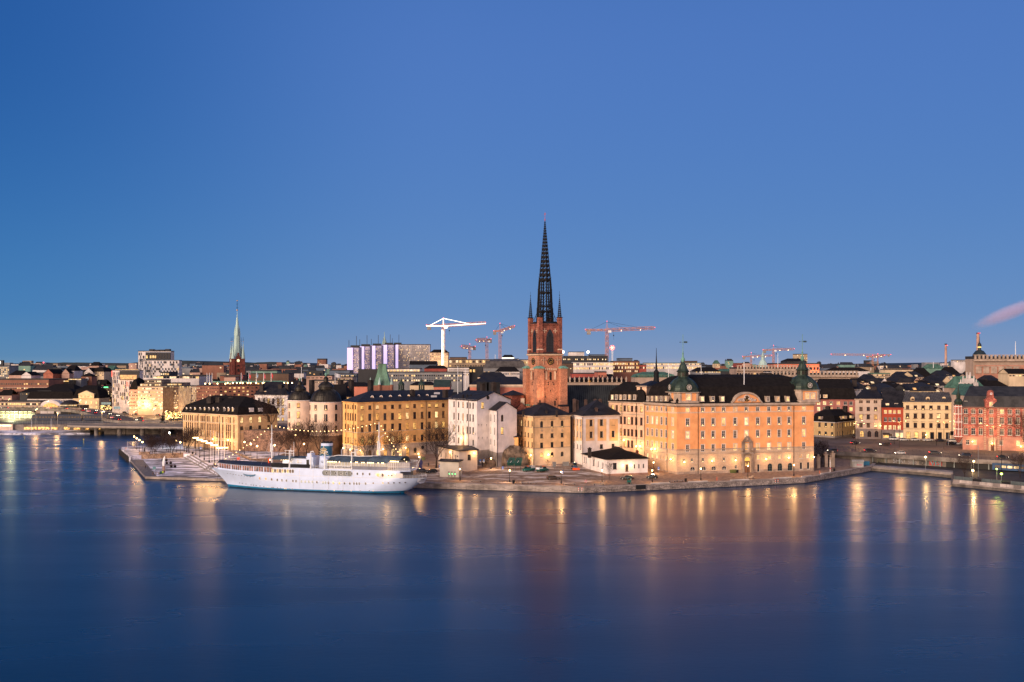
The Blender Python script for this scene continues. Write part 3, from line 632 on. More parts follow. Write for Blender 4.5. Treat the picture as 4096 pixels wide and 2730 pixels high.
zr=wz(1612,388);bk=(n4 .c[0]+n4 .c[3])/2;m=MB(WPL);m.poly([(*a,25.6),(*b,25.6),(*ap,zr)]);m.build('gable',n4 .root)
m=MB(ROOF);dv=(ap-bk).normalized()*.4;ov=(a-b).normalized()*.45
for p,q,s_ in((n4 .c[0],a,1),(n4 .c[3],b,-1)):
 l0,l1=p+ov*s_,q+ov*s_+dv
 m.poly([(*l0,25.35),(*l1,25.35),(*(ap+dv),zr+.25),(*bk,zr+.25)]);m.poly([(*l1,25.15),(*l1,25.35),(*(ap+dv),zr+.25),(*(ap+dv),zr+.05)]);m.poly([(*l0,25.15),(*l1,25.15),(*(ap+dv),zr+.05),(*bk,zr+.05)])
m.build('roof',n4 .root);n4 .pipe(1,zx(3,1822))
n5=Bld('yellow_annex','tiny yellow annex with hipped roof on the rock between white and cream houses',[V2(2037,391),V2(2072,391),V2(2076,398),V2(2040,398)],9,wz(zy(4,1282),391),YEL)
n5 .wins(0,[zx(4,149)],[(zy(4,1340),2.1)],zx(4,149),w=1.1,frame=FRD,pat=['0']);n5 .walls([(wz(zy(4,1402),391),WPL)]);n5 .roof('hip',1.3,.35,ROOF,.4)
def rock(name,label,pts,zb,seed,res=14):
 """weathered granite boulder: pts = (photo x, depth, radius, height)"""
 r2=random.Random(seed);m=MB(mat('granite_rock',(.16,.115,.085),rough=.9,var=.5,scale=.5,fine=2.5,bump=.5))
 for(px,Y,rr,hh)in pts:
  cx=wx(px,Y);ph=[r2 .uniform(0,6.28)for _ in range(6)];rings=[]
  for a in range(res//2+1):
   el=a/(res//2)*math.pi/2;ring=[]
   for j in range(res):
    t_=6.2832*j/res;k=1+.13*math.sin(3*t_+ph[0]+el*2)+.09*math.sin(5*t_+ph[1]-3*el)+.06*math.sin(9*t_+ph[2]+5*el)
    ring.append((cx+rr*k*math.cos(t_)*math.cos(el)**.6,Y+rr*.6*k*math.sin(t_)*math.cos(el)**.6,zb+hh*math.sin(el)*(1+.08*math.sin(4*t_+ph[3]))))
   rings.append(ring)
  m.grid(rings,True,False,True)
 return tag(m.build(name),label,'rock')
rock('bedrock','rounded grey granite bedrock bulging below the yellow annex behind green containers',[(zx('c',1390),389,5.8,8.0),(zx('c',1290),391,4.0,5.6),(zx('c',1480),389,3.2,6.4)],3.0,3)
rock('boulder','small grey boulder at the foot of the white gabled wall',[(zx('c',1060),386,2.8,3.8),(zx('c',1120),386.5,2.0,2.4)],2.9,8)
n6=Bld('low_annex','low flat-roofed plaster annex with dark eaves below the white gabled house',[V2(zx('c',380),397),V2(zx('c',662),374),V2(zx('c',905),378),V2(zx('c',800),396)],3.0,wz(zy('c',352),375),mat('annex_plaster',(.52,.43,.36),var=.1))
n6 .wins(0,[zx('c',x)for x in(420,548,608)],[(zy('c',425),1.9)],zx('c',548),w=.9,frame=FRD,pat=['0d0']);n6 .wins(0,[zx('c',480)],[(zy('c',428),2.9,'plain')],zx('c',480),w=1.,frame=FRD,pat=['0'])
n6 .wins(1,[zx('c',797)],[(zy('c',437),2.1)],zx('c',797),w=1.4,frame=FRD,pat=['0']);n6 .walls();n6 .roof('flat',.25,.6,ROOF);n6 .pipe(0,zx('c',578))
r=n6 .root
for ed,x,y in((1,858,380),(0,548,370)):
 p=n6 .pt(ed,n6 .s_of(ed,zx('c',x)));a_,b_=n6 .edge(ed);d_=(b_-a_).normalized();q=p+Vector((d_.y,-d_.x))*.35;z=wz(zy('c',y),q.y);m=MB(BULB);m.ball((*q,z),.22);o=m.build('wall_lamp',r);lamp_light(o,(q.x+d_.y*.8,q.y-d_.x*.8,z),260)
n7=Bld('cream_corner_house','four-storey cream corner house with round-headed top windows below the brick tower',[V2(2058,404),V2(2133,387),V2(2282,396),V2(2222,412)],3.2,23.1,CREAM)
Z4=lambda*a:[zx(4,v)for v in a]
n7 .wins(1,Z4(476,595,710),[(zy(4,1135),2.8,'arch',1.4),(zy(4,1262),1.7,'cross',1.4),(zy(4,1368),2.1,'cross',1.4),(zy(4,1480),1.9,'arch',1.45)],zx(4,595),frame=FRD,pat=['0cc','d00','000','1c0'],wall=None)
n7 .wins(0,Z4(202,243,286,322,365),[(zy(4,1125),2.7,'arch',1.2),(zy(4,1250),1.8,'cross',1.2),(zy(4,1355),2.1,'cross',1.2),(zy(4,1470),1.9,'arch',1.3)],zx(4,286),frame=FRD,pat=['010dc','00d0d','00000','00011'])
zb=wz(1700+322/3.361,388);n7 .walls([(zb,CREAML)]);n7 .cornice(h=.7,mt=CREAML);zz=wz(zy(4,1172),390)
for z in(zb,zz):n7 .band(1,z,.22,.12,STONE);n7 .band(0,z,.22,.12,STONE)
n7 .pipe(0,zx(4,258));n7 .pipe(1,zx(4,383));n7 .pipe(1,zx(4,803));n7 .roof('hip',4.6,.7,ROOFB,.42)
for x in(478,595,710):
 px=zx(4,x);p=n7 .pt(1,n7 .s_of(1,px));a_,b_=n7 .edge(1);d_=(b_-a_).normalized();q=p+Vector((d_.y,-d_.x))*.05;z=wz(zy(4,1205),q.y);m=MB(STONE)
 m.grid([[(*(q+d_*math.cos(6.2832*j/14)*r_),z+math.sin(6.2832*j/14)*r_)for j in range(14)]for r_ in(.5,.36)],True);m.ball((q.x,q.y,z),.2);m.build('medallion',n7 .root)
 m=MB(STONE);z=wz(zy(4,1078),q.y);m.obox(q+Vector((d_.y,-d_.x))*.12,d_,2.4,.3,z,z+.16);m.build('window_hood',n7 .root)
for x,y in((455,900),(503,903)):n7 .chimney(zx(4,x),400,zy(4,y),zy(4,950),1.5,1.1)
for x,y,c in((530,990,0),(647,985,0),(265,995,0)):n7 .chimney(zx(4,x),391,zy(4,y),zy(4,1015),.7,.6)
n8=Bld('pilaster_house','cream house with white pilasters and framed panels right of the corner house',[V2(2284,402),V2(2331,387.6),V2(2484,397),V2(2440,416)],3.2,23.1,WPL)
n8 .wins(1,Z4(1040,1158,1291),[(zy(4,1115),2.5),(zy(4,1250),2.5),(zy(4,1388),1.7)],zx(4,1158),w=1.5,frame=FRD,pat=['000','000',' 00'])
n8 .wins(0,Z4(845,882,920),[(zy(4,1110),2.4),(zy(4,1245),2.4),(zy(4,1385),1.8)],zx(4,882),w=1.3,frame=FRD,pat=['000','000','000'])
for i,xs_ in((1,((978,1077),(1111,1213),(1246,1345))),(0,((832,858),(868,897),(906,936)))):
 for x0,x1 in xs_:
  f0,f1=n8 .s_of(i,zx(4,x0)),n8 .s_of(i,zx(4,x1));a_,b_=n8 .edge(i);L=(b_-a_).length;z0,z1=(wz(zy(4,1318),n8 .pt(i,(f0+f1)/2).y),wz(zy(4,1075),n8 .pt(i,(f0+f1)/2).y))
  hs=[h for h in n8 .holes[i]if h[2]>z0 and h[3]<z1 and f0*L<(h[0]+h[1])/2<f1*L];m=MB(CREAM);d_=(b_-a_)/L;out=Vector((d_.y,-d_.x))*.03
  us=sorted([f0*L,f1*L]+([hs[0][0],hs[0][1]]if hs else[]));vs=sorted([z0,z1]+[v for h in hs for v in h[2:]])
  for u0,u1 in zip(us,us[1:]):
   for v0,v1 in zip(vs,vs[1:]):
    if any(h[0]<=(u0+u1)/2<=h[1]and h[2]<=(v0+v1)/2<=h[3]for h in hs):continue
    m.poly([(*(a_+d_*u+out),v)for u,v in((u0,v0),(u1,v0),(u1,v1),(u0,v1))])
  for(u0,u1,v0,v1)in((f0*L,f1*L,z0-.15,z0),):m.obox(a_+d_*(u0+u1)/2+out*2,d_,u1-u0,.12,v0,v1)
  m.build('wall_panel',n8 .root)
n8 .walls();n8 .cornice(h=.6,mt=WPL);n8 .pipe(1,zx(4,938));n8 .pipe(0,zx(4,818));n8 .roof('hip',5.6,.7,ROOFB,.45)
for x,y,y1,w,Y in((848,857,960,1.4,400),(880,870,960,.9,401),(978,863,930,1.1,404),(1086,858,900,1.1,406),(1142,858,925,1.6,406),(1098,955,1020,1.1,393)):n8 .chimney(zx(4,x),Y,zy(4,y),zy(4,y1),w,1.0,mat('brown_chimney',(.09,.055,.045),var=.3))
n9=Bld('low_pavilion','low white L-shaped pavilion with dark hipped roof in front of the pilaster house',[V2(zx('d',303),384),V2(zx('d',630),361),V2(zx('d',1180),366),V2(zx('d',1010),388)],2.4,wz(zy('d',470),361),WPL)
n9 .wins(0,[zx('d',x)for x in(325,350,456,514,574)],[(zy('d',475),2.2,None,.9)],zx('d',350),w=.9,frame=FRD,pat=['000  ']);n9 .wins(0,[zx('d',x)for x in(456,514,574)],[(zy('d',528),2.0)],zx('d',514),w=.9,frame=FRD,pat=['000'])
n9 .wins(1,[zx('d',738)],[(zy('d',555),2.3)],zx('d',738),w=1.5,frame=FRD,pat=['0']);n9 .wins(1,[zx('d',x)for x in(1001,1062,1123)],[(zy('d',557),1.6,'arch')],zx('d',1062),w=.55,frame=FRD,pat=['000'])
n9 .wins(1,[zx('d',900)],[(zy('d',580),2.6,'plain')],zx('d',900),w=1.2,frame=FRB,pat=['d'],name='door')
n9 .walls([(3.4,mat('pink_granite_plinth',(.35,.2,.15),var=.3))]);n9 .roof('hip',2.7,.6,ROOFT,.3)
n9 .chimney(zx('d',398),371,zy('d',322),zy('d',400),1.2,1.0);n9 .chimney(zx('d',1037),376,zy('d',357),zy('d',400),.8,.8,mat('red_brick_chimney',(.2,.06,.04)))
m=MB(ROOFT);m.tube(P3(zx('d',930),zy('d',382),376),P3(zx('d',980),zy('d',382),376),.5,n=10);m.build('roof_vent',n9 .root)
for x in(848,960):
 p=n9 .pt(1,n9 .s_of(1,zx('d',x)));q=p+Vector((0,-.4));z=wz(zy('d',545),q.y);m=MB(BULB);m.ball((*q,z),.2);o=m.build('wall_lamp',n9 .root);lamp_light(o,(q.x,q.y-.7,z),70)
n9b=Bld('gable_shed','small white gabled shed behind the low pavilion',[V2(zx('d',610),383),V2(zx('d',745),377),V2(zx('d',920),383),V2(zx('d',800),392)],3,wz(zy('d',385),380),WPL)
n9b.walls();n9b.roof('hip',2.2,.5,ROOF,.3)
BRK=bricks('red_church_brick',(.50,.21,.12),(.36,.145,.085),(.4,.24,.16),1,.9,.5,.17,.55)
BRKU=bricks('upper_church_brick',(.33,.10,.062),(.24,.07,.045),(.26,.14,.11),1,.9,.5,.17)
C0=V2(2156,411);e1=Vector((math.cos(R(24)),math.sin(R(24))));e2=Vector((-e1 .y,e1 .x));TS=10.6
TC=C0+(e1+e2)*TS/2
ch=thing('church','old brick church with tall black openwork iron spire, tower clocks and dark nave roof','church',(TC.x,TC.y,9))
def sq(half,c=None):c=c or TC;return[c-e1*half-e2*half,c+e1*half-e2*half,c+e1*half+e2*half,c-e1*half+e2*half]
zt=lambda y:wz(1240+y/3.5625,411)
m=MB(BRK);m.prism(sq(TS/2),9,zt(650));m.build('tower_wall',ch)
m=MB(BRKU);m.prism(sq(4.75),zt(625),zt(196));m.build('belfry_wall',ch)
PLST=mat('pale_cornice',(.62,.46,.33),var=.12)
m=MB(PLST);m.grid([[(*p,z)for p in sq(h)]for h,z in((TS/2,zt(655)),(TS/2+.5,zt(645)),(TS/2+.55,zt(628)))],True,False,True);m.m(ROOF);m.grid([[(*p,z)for p in sq(h)]for h,z in((TS/2+.6,zt(627)),(4.8,zt(608)))],True,True);m.build('cornice',ch)
for k,(sx_,sy_)in enumerate(((-1,-1),(1,-1),(1,1),(-1,1))):
 c=TC+e1*sx_*(TS/2+.1)+e2*sy_*(TS/2+.1);m=MB(BRK);q=[c-e1*1.6-e2*1.6,c+e1*1.6-e2*1.6,c+e1*1.6+e2*1.6,c-e1*1.6+e2*1.6]
 m.prism(q,9,zt(838));m.prism(inset(q,-.45),9,zt(1380));o=m.build('buttress',ch)
 g=MB(VERD);o1=inset(q,-.25);g.grid([[(*p,zt(838))for p in o1],[(*p,zt(826))for p in o1],[(*(p+(c-p)*.55),zt(800))for p in o1]],True,True,True);g.build('copper_cap',o)
 g=MB(VERD if k!=1 else ROOF);o2=inset(q,-.6);g.grid([[(*p,zt(1382))for p in o2],[(*p,zt(1355))for p in q]],True,True);g.build('copper_ledge',o)
 c=TC+e1*sx_*4.55+e2*sy_*4.55;q=[c-e1*.85-e2*.85,c+e1*.85-e2*.85,c+e1*.85+e2*.85,c-e1*.85+e2*.85]
 m=MB(BRKU);m.prism(q,zt(618),zt(105));m.prism(inset(q,-.22),zt(618),zt(572));m.m(PLST);m.grid([[(*p,z)for p in inset(q,d)]for d,z in((-.28,zt(572)),(0,zt(556)))]);o=m.build('corner_turret',ch)
 m=MB(IRON);m.prism(inset(q,-.2),zt(105),zt(98));zb,z9=zt(98),zt(98)+9.0
 for lv in range(11):
  f0,f1=lv/11,(lv+1)/11;r0,r1=.85*(1-f0)+.06,.85*(1-f1)+.06;za,zc=zb+(z9-zb)*f0,zb+(z9-zb)*f1
  for j in range(6):
   a0,a1=1.0472*j,1.0472*(j+1);P=lambda a,r,z:(c.x+r*math.cos(a),c.y+r*math.sin(a),z);a,b_,d_,e_=P(a0,r0,za),P(a1,r0,za),P(a1,r1,zc),P(a0,r1,zc)
   A,B_,D_,E_=map(Vector,(a,b_,d_,e_));mb_,mr,mt_,ml=(A+B_)/2,(B_+D_)/2,(D_+E_)/2,(E_+A)/2;ins=.62;cc=(A+D_)/2
   pts=[cc+(x-cc)*ins for x in(mb_,mr,mt_,ml)]
   m.poly([A,mb_,pts[0],pts[3],ml]);m.poly([B_,mr,pts[1],pts[0],mb_]);m.poly([D_,mt_,pts[2],pts[1],mr]);m.poly([E_,ml,pts[3],pts[2],mt_])
 m.tube((c.x,c.y,z9-.3),(c.x,c.y,z9+1.9),.06,n=4);m.ball((c.x,c.y,z9+.2),.22,6,4);o2=m.build('pinnacle',o)
GOLD=mat('gilt',(.85,.5,.12),rough=.3,metal=.7,var=0);BLK=mat('clock_black',(.008,.008,.01),rough=.4,var=0);TRAC=mat('dark_tracery',(.02,.024,.035),rough=.4,var=0)
for(o_,u,out)in((TC-e2*1,e1,-e2),(TC-e1*1,-e2,-e1)):
 fc=TC+out*4.78;fl=TC+out*(TS/2+.02)
 def at(s,z,k=0.,base=None):p=(base or fc)+u*s+out*k;return(p.x,p.y,z)
 gp=[(-1.75,zt(603)),(1.75,zt(603)),(1.75,zt(400)),(1.55,zt(350)),(1.1,zt(315)),(.45,zt(288)),(0,zt(278)),(-.45,zt(288)),(-1.1,zt(315)),(-1.55,zt(350)),(-1.75,zt(400))]
 m=MB(BRKU);m.grid([[at(s*1.09,zt(603)+(z-zt(603))*1.03,.14)for s,z in gp],[at(s,z,.1)for s,z in gp],[at(s,z,.03)for s,z in gp]]);w=m.build('belfry_window',ch)
 m=MB(TRAC);m.poly([at(s,z,.02)for s,z in gp]);m.m(IRON)
 for s in(-1.05,-.35,.35,1.05):m.tube(at(s,zt(603),.06),at(s,zt(360)if abs(s)<.5 else zt(390),.06),.07,n=4)
 for y in(430,470,510,555):m.tube(at(-1.7,zt(y),.06),at(1.7,zt(y),.06),.05,n=4)
 for s,t_ in((-1.4,.2),(1.4,-.2),(-.7,.9),(.7,-.9)):m.tube(at(s,zt(405),.06),at(t_,zt(320),.06),.06,n=4)
 m.build('louvres',w)
 for s in(-2.45,2.45):
  m=MB(PLST);z=zt(297)
  m.tube(at(s,z-.8,.03),at(s,z+.8,.03),.13,n=4);m.tube(at(s-.75,z,.03),at(s+.75,z,.03),.13,n=4)
  for a,b_ in((0,.75),(0,-.75),(.7,0),(-.7,0)):m.ball(at(s+a,z+b_,.03),.22,6,3)
  m.build('plaster_cross',ch)
 for s in(-3.2,3.2):
  m=MB(mat('faded_plaster',(.42,.25,.17),var=.2));z=zt(715)
  m.tube(at(s,z-2,.03,fl),at(s,z+1.0,.03,fl),.24,n=4);m.tube(at(s-.95,z,.03,fl),at(s+.95,z,.03,fl),.24,n=4)
  for a,b_ in((0,.95),(.85,0),(-.85,0)):m.ball(at(s+a,z+b_,.03,fl),.38,6,3)
  m.build('plaster_cross',ch)
 cz=zt(735);m=MB(BLK);rr=1.45
 m.grid([[at(math.cos(6.2832*j/28)*r_,cz+math.sin(6.2832*j/28)*r_,k,fl)for j in range(28)]for r_,k in((rr,0),(rr,.25),(rr*.92,.25),(rr*.88,.12))],True,False,True);cl=m.build('clock',ch)
 m=MB(GOLD)
 for j in range(12):
  a=6.2832*j/12;p0,p1=at(math.cos(a)*.82,cz+math.sin(a)*.82,.16,fl),at(math.cos(a)*1.16,cz+math.sin(a)*1.16,.16,fl);m.tube(p0,p1,.075,n=4)
  if j%3:b_=a+.1;m.tube(at(math.cos(b_)*.84,cz+math.sin(b_)*.84,.16,fl),at(math.cos(b_)*1.14,cz+math.sin(b_)*1.14,.16,fl),.05,n=4)
 m.build('numerals',cl);m=MB(GOLD)
 m.tube(at(0,cz,.2,fl),at(-.45,cz-1.0,.2,fl),.07,.04,4);m.tube(at(0,cz,.2,fl),at(.7,cz-.18,.2,fl),.09,.05,4);m.build('hands',cl)
 for s in(-2.9,-1.75,-.6,.6,1.75,2.9):
  m=MB(PLST);p=fl+u*s*.85+out*.12;m.obox(p,u,.5,.5,zt(862),zt(835));m.build('corbel',ch)
 for s,w_,z0,z1,mt_ in((0,1.05,1002,885,BLK),(-2.0,.62,1000,880,PLST),(2.0,.62,1000,880,PLST)):
  m=MB(mt_);r_=w_/2;zz0,zz1=zt(z0),zt(z1);m.poly([at(s+x,zz0+z,.03,fl)for x,z in arch_pts(w_,zz1-zz0)]);m.m(BRK if mt_ is BLK else mt_)
  m.grid([[at(s+x*k,zz0+z*(1+(k-1)*.2),d_,fl)for x,z in arch_pts(w_,zz1-zz0)]for k,d_ in((1.0,.03),(1.0,.14),(1.28,.14),(1.3,0))]);m.build('niche' if mt_ is PLST else 'slit_window',ch)
 for s,y in((-1.1,1036),(1.1,1036),(-1.0,1066),(1.5,1066),(0,1155),(-2.8,885),(2.7,888),(-2.4,1240),(2.6,1280)):
  m=MB(BLK);p=fl+u*s+out*.02;m.obox(p,u,.4,.06,zt(y)-.3,zt(y)+.3);m.build('putlog_hole',ch)
 m=MB(BRKU)
 for s in range(-7,8):m.obox(fc+u*s*.52+out*.1,u,.3,.3,zt(218),zt(204))
 m.obox(fc+out*.15,u,8.2,.4,zt(204),zt(194));m.build('parapet_frieze',ch)
m=MB(ROOF);m.grid([[(*p,z)for p in sq(h)]for h,z in((4.85,zt(194)),(3.6,zt(160)))],True,False,True);m.build('belfry_roof',ch)
zs=lambda y:wz(830+y/3.1375,415)
def octo(r,z,k=8,rot=.2):return[Vector((TC.x+r*math.cos(rot+6.28318*j/k),TC.y+r*math.sin(rot+6.28318*j/k),z))for j in range(k)]
m=MB(IRON);tiers=[(3.45,zs(1442)),(3.35,zs(1300)),(3.1,zs(1236)),(2.85,zs(1062)),(2.45,zs(905))]
for(r0,z0),(r1,z1)in zip(tiers,tiers[1:]):
 a,b_=octo(r0,z0),octo(r1,z1)
 for j in range(8):
  n_=(j+1)%8;m.tube(a[j],b_[j],.30,.27,5);m.tube(b_[j],b_[n_],.2,n=4);dirv=(a[n_]-a[j])
  m.tube(b_[j],b_[j]+(b_[j]-Vector((TC.x,TC.y,b_[j].z))).normalized()*.35+Vector((0,0,1.5)),.14,.02,4)
  p0,p1=(a[j]+a[n_])/2,(b_[j]+b_[n_])/2;m.tube(p0,p1,.10,n=4)
  if z1-z0>2:
   q=int((z1-z0)/1.05)
   for k in range(q):
    f0,f1=k/q,(k+1)/q;L0,L1,R0,R1=a[j].lerp(b_[j],f0),a[j].lerp(b_[j],f1),a[n_].lerp(b_[n_],f0),a[n_].lerp(b_[n_],f1);M0,M1=p0 .lerp(p1,f0),p0 .lerp(p1,f1)
    for s,t_ in((L0,M1),(M0,L1),(R0,M1),(M0,R1)):m.tube(s,t_,.055,n=3)
   t0=a[j].lerp(b_[j],.78);t1=a[n_].lerp(b_[n_],.78);m.poly([t0,a[j].lerp(b_[j],1),p1]);m.poly([t1,p1,b_[n_]])
for j in range(8):
 pass
for sx_,sy_ in((-1,-1),(1,-1),(1,1),(-1,1)):
 tcn=TC+e1*sx_*4.3+e2*sy_*4.3
 for k in range(5):
  f=k/5;z=zs(1430)+(zs(1240)-zs(1430))*f**1.8;z2=zs(1430)+(zs(1240)-zs(1430))*((k+1)/5)**1.8
  p=Vector((*tcn.lerp(TC,f*.55),z));q=Vector((*tcn.lerp(TC,(k+1)/5*.55),z2));m.tube(p,q,.12,n=4);m.tube(p,(p.x,p.y,zs(1440)),.06,n=3);m.tube((p.x,p.y,zs(1440)),q,.05,n=3)
m.build('spire_base',ch)
m=MB(IRON);NL=18;zb,z9=zs(905),zs(160);lv=[0]
for k in range(NL):lv.append(lv[-1]+(1-k/NL*.72))
lv=[v/lv[-1]for v in lv]
for k in range(NL):
 f0,f1=lv[k],lv[k+1];r0,r1=2.4*(1-f0)+.14,2.4*(1-f1)+.14;a,b_=octo(r0,zb+(z9-zb)*f0),octo(r1,zb+(z9-zb)*f1)
 for j in range(8):
  n_=(j+1)%8;A,B_,D_,E_=a[j],a[n_],b_[n_],b_[j];mb_,mr,mt_,ml=(A+B_)/2,(B_+D_)/2,(D_+E_)/2,(E_+A)/2;c=(A+D_)/2
  pts=[c+(x-c)*kk for x,kk in((mb_,.92),(mr,.80),(mt_,.92),(ml,.80))]
  m.poly([A,mb_,pts[0],pts[3],ml]);m.poly([B_,mr,pts[1],pts[0],mb_]);m.poly([D_,mt_,pts[2],pts[1],mr]);m.poly([E_,ml,pts[3],pts[2],mt_])
  m.tube(A,E_,.09*(1-f0)+.03,n=4)
  o_=(A-Vector((TC.x,TC.y,A.z))).normalized();m.tube(A,A+o_*(.32-.12*f0)+Vector((0,0,.22)),.12,.03,4)
m.build('spire',ch)
m=MB(mat('red_vane',(.45,.08,.06),var=0));x,y=TC.x,TC.y;m.tube((x,y,z9-.5),(x,y,zs(48)),.11,.06,5);m.ball((x,y,zs(145)),.3,6,4);m.tube((x-.3,y,zs(72)),(x+.4,y,zs(66)),.17,.1,4);m.tube((x-.3,y,zs(78)),(x+.3,y,zs(78)),.08,n=4);m.build('weather_vane',ch)
nv=[V2(2225,424),V2(2520,424),V2(2540,448),V2(2225,448)];m=MB(BRK);m.prism(nv,8,20);m.build('nave_wall',ch)
NR=seams('nave_copper',(.028,.03,.03),rough=.6,gap=.9,metal=.1)
m=MB(NR);z0,z1=20,wz(1541,436);o=inset(nv,-.5);m.poly([(*o[0],z0),(*o[1],z0),(wx(2510,436),436,z1),(wx(2215,436),436,z1)]);m.poly([(*o[2],z0),(*o[3],z0),(wx(2215,436),436,z1),(wx(2510,436),436,z1)]);m.poly([(*o[1],z0),(*o[2],z0),(wx(2510,436),436,z1)]);m.build('nave_roof',ch)
GLD=glow('gilt_cross',(.9,.55,.2),.25,base=(.8,.5,.15))
m=MB(GOLD);x=wx(zx(4,1018),436);m.tube((x,436,z1-.2),(x,436,z1+2.6),.13,n=4);m.tube((x-.7,436,z1+1.6),(x+.7,436,z1+1.6),.12,n=4);m.build('gilt_cross',ch)
for k,(px,Y,label)in enumerate(()):pass
for px,Y,z,e in((2160,404,28.6,5200),(2220,404,28.4,6500),(2110,412,25,3500)):
 m=MB(IRON);x=wx(px,Y);m.box(x-.3,x+.3,Y-.2,Y+.2,z-2,z);o=m.build('floodlight',ch);lamp_light(o,(x,Y,z+.5),e*.2,(1,.56,.30),.5,(.05+(2180-px)*.004,1,.75))
cb=Bld('brick_chapel','low red brick chapel with dark polygonal roof at the left foot of the church tower',[V2(zx(3,1890),416),V2(zx(3,1990),412),V2(zx(3,2120),416),V2(zx(3,2120),428),V2(zx(3,1890),428)],9,wz(zy(3,805),414),bricks('chapel_brick',(.36,.10,.06),(.26,.07,.045),(.25,.13,.1)))
cb.walls();cb.roof('pyramid',1.9,.4,ROOF)
m=MB(PLST);m.box(wx(zx(3,2090),411),wx(zx(3,2132),411),411,412.4,12,wz(zy(3,840),411));m.build('buttress',cb.root)
g=Bld('chapel_gable','small red gabled chapel roof right below the church tower at its left',[V2(zx(3,2035),408),V2(zx(3,2165),408),V2(zx(3,2165),414),V2(zx(3,2035),414)],9,wz(zy(3,975),409),MATS['chapel_brick']);g.walls();g.roof('gable',3.2,.3,mat('dark_red_roof',(.08,.025,.02),var=.3),0,axis=1)
p0=Bld('peach_wing','pale peach court wing with black mansard and tapering dormers joined to the orange palace',[V2(2435,402),V2(2580,385),V2(2610,400),V2(2470,420)],3.0,28.4,PEACH)
Z5=lambda*a:[zx(5,v)for v in a]
p0 .wins(0,Z4(1283,1330,1380,1421,1464,1505,1553,1611),[(zy(4,955),2.3),(zy(4,1092),3.0),(zy(4,1228),2.7),(zy(4,1357),2.9)],zx(4,1464),w=1.4,frame=FRB,pat=['1d1010d1','0 001000','1110000d'[:8],'111100 1'])
p0 .walls([(wz(zy(4,1400),395),PEACH)]);p0 .cornice(h=.6,mt=STONE);p0 .band(0,wz(zy(4,1020),395),.3,.12,STONE);p0 .band(0,wz(zy(4,1290),395),.3,.12,STONE)
p0 .pipe(0,zx(4,1393));p0 .pipe(0,zx(4,1558));p0 .roof('mansard',3.6,.4,ROOFT,.3,low=(1.0,4.0));
def tdormer(b,i,px,yt,yb,ch,w=1.5):
 """dormer leaning with the mansard"""
 p=b.pt(i,b.s_of(i,px));a_,b_=b.edge(i);d=(b_-a_).normalized();out=Vector((d.y,-d.x));z0,z1=wz(yb,p.y),wz(yt,p.y);rz=math.atan2(d.y,d.x)
 m=MB(STONE);m.obox(p+out*-.35,d,w+.5,1.6,z0-.2,z1+.25);m.m(ROOFT);m.obox(p+out*-.3,d,w+.8,2.0,z1+.251,z1+.4);o=m.build('dormer',b.root);fm,pm=win_mesh(w,z1-z0,'cross',FRW,pick(ch));q=p+out*.52
 for nm,me in(('window',fm),('pane',pm)):put(me,nm,o,Vector((q.x,q.y,z0)),rz)
for x,c in((1290,'1'),(1337,'d'),(1386,'1'),(1433,'d'),(1487,'1'),(1543,'d')):tdormer(p0,0,zx(4,x),zy(4,800),zy(4,852),c,1.1)
tw=Bld('square_tower_block','square peach stair block with flat parapet rising behind the orange palace',[V2(zx(4,1560),391),V2(zx(4,1670),388),V2(zx(4,1910),402),V2(zx(4,1800),409)],20,wz(zy(4,695),392),PEACH)
tw.wins(0,[zx(4,1608)],[(zy(4,722),1.3),(zy(4,840),1.7)],zx(4,1608),w=1.0,frame=FRB,pat=['0','0']);tw.walls();tw.cornice(h=.5,mt=STONE);tw.roof('hip',1.8,.2,ROOFB,.4)
op=Bld('orange_palace','large orange palace with two copper-domed corner turrets and curved clock gable on the quay',[V2(2580,385),V2(2707,367),V2(3255,382),(123,414),(62,404)],2.0,28.6,ORG,'palace',frame=FRW)
fr_cols=Z5(145,318,437,555,687,815,945,1072,1190,1303,1470)
op.wins(1,fr_cols,[(zy(5,966),1.75,'grid'),(zy(5,1103),2.9,'grid'),(zy(5,1246),2.8,'grid'),(zy(5,1394),2.6,'grid')],zx(5,815),w=1.4,pat=['1ccc1c00cc1','cccc11ccccc'.replace('cccc11','ccc1c1'),'1 1cc'[:1]+'1cccd1ccdc1'[1:],'d000111111 '.replace(' ','0')])
op.wins(1,Z5(100,195,320,442,560,690),[(zy(5,1532),1.5,'cross')],zx(5,690),w=1.05,pat=['ccc1cd'],wall=SAND)
op.wins(1,Z5(952,1080,1193,1308,1437,1517),[(zy(5,1505),1.7,'cross')],zx(5,1193),w=1.3,pat=['111111'],wall=SAND)
Ze=lambda*a:[zx('e',v)for v in a]
op.wins(1,Ze(-98,-60+110,187,327),[(zy('e',752),1.55,'arch')],zx('e',187),w=2.0,pat=['0000'],wall=SAND)
op.wins(1,Ze(484,),[(zy('e',737),1.4)],zx('e',484),w=1.0,pat=['0'],wall=SAND);op.wins(1,Ze(787,),[(zy('e',750),2.9,'plain')],zx('e',787),w=1.0,pat=['0'],name='door')
op.wins(1,Ze(942,1076,1212),[(zy('e',736),2.9,'arch')],zx('e',1076),w=2.05,pat=['000'],frame=mat('teal_door_frame',(.1,.16,.16),var=0),wall=SAND);op.wins(1,Ze(1361,1457),[(zy('e',720),2.7,'plain')],zx('e',1361),w=1.1,pat=['00'])
op.wins(0,Z4(1683,1735,1787,1841,1894,1970),[(zy(4,968),2.0,'grid'),(zy(4,1096),2.9,'grid'),(zy(4,1238),2.8,'grid'),(zy(4,1378),2.6,'grid'),(zy(4,1508),1.6,'cross')],zx(4,1841),w=1.3,pat=['01dd01','011001'[:6],'0d0001','0d1000','111111'])
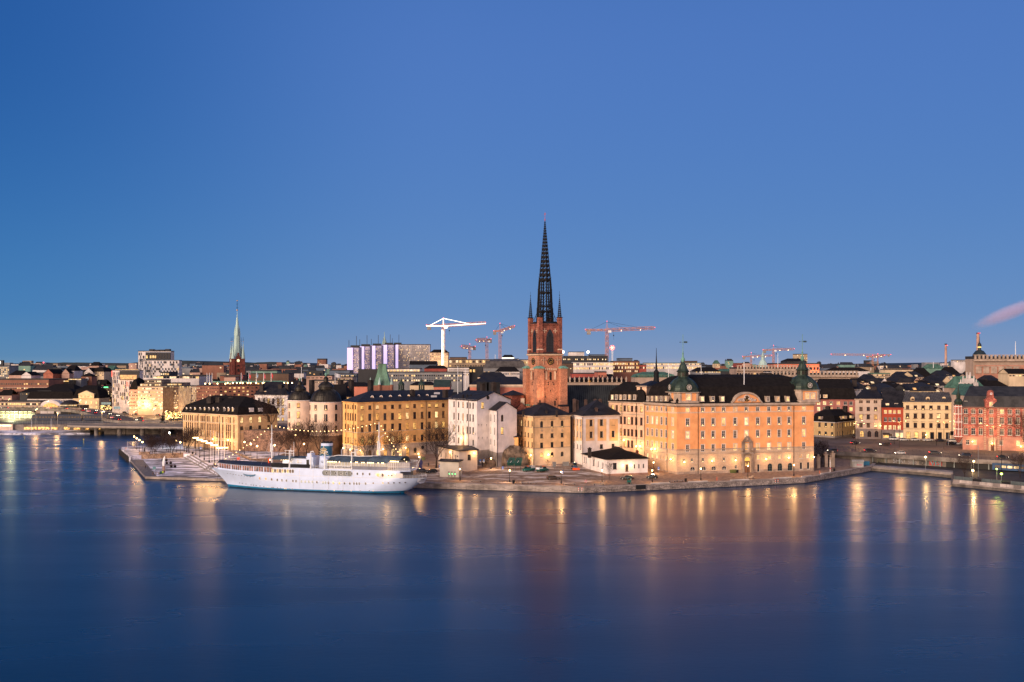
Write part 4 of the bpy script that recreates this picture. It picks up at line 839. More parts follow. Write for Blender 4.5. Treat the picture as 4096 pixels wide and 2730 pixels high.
zs1,zs0=wz(zy(5,1420),372),wz(zy(5,1590),372)
op.walls([(wz(zy('e',775),374),mat('granite_base',(.36,.27,.22),var=.25)),(zs1,SAND)]);op.cornice(h=1.3,proud=.7,mt=STONE)
for i in(0,1):op.band(i,zs1,.35,.15,STONE);op.band(i,zs1-1.6,.25,.18,STONE);op.band(i,wz(zy(5,1005),372),.55,.05,PEACH)
for px in Z5(262,1352):op.pipe(1,px)
op.pipe(0,zx(4,1652));op.pipe(0,zx(4,1908))
m=MB(ROOFT);o=inset(op.c,.2);i1=inset(op.c,2.1);i2=inset(op.c,8.0);i3=inset(op.c,12.5);zr=28.6
m.grid([[(*p,z)for p in q]for q,z in((inset(op.c,-.5),zr),(inset(op.c,-.5),zr+.15),(o,zr+.5),(i1,zr+6.2),(i2,zr+9.6),(i3,zr+10.6))],True,False,True);m.build('roof',op.root)
for x,w in((660,1.0),(882,1.0)):
 m=MB(mat('milky_skylight',(.42,.45,.46),rough=.2,var=.1));Y=379;a,b=P3(zx(5,x-50),zy(5,745),Y),P3(zx(5,x+62),zy(5,742),Y);up=Vector((-1.1,2.9,1.8))
 for k in range(4):p,q=a.lerp(b,k/4+.01),a.lerp(b,(k+1)/4-.01);m.poly([p,q,q+up,p+up])
 m.build('skylight',op.root)
for x,y,y1 in((355,575,612),(605,572,612),(822,572,612),(1010,560,600),(1068,565,605)):op.chimney(zx(5,x),392,zy(5,y),zy(5,y1),2.6,1.8)
for x,c in((307,'1'),(425,'c'),(537,'1'),(1053,'d'),(1167,'1'),(1280,'1')):tdormer(op,1,zx(5,x),zy(5,818),zy(5,872),c,1.2)
for x,c in((1693,'d'),(1745,'1'),(1796,'1'),(1850,'d'),(1903,'1')):tdormer(op,0,zx(4,x),zy(4,815),zy(4,868),c,1.0)
a,b=op.edge(1);d=(b-a).normalized();out=Vector((d.y,-d.x));fc=op.s_of(1,zx(5,812));pc=op.pt(1,fc)
def gat(s,z,k):p=pc+d*s+out*k;return(p.x,p.y,z)
zg0,zg1=28.4,wz(zy(5,766),373.5);hw=6.6
cur=[(-hw,0),(-hw*.97,.35),(-hw*.86,.9),(-hw*.78,1.8),(-hw*.62,2.7),(-hw*.4,3.4),(-hw*.18,3.75),(0,3.85)];cur=cur+[(-x,z)for x,z in cur[-2::-1]]
k=(zg1-zg0-.25)/3.85;cur=[(x,zg0+.25+z*k)for x,z in cur]
m=MB(ORG);m.poly([gat(x,z,.35)for x,z in cur]);m.m(STONE)
m.grid([[gat(x,z,-1.6)for x,z in cur],[gat(x,z,.75)for x,z in cur],[gat(x*.9,zg0+(z-zg0)*.84,.75)for x,z in cur],[gat(x*.9,zg0+(z-zg0)*.84,.3)for x,z in cur]],False);cg=m.build('clock_gable',op.root)
m=MB(mat('relief_stone',(.52,.42,.36),var=.15));cz=wz(zy(5,846),373)
for j in range(46):
 t_=rnd.uniform(-1,1);r_=abs(t_);m.ball(gat(t_*3.3+.6*(1 if t_>0 else-1),cz-.5+rnd.uniform(-.6,1.1)*(1-r_*.75),.45),rnd.uniform(.22,.42),6,4)
for j in range(7):aa=math.pi*(j+.5)/7;m.ball(gat(math.cos(aa)*1.25,cz+math.sin(aa)*1.35,.5),.3,6,4)
m.build('relief',cg);m=MB(BLK);m.grid([[gat(math.cos(6.2832*j/24)*r_,cz+math.sin(6.2832*j/24)*r_,q)for j in range(24)]for r_,q in((1.0,.4),(1.0,.62),(.9,.6))],True,False,True);cl=m.build('clock',cg);m=MB(GOLD)
for j in range(12):aa=6.2832*j/12;m.tube(gat(math.cos(aa)*.62,cz+math.sin(aa)*.62,.64),gat(math.cos(aa)*.82,cz+math.sin(aa)*.82,.64),.05,n=4)
m.tube(gat(0,cz,.66),gat(-.1,cz-.75,.66),.05,n=4);m.tube(gat(0,cz,.66),gat(.42,cz-.3,.66),.06,n=4);m.build('hands',cl)
fp=op.s_of(1,zx('e',630));pc=op.pt(1,fp);DST=mat('dark_portal_stone',(.30,.22,.17),var=.3)
zz=lambda y:wz(zy('e',y),pc.y)
m=MB(DST)
for s in(-1,1):
 m.obox(pc+d*s*2.05+out*.35,d,.9,.9,2.0,zz(562));m.obox(pc+d*s*1.9+out*.2,d,.7,.5,zz(520),zz(390));m.ball(gat(s*2.3,zz(505),.5),.75,8,5);m.ball(gat(s*2.2,zz(545),.5),.5,8,5)
m.obox(pc+out*.4,d,5.6,1.1,zz(562),zz(545));m.obox(pc+out*.2,d,3.4,.7,zz(398),zz(385))
for s in(-1,1):m.obox(pc+d*s*1.15+out*.12,d,.5,.4,zz(530),zz(398))
for q in range(5):m.obox(pc+out*.25,d,3.4-q*.6,.7,zz(385)+q*.38,zz(385)+(q+1)*.38)
m.ball(gat(0,zz(360),.6),.55,8,5);pw=m.build('portal',op.root)
m=MB(SAND);m.grid([[gat(x*kk,2.2+z*(1+(kk-1)*.3),dd)for x,z in arch_pts(2.3,zz(600)-2.2,10)]for kk,dd in((1,.06),(1,.4),(1.35,.4),(1.4,0))]);m.build('arch',pw)
m=MB(glow('fanlight',(1,.55,.06),1.1));ap=[(x,z)for x,z in arch_pts(2.3,zz(600)-2.2,10)if z>zz(655)-2.2];m.poly([gat(x,2.2+z,.1)for x,z in[(-1.15,zz(655)-2.2),(1.15,zz(655)-2.2)]+ap]);m.build('fanlight',pw)
m=MB(mat('oak_door',(.22,.10,.05),var=.2));m.obox(pc+out*.1,d,2.3,.1,2.3,zz(655));dr=m.build('door',pw)
m=MB(LIT[0])
for s in(-.55,.55):m.poly([gat(s+x,zz(720)+z,.17)for x,z in arch_pts(.55,1.3)])
m.build('door_pane',pw);m=MB(DST);m.obox(pc+out*.9,d,4.2,1.6,2.0,2.3);m.obox(pc+out*.7,d,3.4,1.2,2.3,2.45);m.build('step',pw)
def bracket(b,i,px,py,pw_=240,big=.26):
 pw_*=.42
 p=b.pt(i,b.s_of(i,px));a_,b_=b.edge(i);dd=(b_-a_).normalized();oo=Vector((dd.y,-dd.x));z=wz(py,p.y);q=p+oo*.75
 m=MB(IRON);m.tube((*p,z-.6),(*q,z-.25),.06,n=4);m.tube((*p,z-.25),(*q,z-.25),.04,n=4);o=m.build('wall_lamp',b.root)
 m=MB(BULB);m.ball((*q,z),big,8,5);m.build('globe',o);l=lamp_light(o,(q.x+oo.x*.9,q.y+oo.y*.9,z),pw_);return o
for x,y in((150,650),(465,642),(875,627),(1178,608),(1540,600)):
 if x==1540:bracket(op,1,zx('e',1516),zy('e',y),300)
 else:bracket(op,1,zx('e',x),zy('e',y),300)
for x,y in((1660,500),(2030,487)):bracket(op,1,zx('d',x),zy('d',y),300)if x<1700 else None
for x,y in((1745,1418),(1785,1418)):bracket(op,0,zx(4,x),zy(4,y),420)
bracket(op,0,zx(4,1965),zy(4,1532),280)
for x,y in((1428,1316),(1570,1385),(1615,1385)):bracket(p0,0,zx(4,x),zy(4,y),420)
for x,y in((540,1480),):bracket(n7,1,zx(4,x),zy(4,y),420,.35)
bracket(n7,0,zx(4,325),zy(4,1485),260);bracket(n7,0,zx(4,372),zy(4,1487),200)
for x,y in((85,1405),(165,1422)):bracket(n2,0,zx(3,x),zy(3,y),380)
for x,y in((250,1432),(508,1418),(765,1402),(912,1470)):bracket(n2,1,zx(3,x),zy(3,y),380)
for x,y in((450,1302),(620,1315)):bracket(n0,0,zx(2,x),zy(2,y),420)
def turret(label,corner,px,pye,ycen,wpx,wins_):
 c=V2(px,ycen);k=1.0;hw_=5.1;r=op.root
 zb,ze=28.6,wz(pye,ycen-5);q=[c-d*hw_-out*-hw_,c+d*hw_-out*-hw_,c+d*hw_+out*-hw_,c-d*hw_+out*-hw_]
 q=[c-d*hw_+out*hw_,c+d*hw_+out*hw_,c+d*hw_-out*hw_,c-d*hw_-out*hw_]
 ch8=[]
 for j in range(4):
  p_,n_=q[j-1],q[(j+1)%4];ch8+=[q[j]+(p_-q[j]).normalized()*1.4,q[j]+(n_-q[j]).normalized()*1.4]
 m=MB(ORG);m.prism(ch8,zb-.3,ze);o=m.build('turret',r)
 m=MB(STONE);m.grid([[(*p,z)for p in inset(ch8,dd)]for dd,z in((-.003,ze-.5),(-.45,ze-.25),(-.45,ze),(0,ze))]);
 m.grid([[(*p,z)for p in inset(ch8,dd)]for dd,z in((-.5,zb+.05),(-.5,zb+.7),(-.02,zb+1.0))]);m.build('turret_cornice',o)
 for j in range(0,8,1):
  A,B_=ch8[j],ch8[(j+1)%8]
  if(B_-A).length<3:m=MB(STONE);dd=(B_-A).normalized();oo=Vector((dd.y,-dd.x));m.obox((A+B_)/2+oo*.04,dd,(B_-A).length+.5,.12,zb+1,ze-.5);m.build('quoin',o)
  for s_,e_ in((A,B_),):
   if(e_-s_).length>3:
    dd=(e_-s_).normalized();oo=Vector((dd.y,-dd.x));m=MB(STONE)
    for u_ in(s_+dd*.35,e_-dd*.35):m.obox(u_+oo*.06,dd,.7,.14,zb+1,ze-.5)
    m.build('quoin',o);n_=wins_[0 if abs(dd.dot(d))>.9 else 1]
    for u_,chh in n_:
     fm,pm=win_mesh(1.9,2.4,'grid',FRW,pick(chh));p_=s_.lerp(e_,u_)+oo*.03;rz_=math.atan2(dd.y,dd.x)
     for nm,me in(('window',fm),('pane',pm)):put(me,nm,o,Vector((p_.x,p_.y,zb+1.25)),rz_)
 prof=[(5.5,-.05),(5.5,.15),(5.25,.35),(5.15,.9),(5.2,1.5),(5.0,2.4),(4.5,3.4),(3.9,4.2),(3.2,4.8),(2.6,5.15),(2.3,5.3),(2.15,5.5),(2.0,5.6),(2.0,7.3),(2.45,7.5),(2.5,7.7),(2.1,8.0),(1.75,8.6),(1.5,9.3),(1.25,10.0),(.85,10.6),(.55,11.0),(.5,11.3)]
 m=MB(COPPER);n8_=8;rings=[]
 for rr,z in prof:
  ring=[]
  for j in range(8):
   for t_ in(.0,.5):
    a0_,a1_=ch8[j],ch8[(j+1)%8];p_=a0_.lerp(a1_,t_);v=p_-c;ln=v.length
    f=min(1,max(0,(z-.5)/4));tgt=rr*(1-f)*ln/5.3+rr*f
    v=v.normalized()*tgt;ring.append((c.x+v.x,c.y+v.y,ze+z))
  rings.append(ring)
 m.grid(rings,True,True,True);dm=m.build('dome',r)
 m=MB(COPPERB)
 for j in range(8):
  a_=math.atan2(d.y,d.x)+.39+.7854*j;m.obox((c.x+2.02*math.cos(a_),c.y+2.02*math.sin(a_)),(-math.sin(a_),math.cos(a_)),.9,.14,ze+5.9,ze+7.1)
 m.build('lantern_panel',dm)
 m=MB(VERD);prof2=[(.5,11.2),(.72,11.7),(.8,12.1),(.62,12.6),(.32,13.0),(.26,14.2),(.34,14.4),(.16,14.8),(.1,16),(.09,21.5)];m.lathe([(a_,ze+b_*1.0)for a_,b_ in prof2],(c.x,c.y,0),10)
 m.build('spirelet',dm)
 m=MB(mat('dark_vane',(.03,.06,.07),var=0));z=ze+18.6;m.tube((c.x-1.1,c.y,z),(c.x+1.9,c.y,z),.07,n=4);m.box(c.x+.35,c.x+1.6,c.y-.04,c.y+.04,z-.32,z+.32);m.ball((c.x-1.1,c.y,z),.2,6,4);m.build('weather_vane',dm)
 for dd,oo in((d,out),(-out,d*-1),(out,d)):
  pass
 for oo,dd in((out,d),(-d,out)):
  p_=c+oo*5.35;z=ze+1.75;m=MB(COPPER);P_=lambda s,zz_,k_:(p_.x+dd.x*s+oo.x*k_,p_.y+dd.y*s+oo.y*k_,z+zz_)
  m.grid([[P_(math.cos(6.2832*j/16)*rr,math.sin(6.2832*j/16)*rr,kk)for j in range(16)]for rr,kk in((1.35,-1.6),(1.35,.1),(1.0,.1))]);lu=m.build('lucarne',dm)
  m=MB(BLK);m.poly([P_(math.cos(6.2832*j/16),math.sin(6.2832*j/16),.05)for j in range(16)]);m.m(FRW)
  for j in range(8):aa=6.2832*j/8;m.tube(P_(0,0,.1),P_(math.cos(aa)*.95,math.sin(aa)*.95,.1),.05,n=4)
  m.grid([[P_(math.cos(6.2832*j/16)*rr,math.sin(6.2832*j/16)*rr,.12)for j in range(16)]for rr in(1.0,.86)])
  m.grid([[P_(math.cos(6.2832*j/12)*rr,math.sin(6.2832*j/12)*rr,.12)for j in range(12)]for rr in(.5,.4)]);put(m.mesh('lucarne_window'),'lucarne_window',dm,Vector((0,0,0)))
turret('left',0,zx(4,2075)+4,zy(4,768),373.5,0,[[(.47,'1')],[(.5,'1')]])
turret('right',1,zx(5,1452),zy(5,742),386.0,0,[[(.36,'1'),(.68,'1')],[(.5,'d')]])
r=thing('roof_flagpole','white flagpole standing on the orange palace roof between two skylights','flagpole',(wx(zx(5,788),378),378,33));m=MB(WHITE);x=wx(zx(5,788),378);m.tube((x,378,wz(zy(5,752),378)),(x,378,wz(zy(5,432),378)),.17,.1,6);m.ball((x,378,wz(zy(5,430),378)),.22,6,4);m.m(ROOFT);m.box(x-1,x+.2,377.5,379,wz(zy(5,752),378)-1,wz(zy(5,735),378));m.build('pole',r)
BOW=Vector((wx(914,351),351));STN=Vector((wx(1617,334),334));SL=(STN-BOW).length;sd=(STN-BOW).normalized()
ship=thing('ship','long white classic motor yacht with blue funnel moored along the quay','ship',(BOW.x,BOW.y,0),rz=math.atan2(sd.y,sd.x))
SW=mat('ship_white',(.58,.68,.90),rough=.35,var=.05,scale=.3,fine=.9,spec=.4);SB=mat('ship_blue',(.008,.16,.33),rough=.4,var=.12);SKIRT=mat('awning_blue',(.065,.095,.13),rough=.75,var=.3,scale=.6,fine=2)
DECK=mat('teak_deck',(.2,.13,.08),var=.3);GREYC=mat('grey_canvas',(.22,.22,.26),rough=.9,var=.15);BLKC=mat('black_canvas',(.02,.02,.024),rough=.9,var=.3)
X0,X1,BM=-7.2,SL+8.0,5.1
def hb(x,z):
 """half breadth at station x, height z"""
 xb=-.0-6.9*max(0,z/6.6)**1.35
 xs=SL+(8.0*max(0,min(1,(z-.4)/5.2))**.75 if z>.4 else 0)
 if x<=xb or x>=xs+.3:return 0.0
 tb=min(1,(x-xb)/(26-9*min(1,max(0,z)/6.6)));ts=min(1,(xs+.3-x)/(15-5*min(1,max(0,z)/6)))
 return BM*(math.sin(tb*math.pi/2)**.85)*(math.sin(ts*math.pi/2)**.62)*(.93+.07*min(1,max(0,z)/4))
def sheer(x):
 t=x/SL
 if x<31:return 6.55-1.15*min(1,max(0,(x+7)/33))+0.0
 return 5.4
def upper(x):
 return 7.75
def hull_part(z0f,z1f,xa,xb_,nx=60,nz=8,mt=SW,pr=0.0,name='hull',smooth=True,parent=ship):
 m=MB(mt)
 for sgn in(-1,1):
  rings=[]
  for i in range(nx+1):
   f=i/nx;x=xa+(xb_-xa)*f;a_,b_=z0f(x),z1f(x);ring=[]
   for j in range(nz+1):
    z=a_+(b_-a_)*j/nz;xx=x
    lo=-6.9*max(0,z/6.6)**1.35;hi=SL+(8.0*max(0,min(1,(z-.4)/5.2))**.75 if z>.4 else 0)
    xx=max(lo,min(hi,x));y=hb(xx+1e-4,z)+pr if lo<x<hi else 0.0
    ring.append((xx,sgn*y,z))
   rings.append(ring if sgn<0 else ring[::-1])
  m.grid(rings,False)
 return m.build(name,parent,smooth,True)
bz=lambda x:.95-.25*math.sin(math.pi*max(0,min(1,x/SL)))
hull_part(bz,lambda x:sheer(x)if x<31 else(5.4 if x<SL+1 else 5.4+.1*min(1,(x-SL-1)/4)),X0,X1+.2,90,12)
hull_part(lambda x:-1.2,bz,-1.0,SL+.8,60,3,SB,.02,'boot_stripe')
hull_part(lambda x:.02,lambda x:.28,-.2,SL+.4,60,1,BLKC,.06,'waterline_fender')
def side_strip(xa,xb_,z0,z1,zref,pr,mt,name,n=20,both=True,smooth=False):
 m=MB(mt)
 for sgn in((-1,1)if both else(-1,)):
  bot=[(x,sgn*(hb(x,zref)+pr),z0(x)if callable(z0)else z0)for x in[xa+(xb_-xa)*k/n for k in range(n+1)]];top=[(p[0],p[1],z1(p[0])if callable(z1)else z1)for p in bot]
  m.grid([bot,top],False)
 return m.build(name,ship,smooth,True)
def deck(xa,xb_,z,zref,mt,name,n=24,pr=0.0,t=0.0):
 m=MB(mt);xs_=[xa+(xb_-xa)*k/n for k in range(n+1)];zf=z if callable(z)else(lambda x:z)
 for a_,b_ in zip(xs_,xs_[1:]):
  ya,yb=hb(a_,zref)+pr,hb(b_,zref)+pr
  m.poly([(a_,-ya,zf(a_)),(b_,-yb,zf(b_)),(b_,yb,zf(b_)),(a_,ya,zf(a_))])
  if t:
   for sg in(-1,1):m.poly([(a_,sg*ya,zf(a_)-t),(b_,sg*yb,zf(b_)-t),(b_,sg*yb,zf(b_)),(a_,sg*ya,zf(a_))])
 return m.build(name,ship,False,True)
XM0,XM1=24.0,61.0
glz0=lambda x:sheer(x)+.05
bowtop=lambda x:8.75-.75*min(1,(x+3)/27)
side_strip(-3.2,23.6,lambda x:sheer(x)-.1,lambda x:sheer(x)+.5,6.2,-.12,SW,'bow_bulwark',40)
sal=side_strip(-2.8,23.6,lambda x:sheer(x)+.45,lambda x:bowtop(x)-.25,6.2,-.3,glow('saloon_glass',(.9,.33,.2),.35,.9,(.03,.03,.035)),'saloon_glazing',40)
for x in[-2.6,-1.4,-.2,1.0,2.2,3.3,4.3,5.2,6.1,7.0,8.0,9.0,9.9,10.8,11.7,12.6,13.5,14.4,15.4,16.4,17.5,18.6,19.7,20.8,22.2,23.4]:
 m=MB(SW);w=.35 if round(x*10)in(33,80,126,164,208)else .1
 for sg in(-1,1):y=hb(x,6.2)-.27;m.box(x-w/2,x+w/2,sg*y-.05,sg*y+.05,sheer(x)+.4,bowtop(x)-.2)
 m.build('window_post',ship,False,True)
side_strip(19.9,23.7,lambda x:sheer(x)+.45,lambda x:bowtop(x)-.25,6.2,-.24,SW,'saloon_panel',6)
side_strip(-2.9,23.7,lambda x:bowtop(x)-.32,lambda x:bowtop(x)-.02,6.2,-.2,SW,'saloon_fascia',40)
SROOF=mat('bow_sheet_roof',(.035,.04,.06),rough=.5,metal=.1,var=.2)
m=MB(SROOF);n=40;xs_=[-3.3+27.2*k/n for k in range(n+1)]
for a_,b_ in zip(xs_,xs_[1:]):
 ya,yb=hb(a_,6.2)+.15,hb(b_,6.2)+.15
 for sg in(-1,1):m.poly([(a_,sg*ya,bowtop(a_)),(b_,sg*yb,bowtop(b_)),(b_,0,bowtop(b_)+.75),(a_,0,bowtop(a_)+.75)]);m.poly([(a_,sg*ya,bowtop(a_)-.15),(b_,sg*yb,bowtop(b_)-.15),(b_,sg*yb,bowtop(b_)),(a_,sg*ya,bowtop(a_))])
rf=m.build('saloon_roof',ship,False,True);m=MB(SROOF)
for x in[-2+k*1.35 for k in range(20)]:
 for sg in(-1,1):m.tube((x,sg*(hb(x,6.2)+.12),bowtop(x)+.03),(x-.5,0,bowtop(x)+.8),.05,n=3)
o=m.build('seam',rf,False,True);o.location=(0,0,0)
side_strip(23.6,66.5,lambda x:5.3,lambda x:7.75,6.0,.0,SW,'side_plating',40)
for(xa,xb_,nm)in((38.5,49.5,'promenade_opening'),):
 def capsule(xa,xb_,zc,hh,k=8):
  pts=[];r_=hh
  for j in range(k+1):aa=-math.pi/2+math.pi*j/k;pts.append((xb_-r_+math.cos(aa)*r_,zc+math.sin(aa)*hh))
  for j in range(k+1):aa=math.pi/2+math.pi*j/k;pts.append((xa+r_+math.cos(aa)*r_,zc+math.sin(aa)*hh))
  return pts
 P_=capsule(xa,xb_,6.55,.88)
 m=MB(glow('promenade_inside',(.8,.75,.6),.10,.8,(.12,.13,.13)));m.poly([(x,-(hb(x,6)+.03),z)for x,z in P_]);m.m(SW);m.grid([[(x,-(hb(x,6)+.03),z)for x,z in P_],[(x,-(hb(x,6)+.12),z)for x,z in P_],[(44+(x-44)*1.012,-(hb(x,6)+.1),6.55+(z-6.55)*1.1)for x,z in P_]])
 for x in(41.6,43.9,47.6):m.tube((x,-(hb(x,6)+.06),5.7),(x,-(hb(x,6)+.06),7.4),.07,n=4)
 m.build(nm,ship,False,True)
m=MB(glow('aft_gallery',(1,.62,.3),.8,.7,(.5,.45,.4)));P_=capsule(64.5,71,6.35,.8)
GLD_=mat('pale_glass',(.32,.40,.36),rough=.2,var=0);CHR=mat('porthole_rim',(.5,.5,.54),rough=.3,metal=.6,var=0)
def port(x,z,w,h,ch):
 y=hb(x,z)+.02;x2=x+.3;ang=math.atan2(-(hb(x2,z)-hb(x,z)),.3);n_=10
 key=('port',w,h,ch)
 if key not in WM:
  pts=[(math.copysign(abs(math.cos(6.2832*j/n_+.3))**.75,math.cos(6.2832*j/n_+.3))*w/2,math.copysign(abs(math.sin(6.2832*j/n_+.3))**.75,math.sin(6.2832*j/n_+.3))*h/2)for j in range(n_)]
  fm=MB(CHR);fm.grid([[(a_*1.22,0,b_*1.18)for a_,b_ in pts],[(a_*1.2,-.05,b_*1.16)for a_,b_ in pts],[(a_,-.05,b_)for a_,b_ in pts],[(a_,-.01,b_)for a_,b_ in pts]])
  pm=MB({'1':LIT[0],'g':GLD_,'d':DIM}.get(ch,DARK));pm.poly([(a_,-.015,b_)for a_,b_ in pts]);WM[key]=(fm.mesh('porthole'),pm.mesh('pane'))
 fm,pm=WM[key];o=put(fm,'porthole',ship,(x,-y,z),ang);put(pm,'pane',o);return o
w2x=lambda X:((860+X/2.674-916)/(1615-916))*SL
def stx(X):
 """station x of the near hull side seen at strip-photo x (zoom b)"""
 px=zx('b',X);lo,hi=-6.0,SL+8
 for _ in range(40):
  mid=(lo+hi)/2;p=BOW+sd*mid+Vector((sd.y,-sd.x))*hb(mid,3.5)
  if CX+p.x/p.y*F<px:lo=mid
  else:hi=mid
 return lo
def sz(X,y):
 x=stx(X);p=BOW+sd*x+Vector((sd.y,-sd.x))*hb(x,3.5);return wz(zy('b',y),p.y)
for X,y,ch in((480,438,'1'),(544,443,'1'),(607,450,'d'),(667,456,'0'),(717,460,'0'),(765,463,'0'),(834,467,'0'),(867,469,'0'),(925,473,'g'),(965,475,'g'),(1004,476,'g'),(1043,478,'g'),(1090,480,'d'),(1156,484,'g'),(1182,485,'g'),(1213,487,'d'),(1265,488,'1'),(1331,491,'1'),(1385,492,'0'),(1442,494,'0'),(1486,494,'0'),(1516,495,'0'),(1544,495,'0'),(1611,495,'0')):port(stx(X),sz(X,y),.55,.82,ch)
for X,y,ch in((1693,490,'d'),(1796,488,'1'),(1857,487,'d'),(1916,485,'0'),(1978,483,'0'),(2040,480,'0')):port(stx(X),sz(X,y),.5,.5,ch)
for X,y in((252,490),(280,494),(319,502),(373,511),(400,514),(428,518),(471,523),(514,528),(558,533),(603,538),(618,539),(664,543),(695,546),(743,549),(758,550),(791,553),(823,555),(1201,567),(1272,569),(1362,571),(1454,573),(1549,574),(1647,574),(1687,574)):port(stx(X),sz(X,y),.3,.34,'1' if X in(558,743,758,1272,1454,1687)else '0')
for X,y in((147,383),(177,386),(208,392),(235,398),(266,403),(294,407),(322,412),(350,417),(381,422)):port(stx(X),sz(X,y),.3,.26,'0')
for k,X in enumerate((617,643,671,697,725,751,779,806,834)):x=stx(X);o=port(x,6.75-.0*k,.78,1.25,'1d1d1d1dd'[k])
for X in(1193,1236,1292,1348,1407,1465,1523,1583,1655):port(stx(X),6.55,.55,.85,'d' if X==1583 else '0')
x0_,x1_=stx(1715),stx(2025)
m=MB(glow('aft_gallery',(1,.62,.3),.8,.7,(.5,.45,.4)));hh=.72;P_=[(x0_,6.3),(x0_+.2,6.9),(x0_+.8,7.05),(x1_,7.05),(x1_,5.55),(x0_+1.8,5.55),(x0_+.7,5.8)]
m.poly([(x,-(hb(x,6)+.03),z)for x,z in P_[:3]]+[(x0_+1.8,-(hb(x0_+1.8,6)+.03),7.05),(x0_+1.8,-(hb(x0_+1.8,6)+.03),5.55),(P_[6][0],-(hb(x0_+.7,6)+.03),P_[6][1])]);m.build('aft_gallery',ship,False,True)
side_strip(x0_+1.8,x1_,5.55,7.05,6,.03,mat('gallery_white',(.7,.66,.62),var=.05),'gallery_panel',10)
for k,X in enumerate((1745,1795,1860,1897)):port(stx(X),6.35,.8 if k<2 else .45,1.1 if k<2 else .45,'1d00'[k])
for X in(1770,1810,1885,1935):
 x=stx(X);m=MB(BULB);m.ball((x,-(hb(x,6)+.12),7.0),.11,6,4);o=m.build('gallery_lamp',ship,False,True)
lamp_light(ship,(stx(1850),-(hb(stx(1850),6)+.9),6.8),90)
side_strip(23.6,SL+3.9,7.7,7.95,6.0,.06,SW,'boat_deck_edge',40);deck(23.6,SL+3.6,7.9,6.0,DECK,'boat_deck',30)
m=MB(SB);pts=[(stx(X),z)for X,z in((298,5.75),(445,5.2),(430,4.75),(395,4.5),(345,4.6),(312,5.15))]
m.poly([(x,-(hb(x,5.2)+.05),z)for x,z in pts]);m.m(GREYC)
for k in range(5):xa,xb_=pts[0][0]+.3+k*.25,pts[1][0]-.2-k*.2;z=5.55-k*.2;m.tube((xa,-(hb(xa,5.2)+.09),z),(xb_,-(hb(xb_,5.2)+.09),z-.3),.04,n=3)
m.build('anchor_recess_screen',ship,False,True)
for X in(905,1050,1213,1314,1368,1484):
 x=stx(X);m=MB(CHR);m.path([(x,-(hb(x,z)+.03),z)for z in(1.0,2,3,4,5,6,7,7.7)],.05,4);m.build('hull_frame',ship,False,True)
for za,xa,xb_ in((5.3,12,62),(3.4,14,64)):
 m=MB(CHR);m.path([(xa+(xb_-xa)*k/30,-(hb(xa+(xb_-xa)*k/30,za)+.02),za)for k in range(31)],.045,4);m.build('rubbing_strake',ship,False,True)
yt=2.6;m=MB(mat('transom_grey',(.55,.56,.62),var=.05));xt=SL+7.95
m.poly([(xt-2.0,-2.9,5.4),(xt+.05,-1.2,5.45),(xt+.1,0,5.45),(xt-.9,0,3.6),(xt-1.7,-1.6,3.5),(xt-2.4,-2.6,4.1)]);m.build('transom_plate',ship,False,True)
def rail(pts,h,n_,mt,name,r_=.035):
 m=MB(mt)
 for p in pts:m.tube(p,(p[0],p[1],p[2]+h),r_,n=4)
 for k in range(1,n_+1):m.path([(p[0],p[1],p[2]+h*k/n_)for p in pts],r_*.8,3)
 return m.build(name,ship,False,True)
rail([(x,-hb(x,5.6),5.45)for x in[SL-1+k*.9 for k in range(10)]]+[(SL+7.9,0,5.5)]+[(x,hb(x,5.6),5.5)for x in(SL+7,SL+5,SL+3)],1.0,5,WHITE,'stern_rail')
deck(SL-4,SL+8,5.5,5.6,DECK,'stern_deck',12)
xa,xb_,xc=stx(600),stx(770),stx(1022)
side_strip(xa,stx(797),7.95,9.35,6,-.05,BLKC,'black_screen',10);side_strip(stx(806),xc,7.95,9.2,6,-.05,BLKC,'black_screen',10)
m=MB(SW);xw0,xw1=stx(690),stx(945);m.box(xw0,xw1,-2.9,3.2,7.9,11.0);m.m(SKIRT);m.box(xw0-.3,xw1+.1,-3.3,3.4,11.0,11.2);m.build('deckhouse',ship,False,True)
m=MB(SW);m.box(stx(945),stx(1022),-3.1,2.5,7.9,11.6);m.m(BLK);m.box(stx(947)+.1,stx(947)+1.1,-3.15,-3.0,8.0,10.6);m.m(SW);m.box(stx(950),stx(1000),-2.6,0,11.601,12.7);m.build('engine_casing',ship,False,True)
for X in(745,780,855,886):x=stx(X);o=put(win_mesh(.6,.8,'plain',CHR,LIT[0]if X>800 else DIM)[0],'deckhouse_window',ship,(x,-2.93,9.6));put(win_mesh(.6,.8,'plain',CHR,LIT[0]if X>800 else DIM)[1],'pane',o)
def awning(xa,xb_,ye,ze,zr,name,n=16,scal=True,arch=False):
 m=MB(SKIRT);rings=[]
 for k in range(n+1):
  x=xa+(xb_-xa)*k/n;y=ye(x)if callable(ye)else ye;ring=[]
  for j in range(9):
   t_=-1+j/4;ring.append((x,y*t_,ze+(zr-ze)*((1-t_*t_)**.5 if arch else 1-abs(t_)**1.6)))
  rings.append(ring)
 m.grid(rings,False)
 for sg in(-1,1):
  for k in range(n*2):
   x0,x1=xa+(xb_-xa)*k/n/2,xa+(xb_-xa)*(k+1)/n/2;y=(ye(x0)if callable(ye)else ye)*sg;m.poly([(x0,y,ze),(x1,y,ze),(x1,y,ze-.22),((x0+x1)/2,y,ze-.38),(x0,y,ze-.22)])
 return m.build(name,ship,False,True)
awning(stx(592),stx(798),4.2,10.7,11.5,'bridge_awning',10)
hx0,hx1=stx(1200),stx(1865)
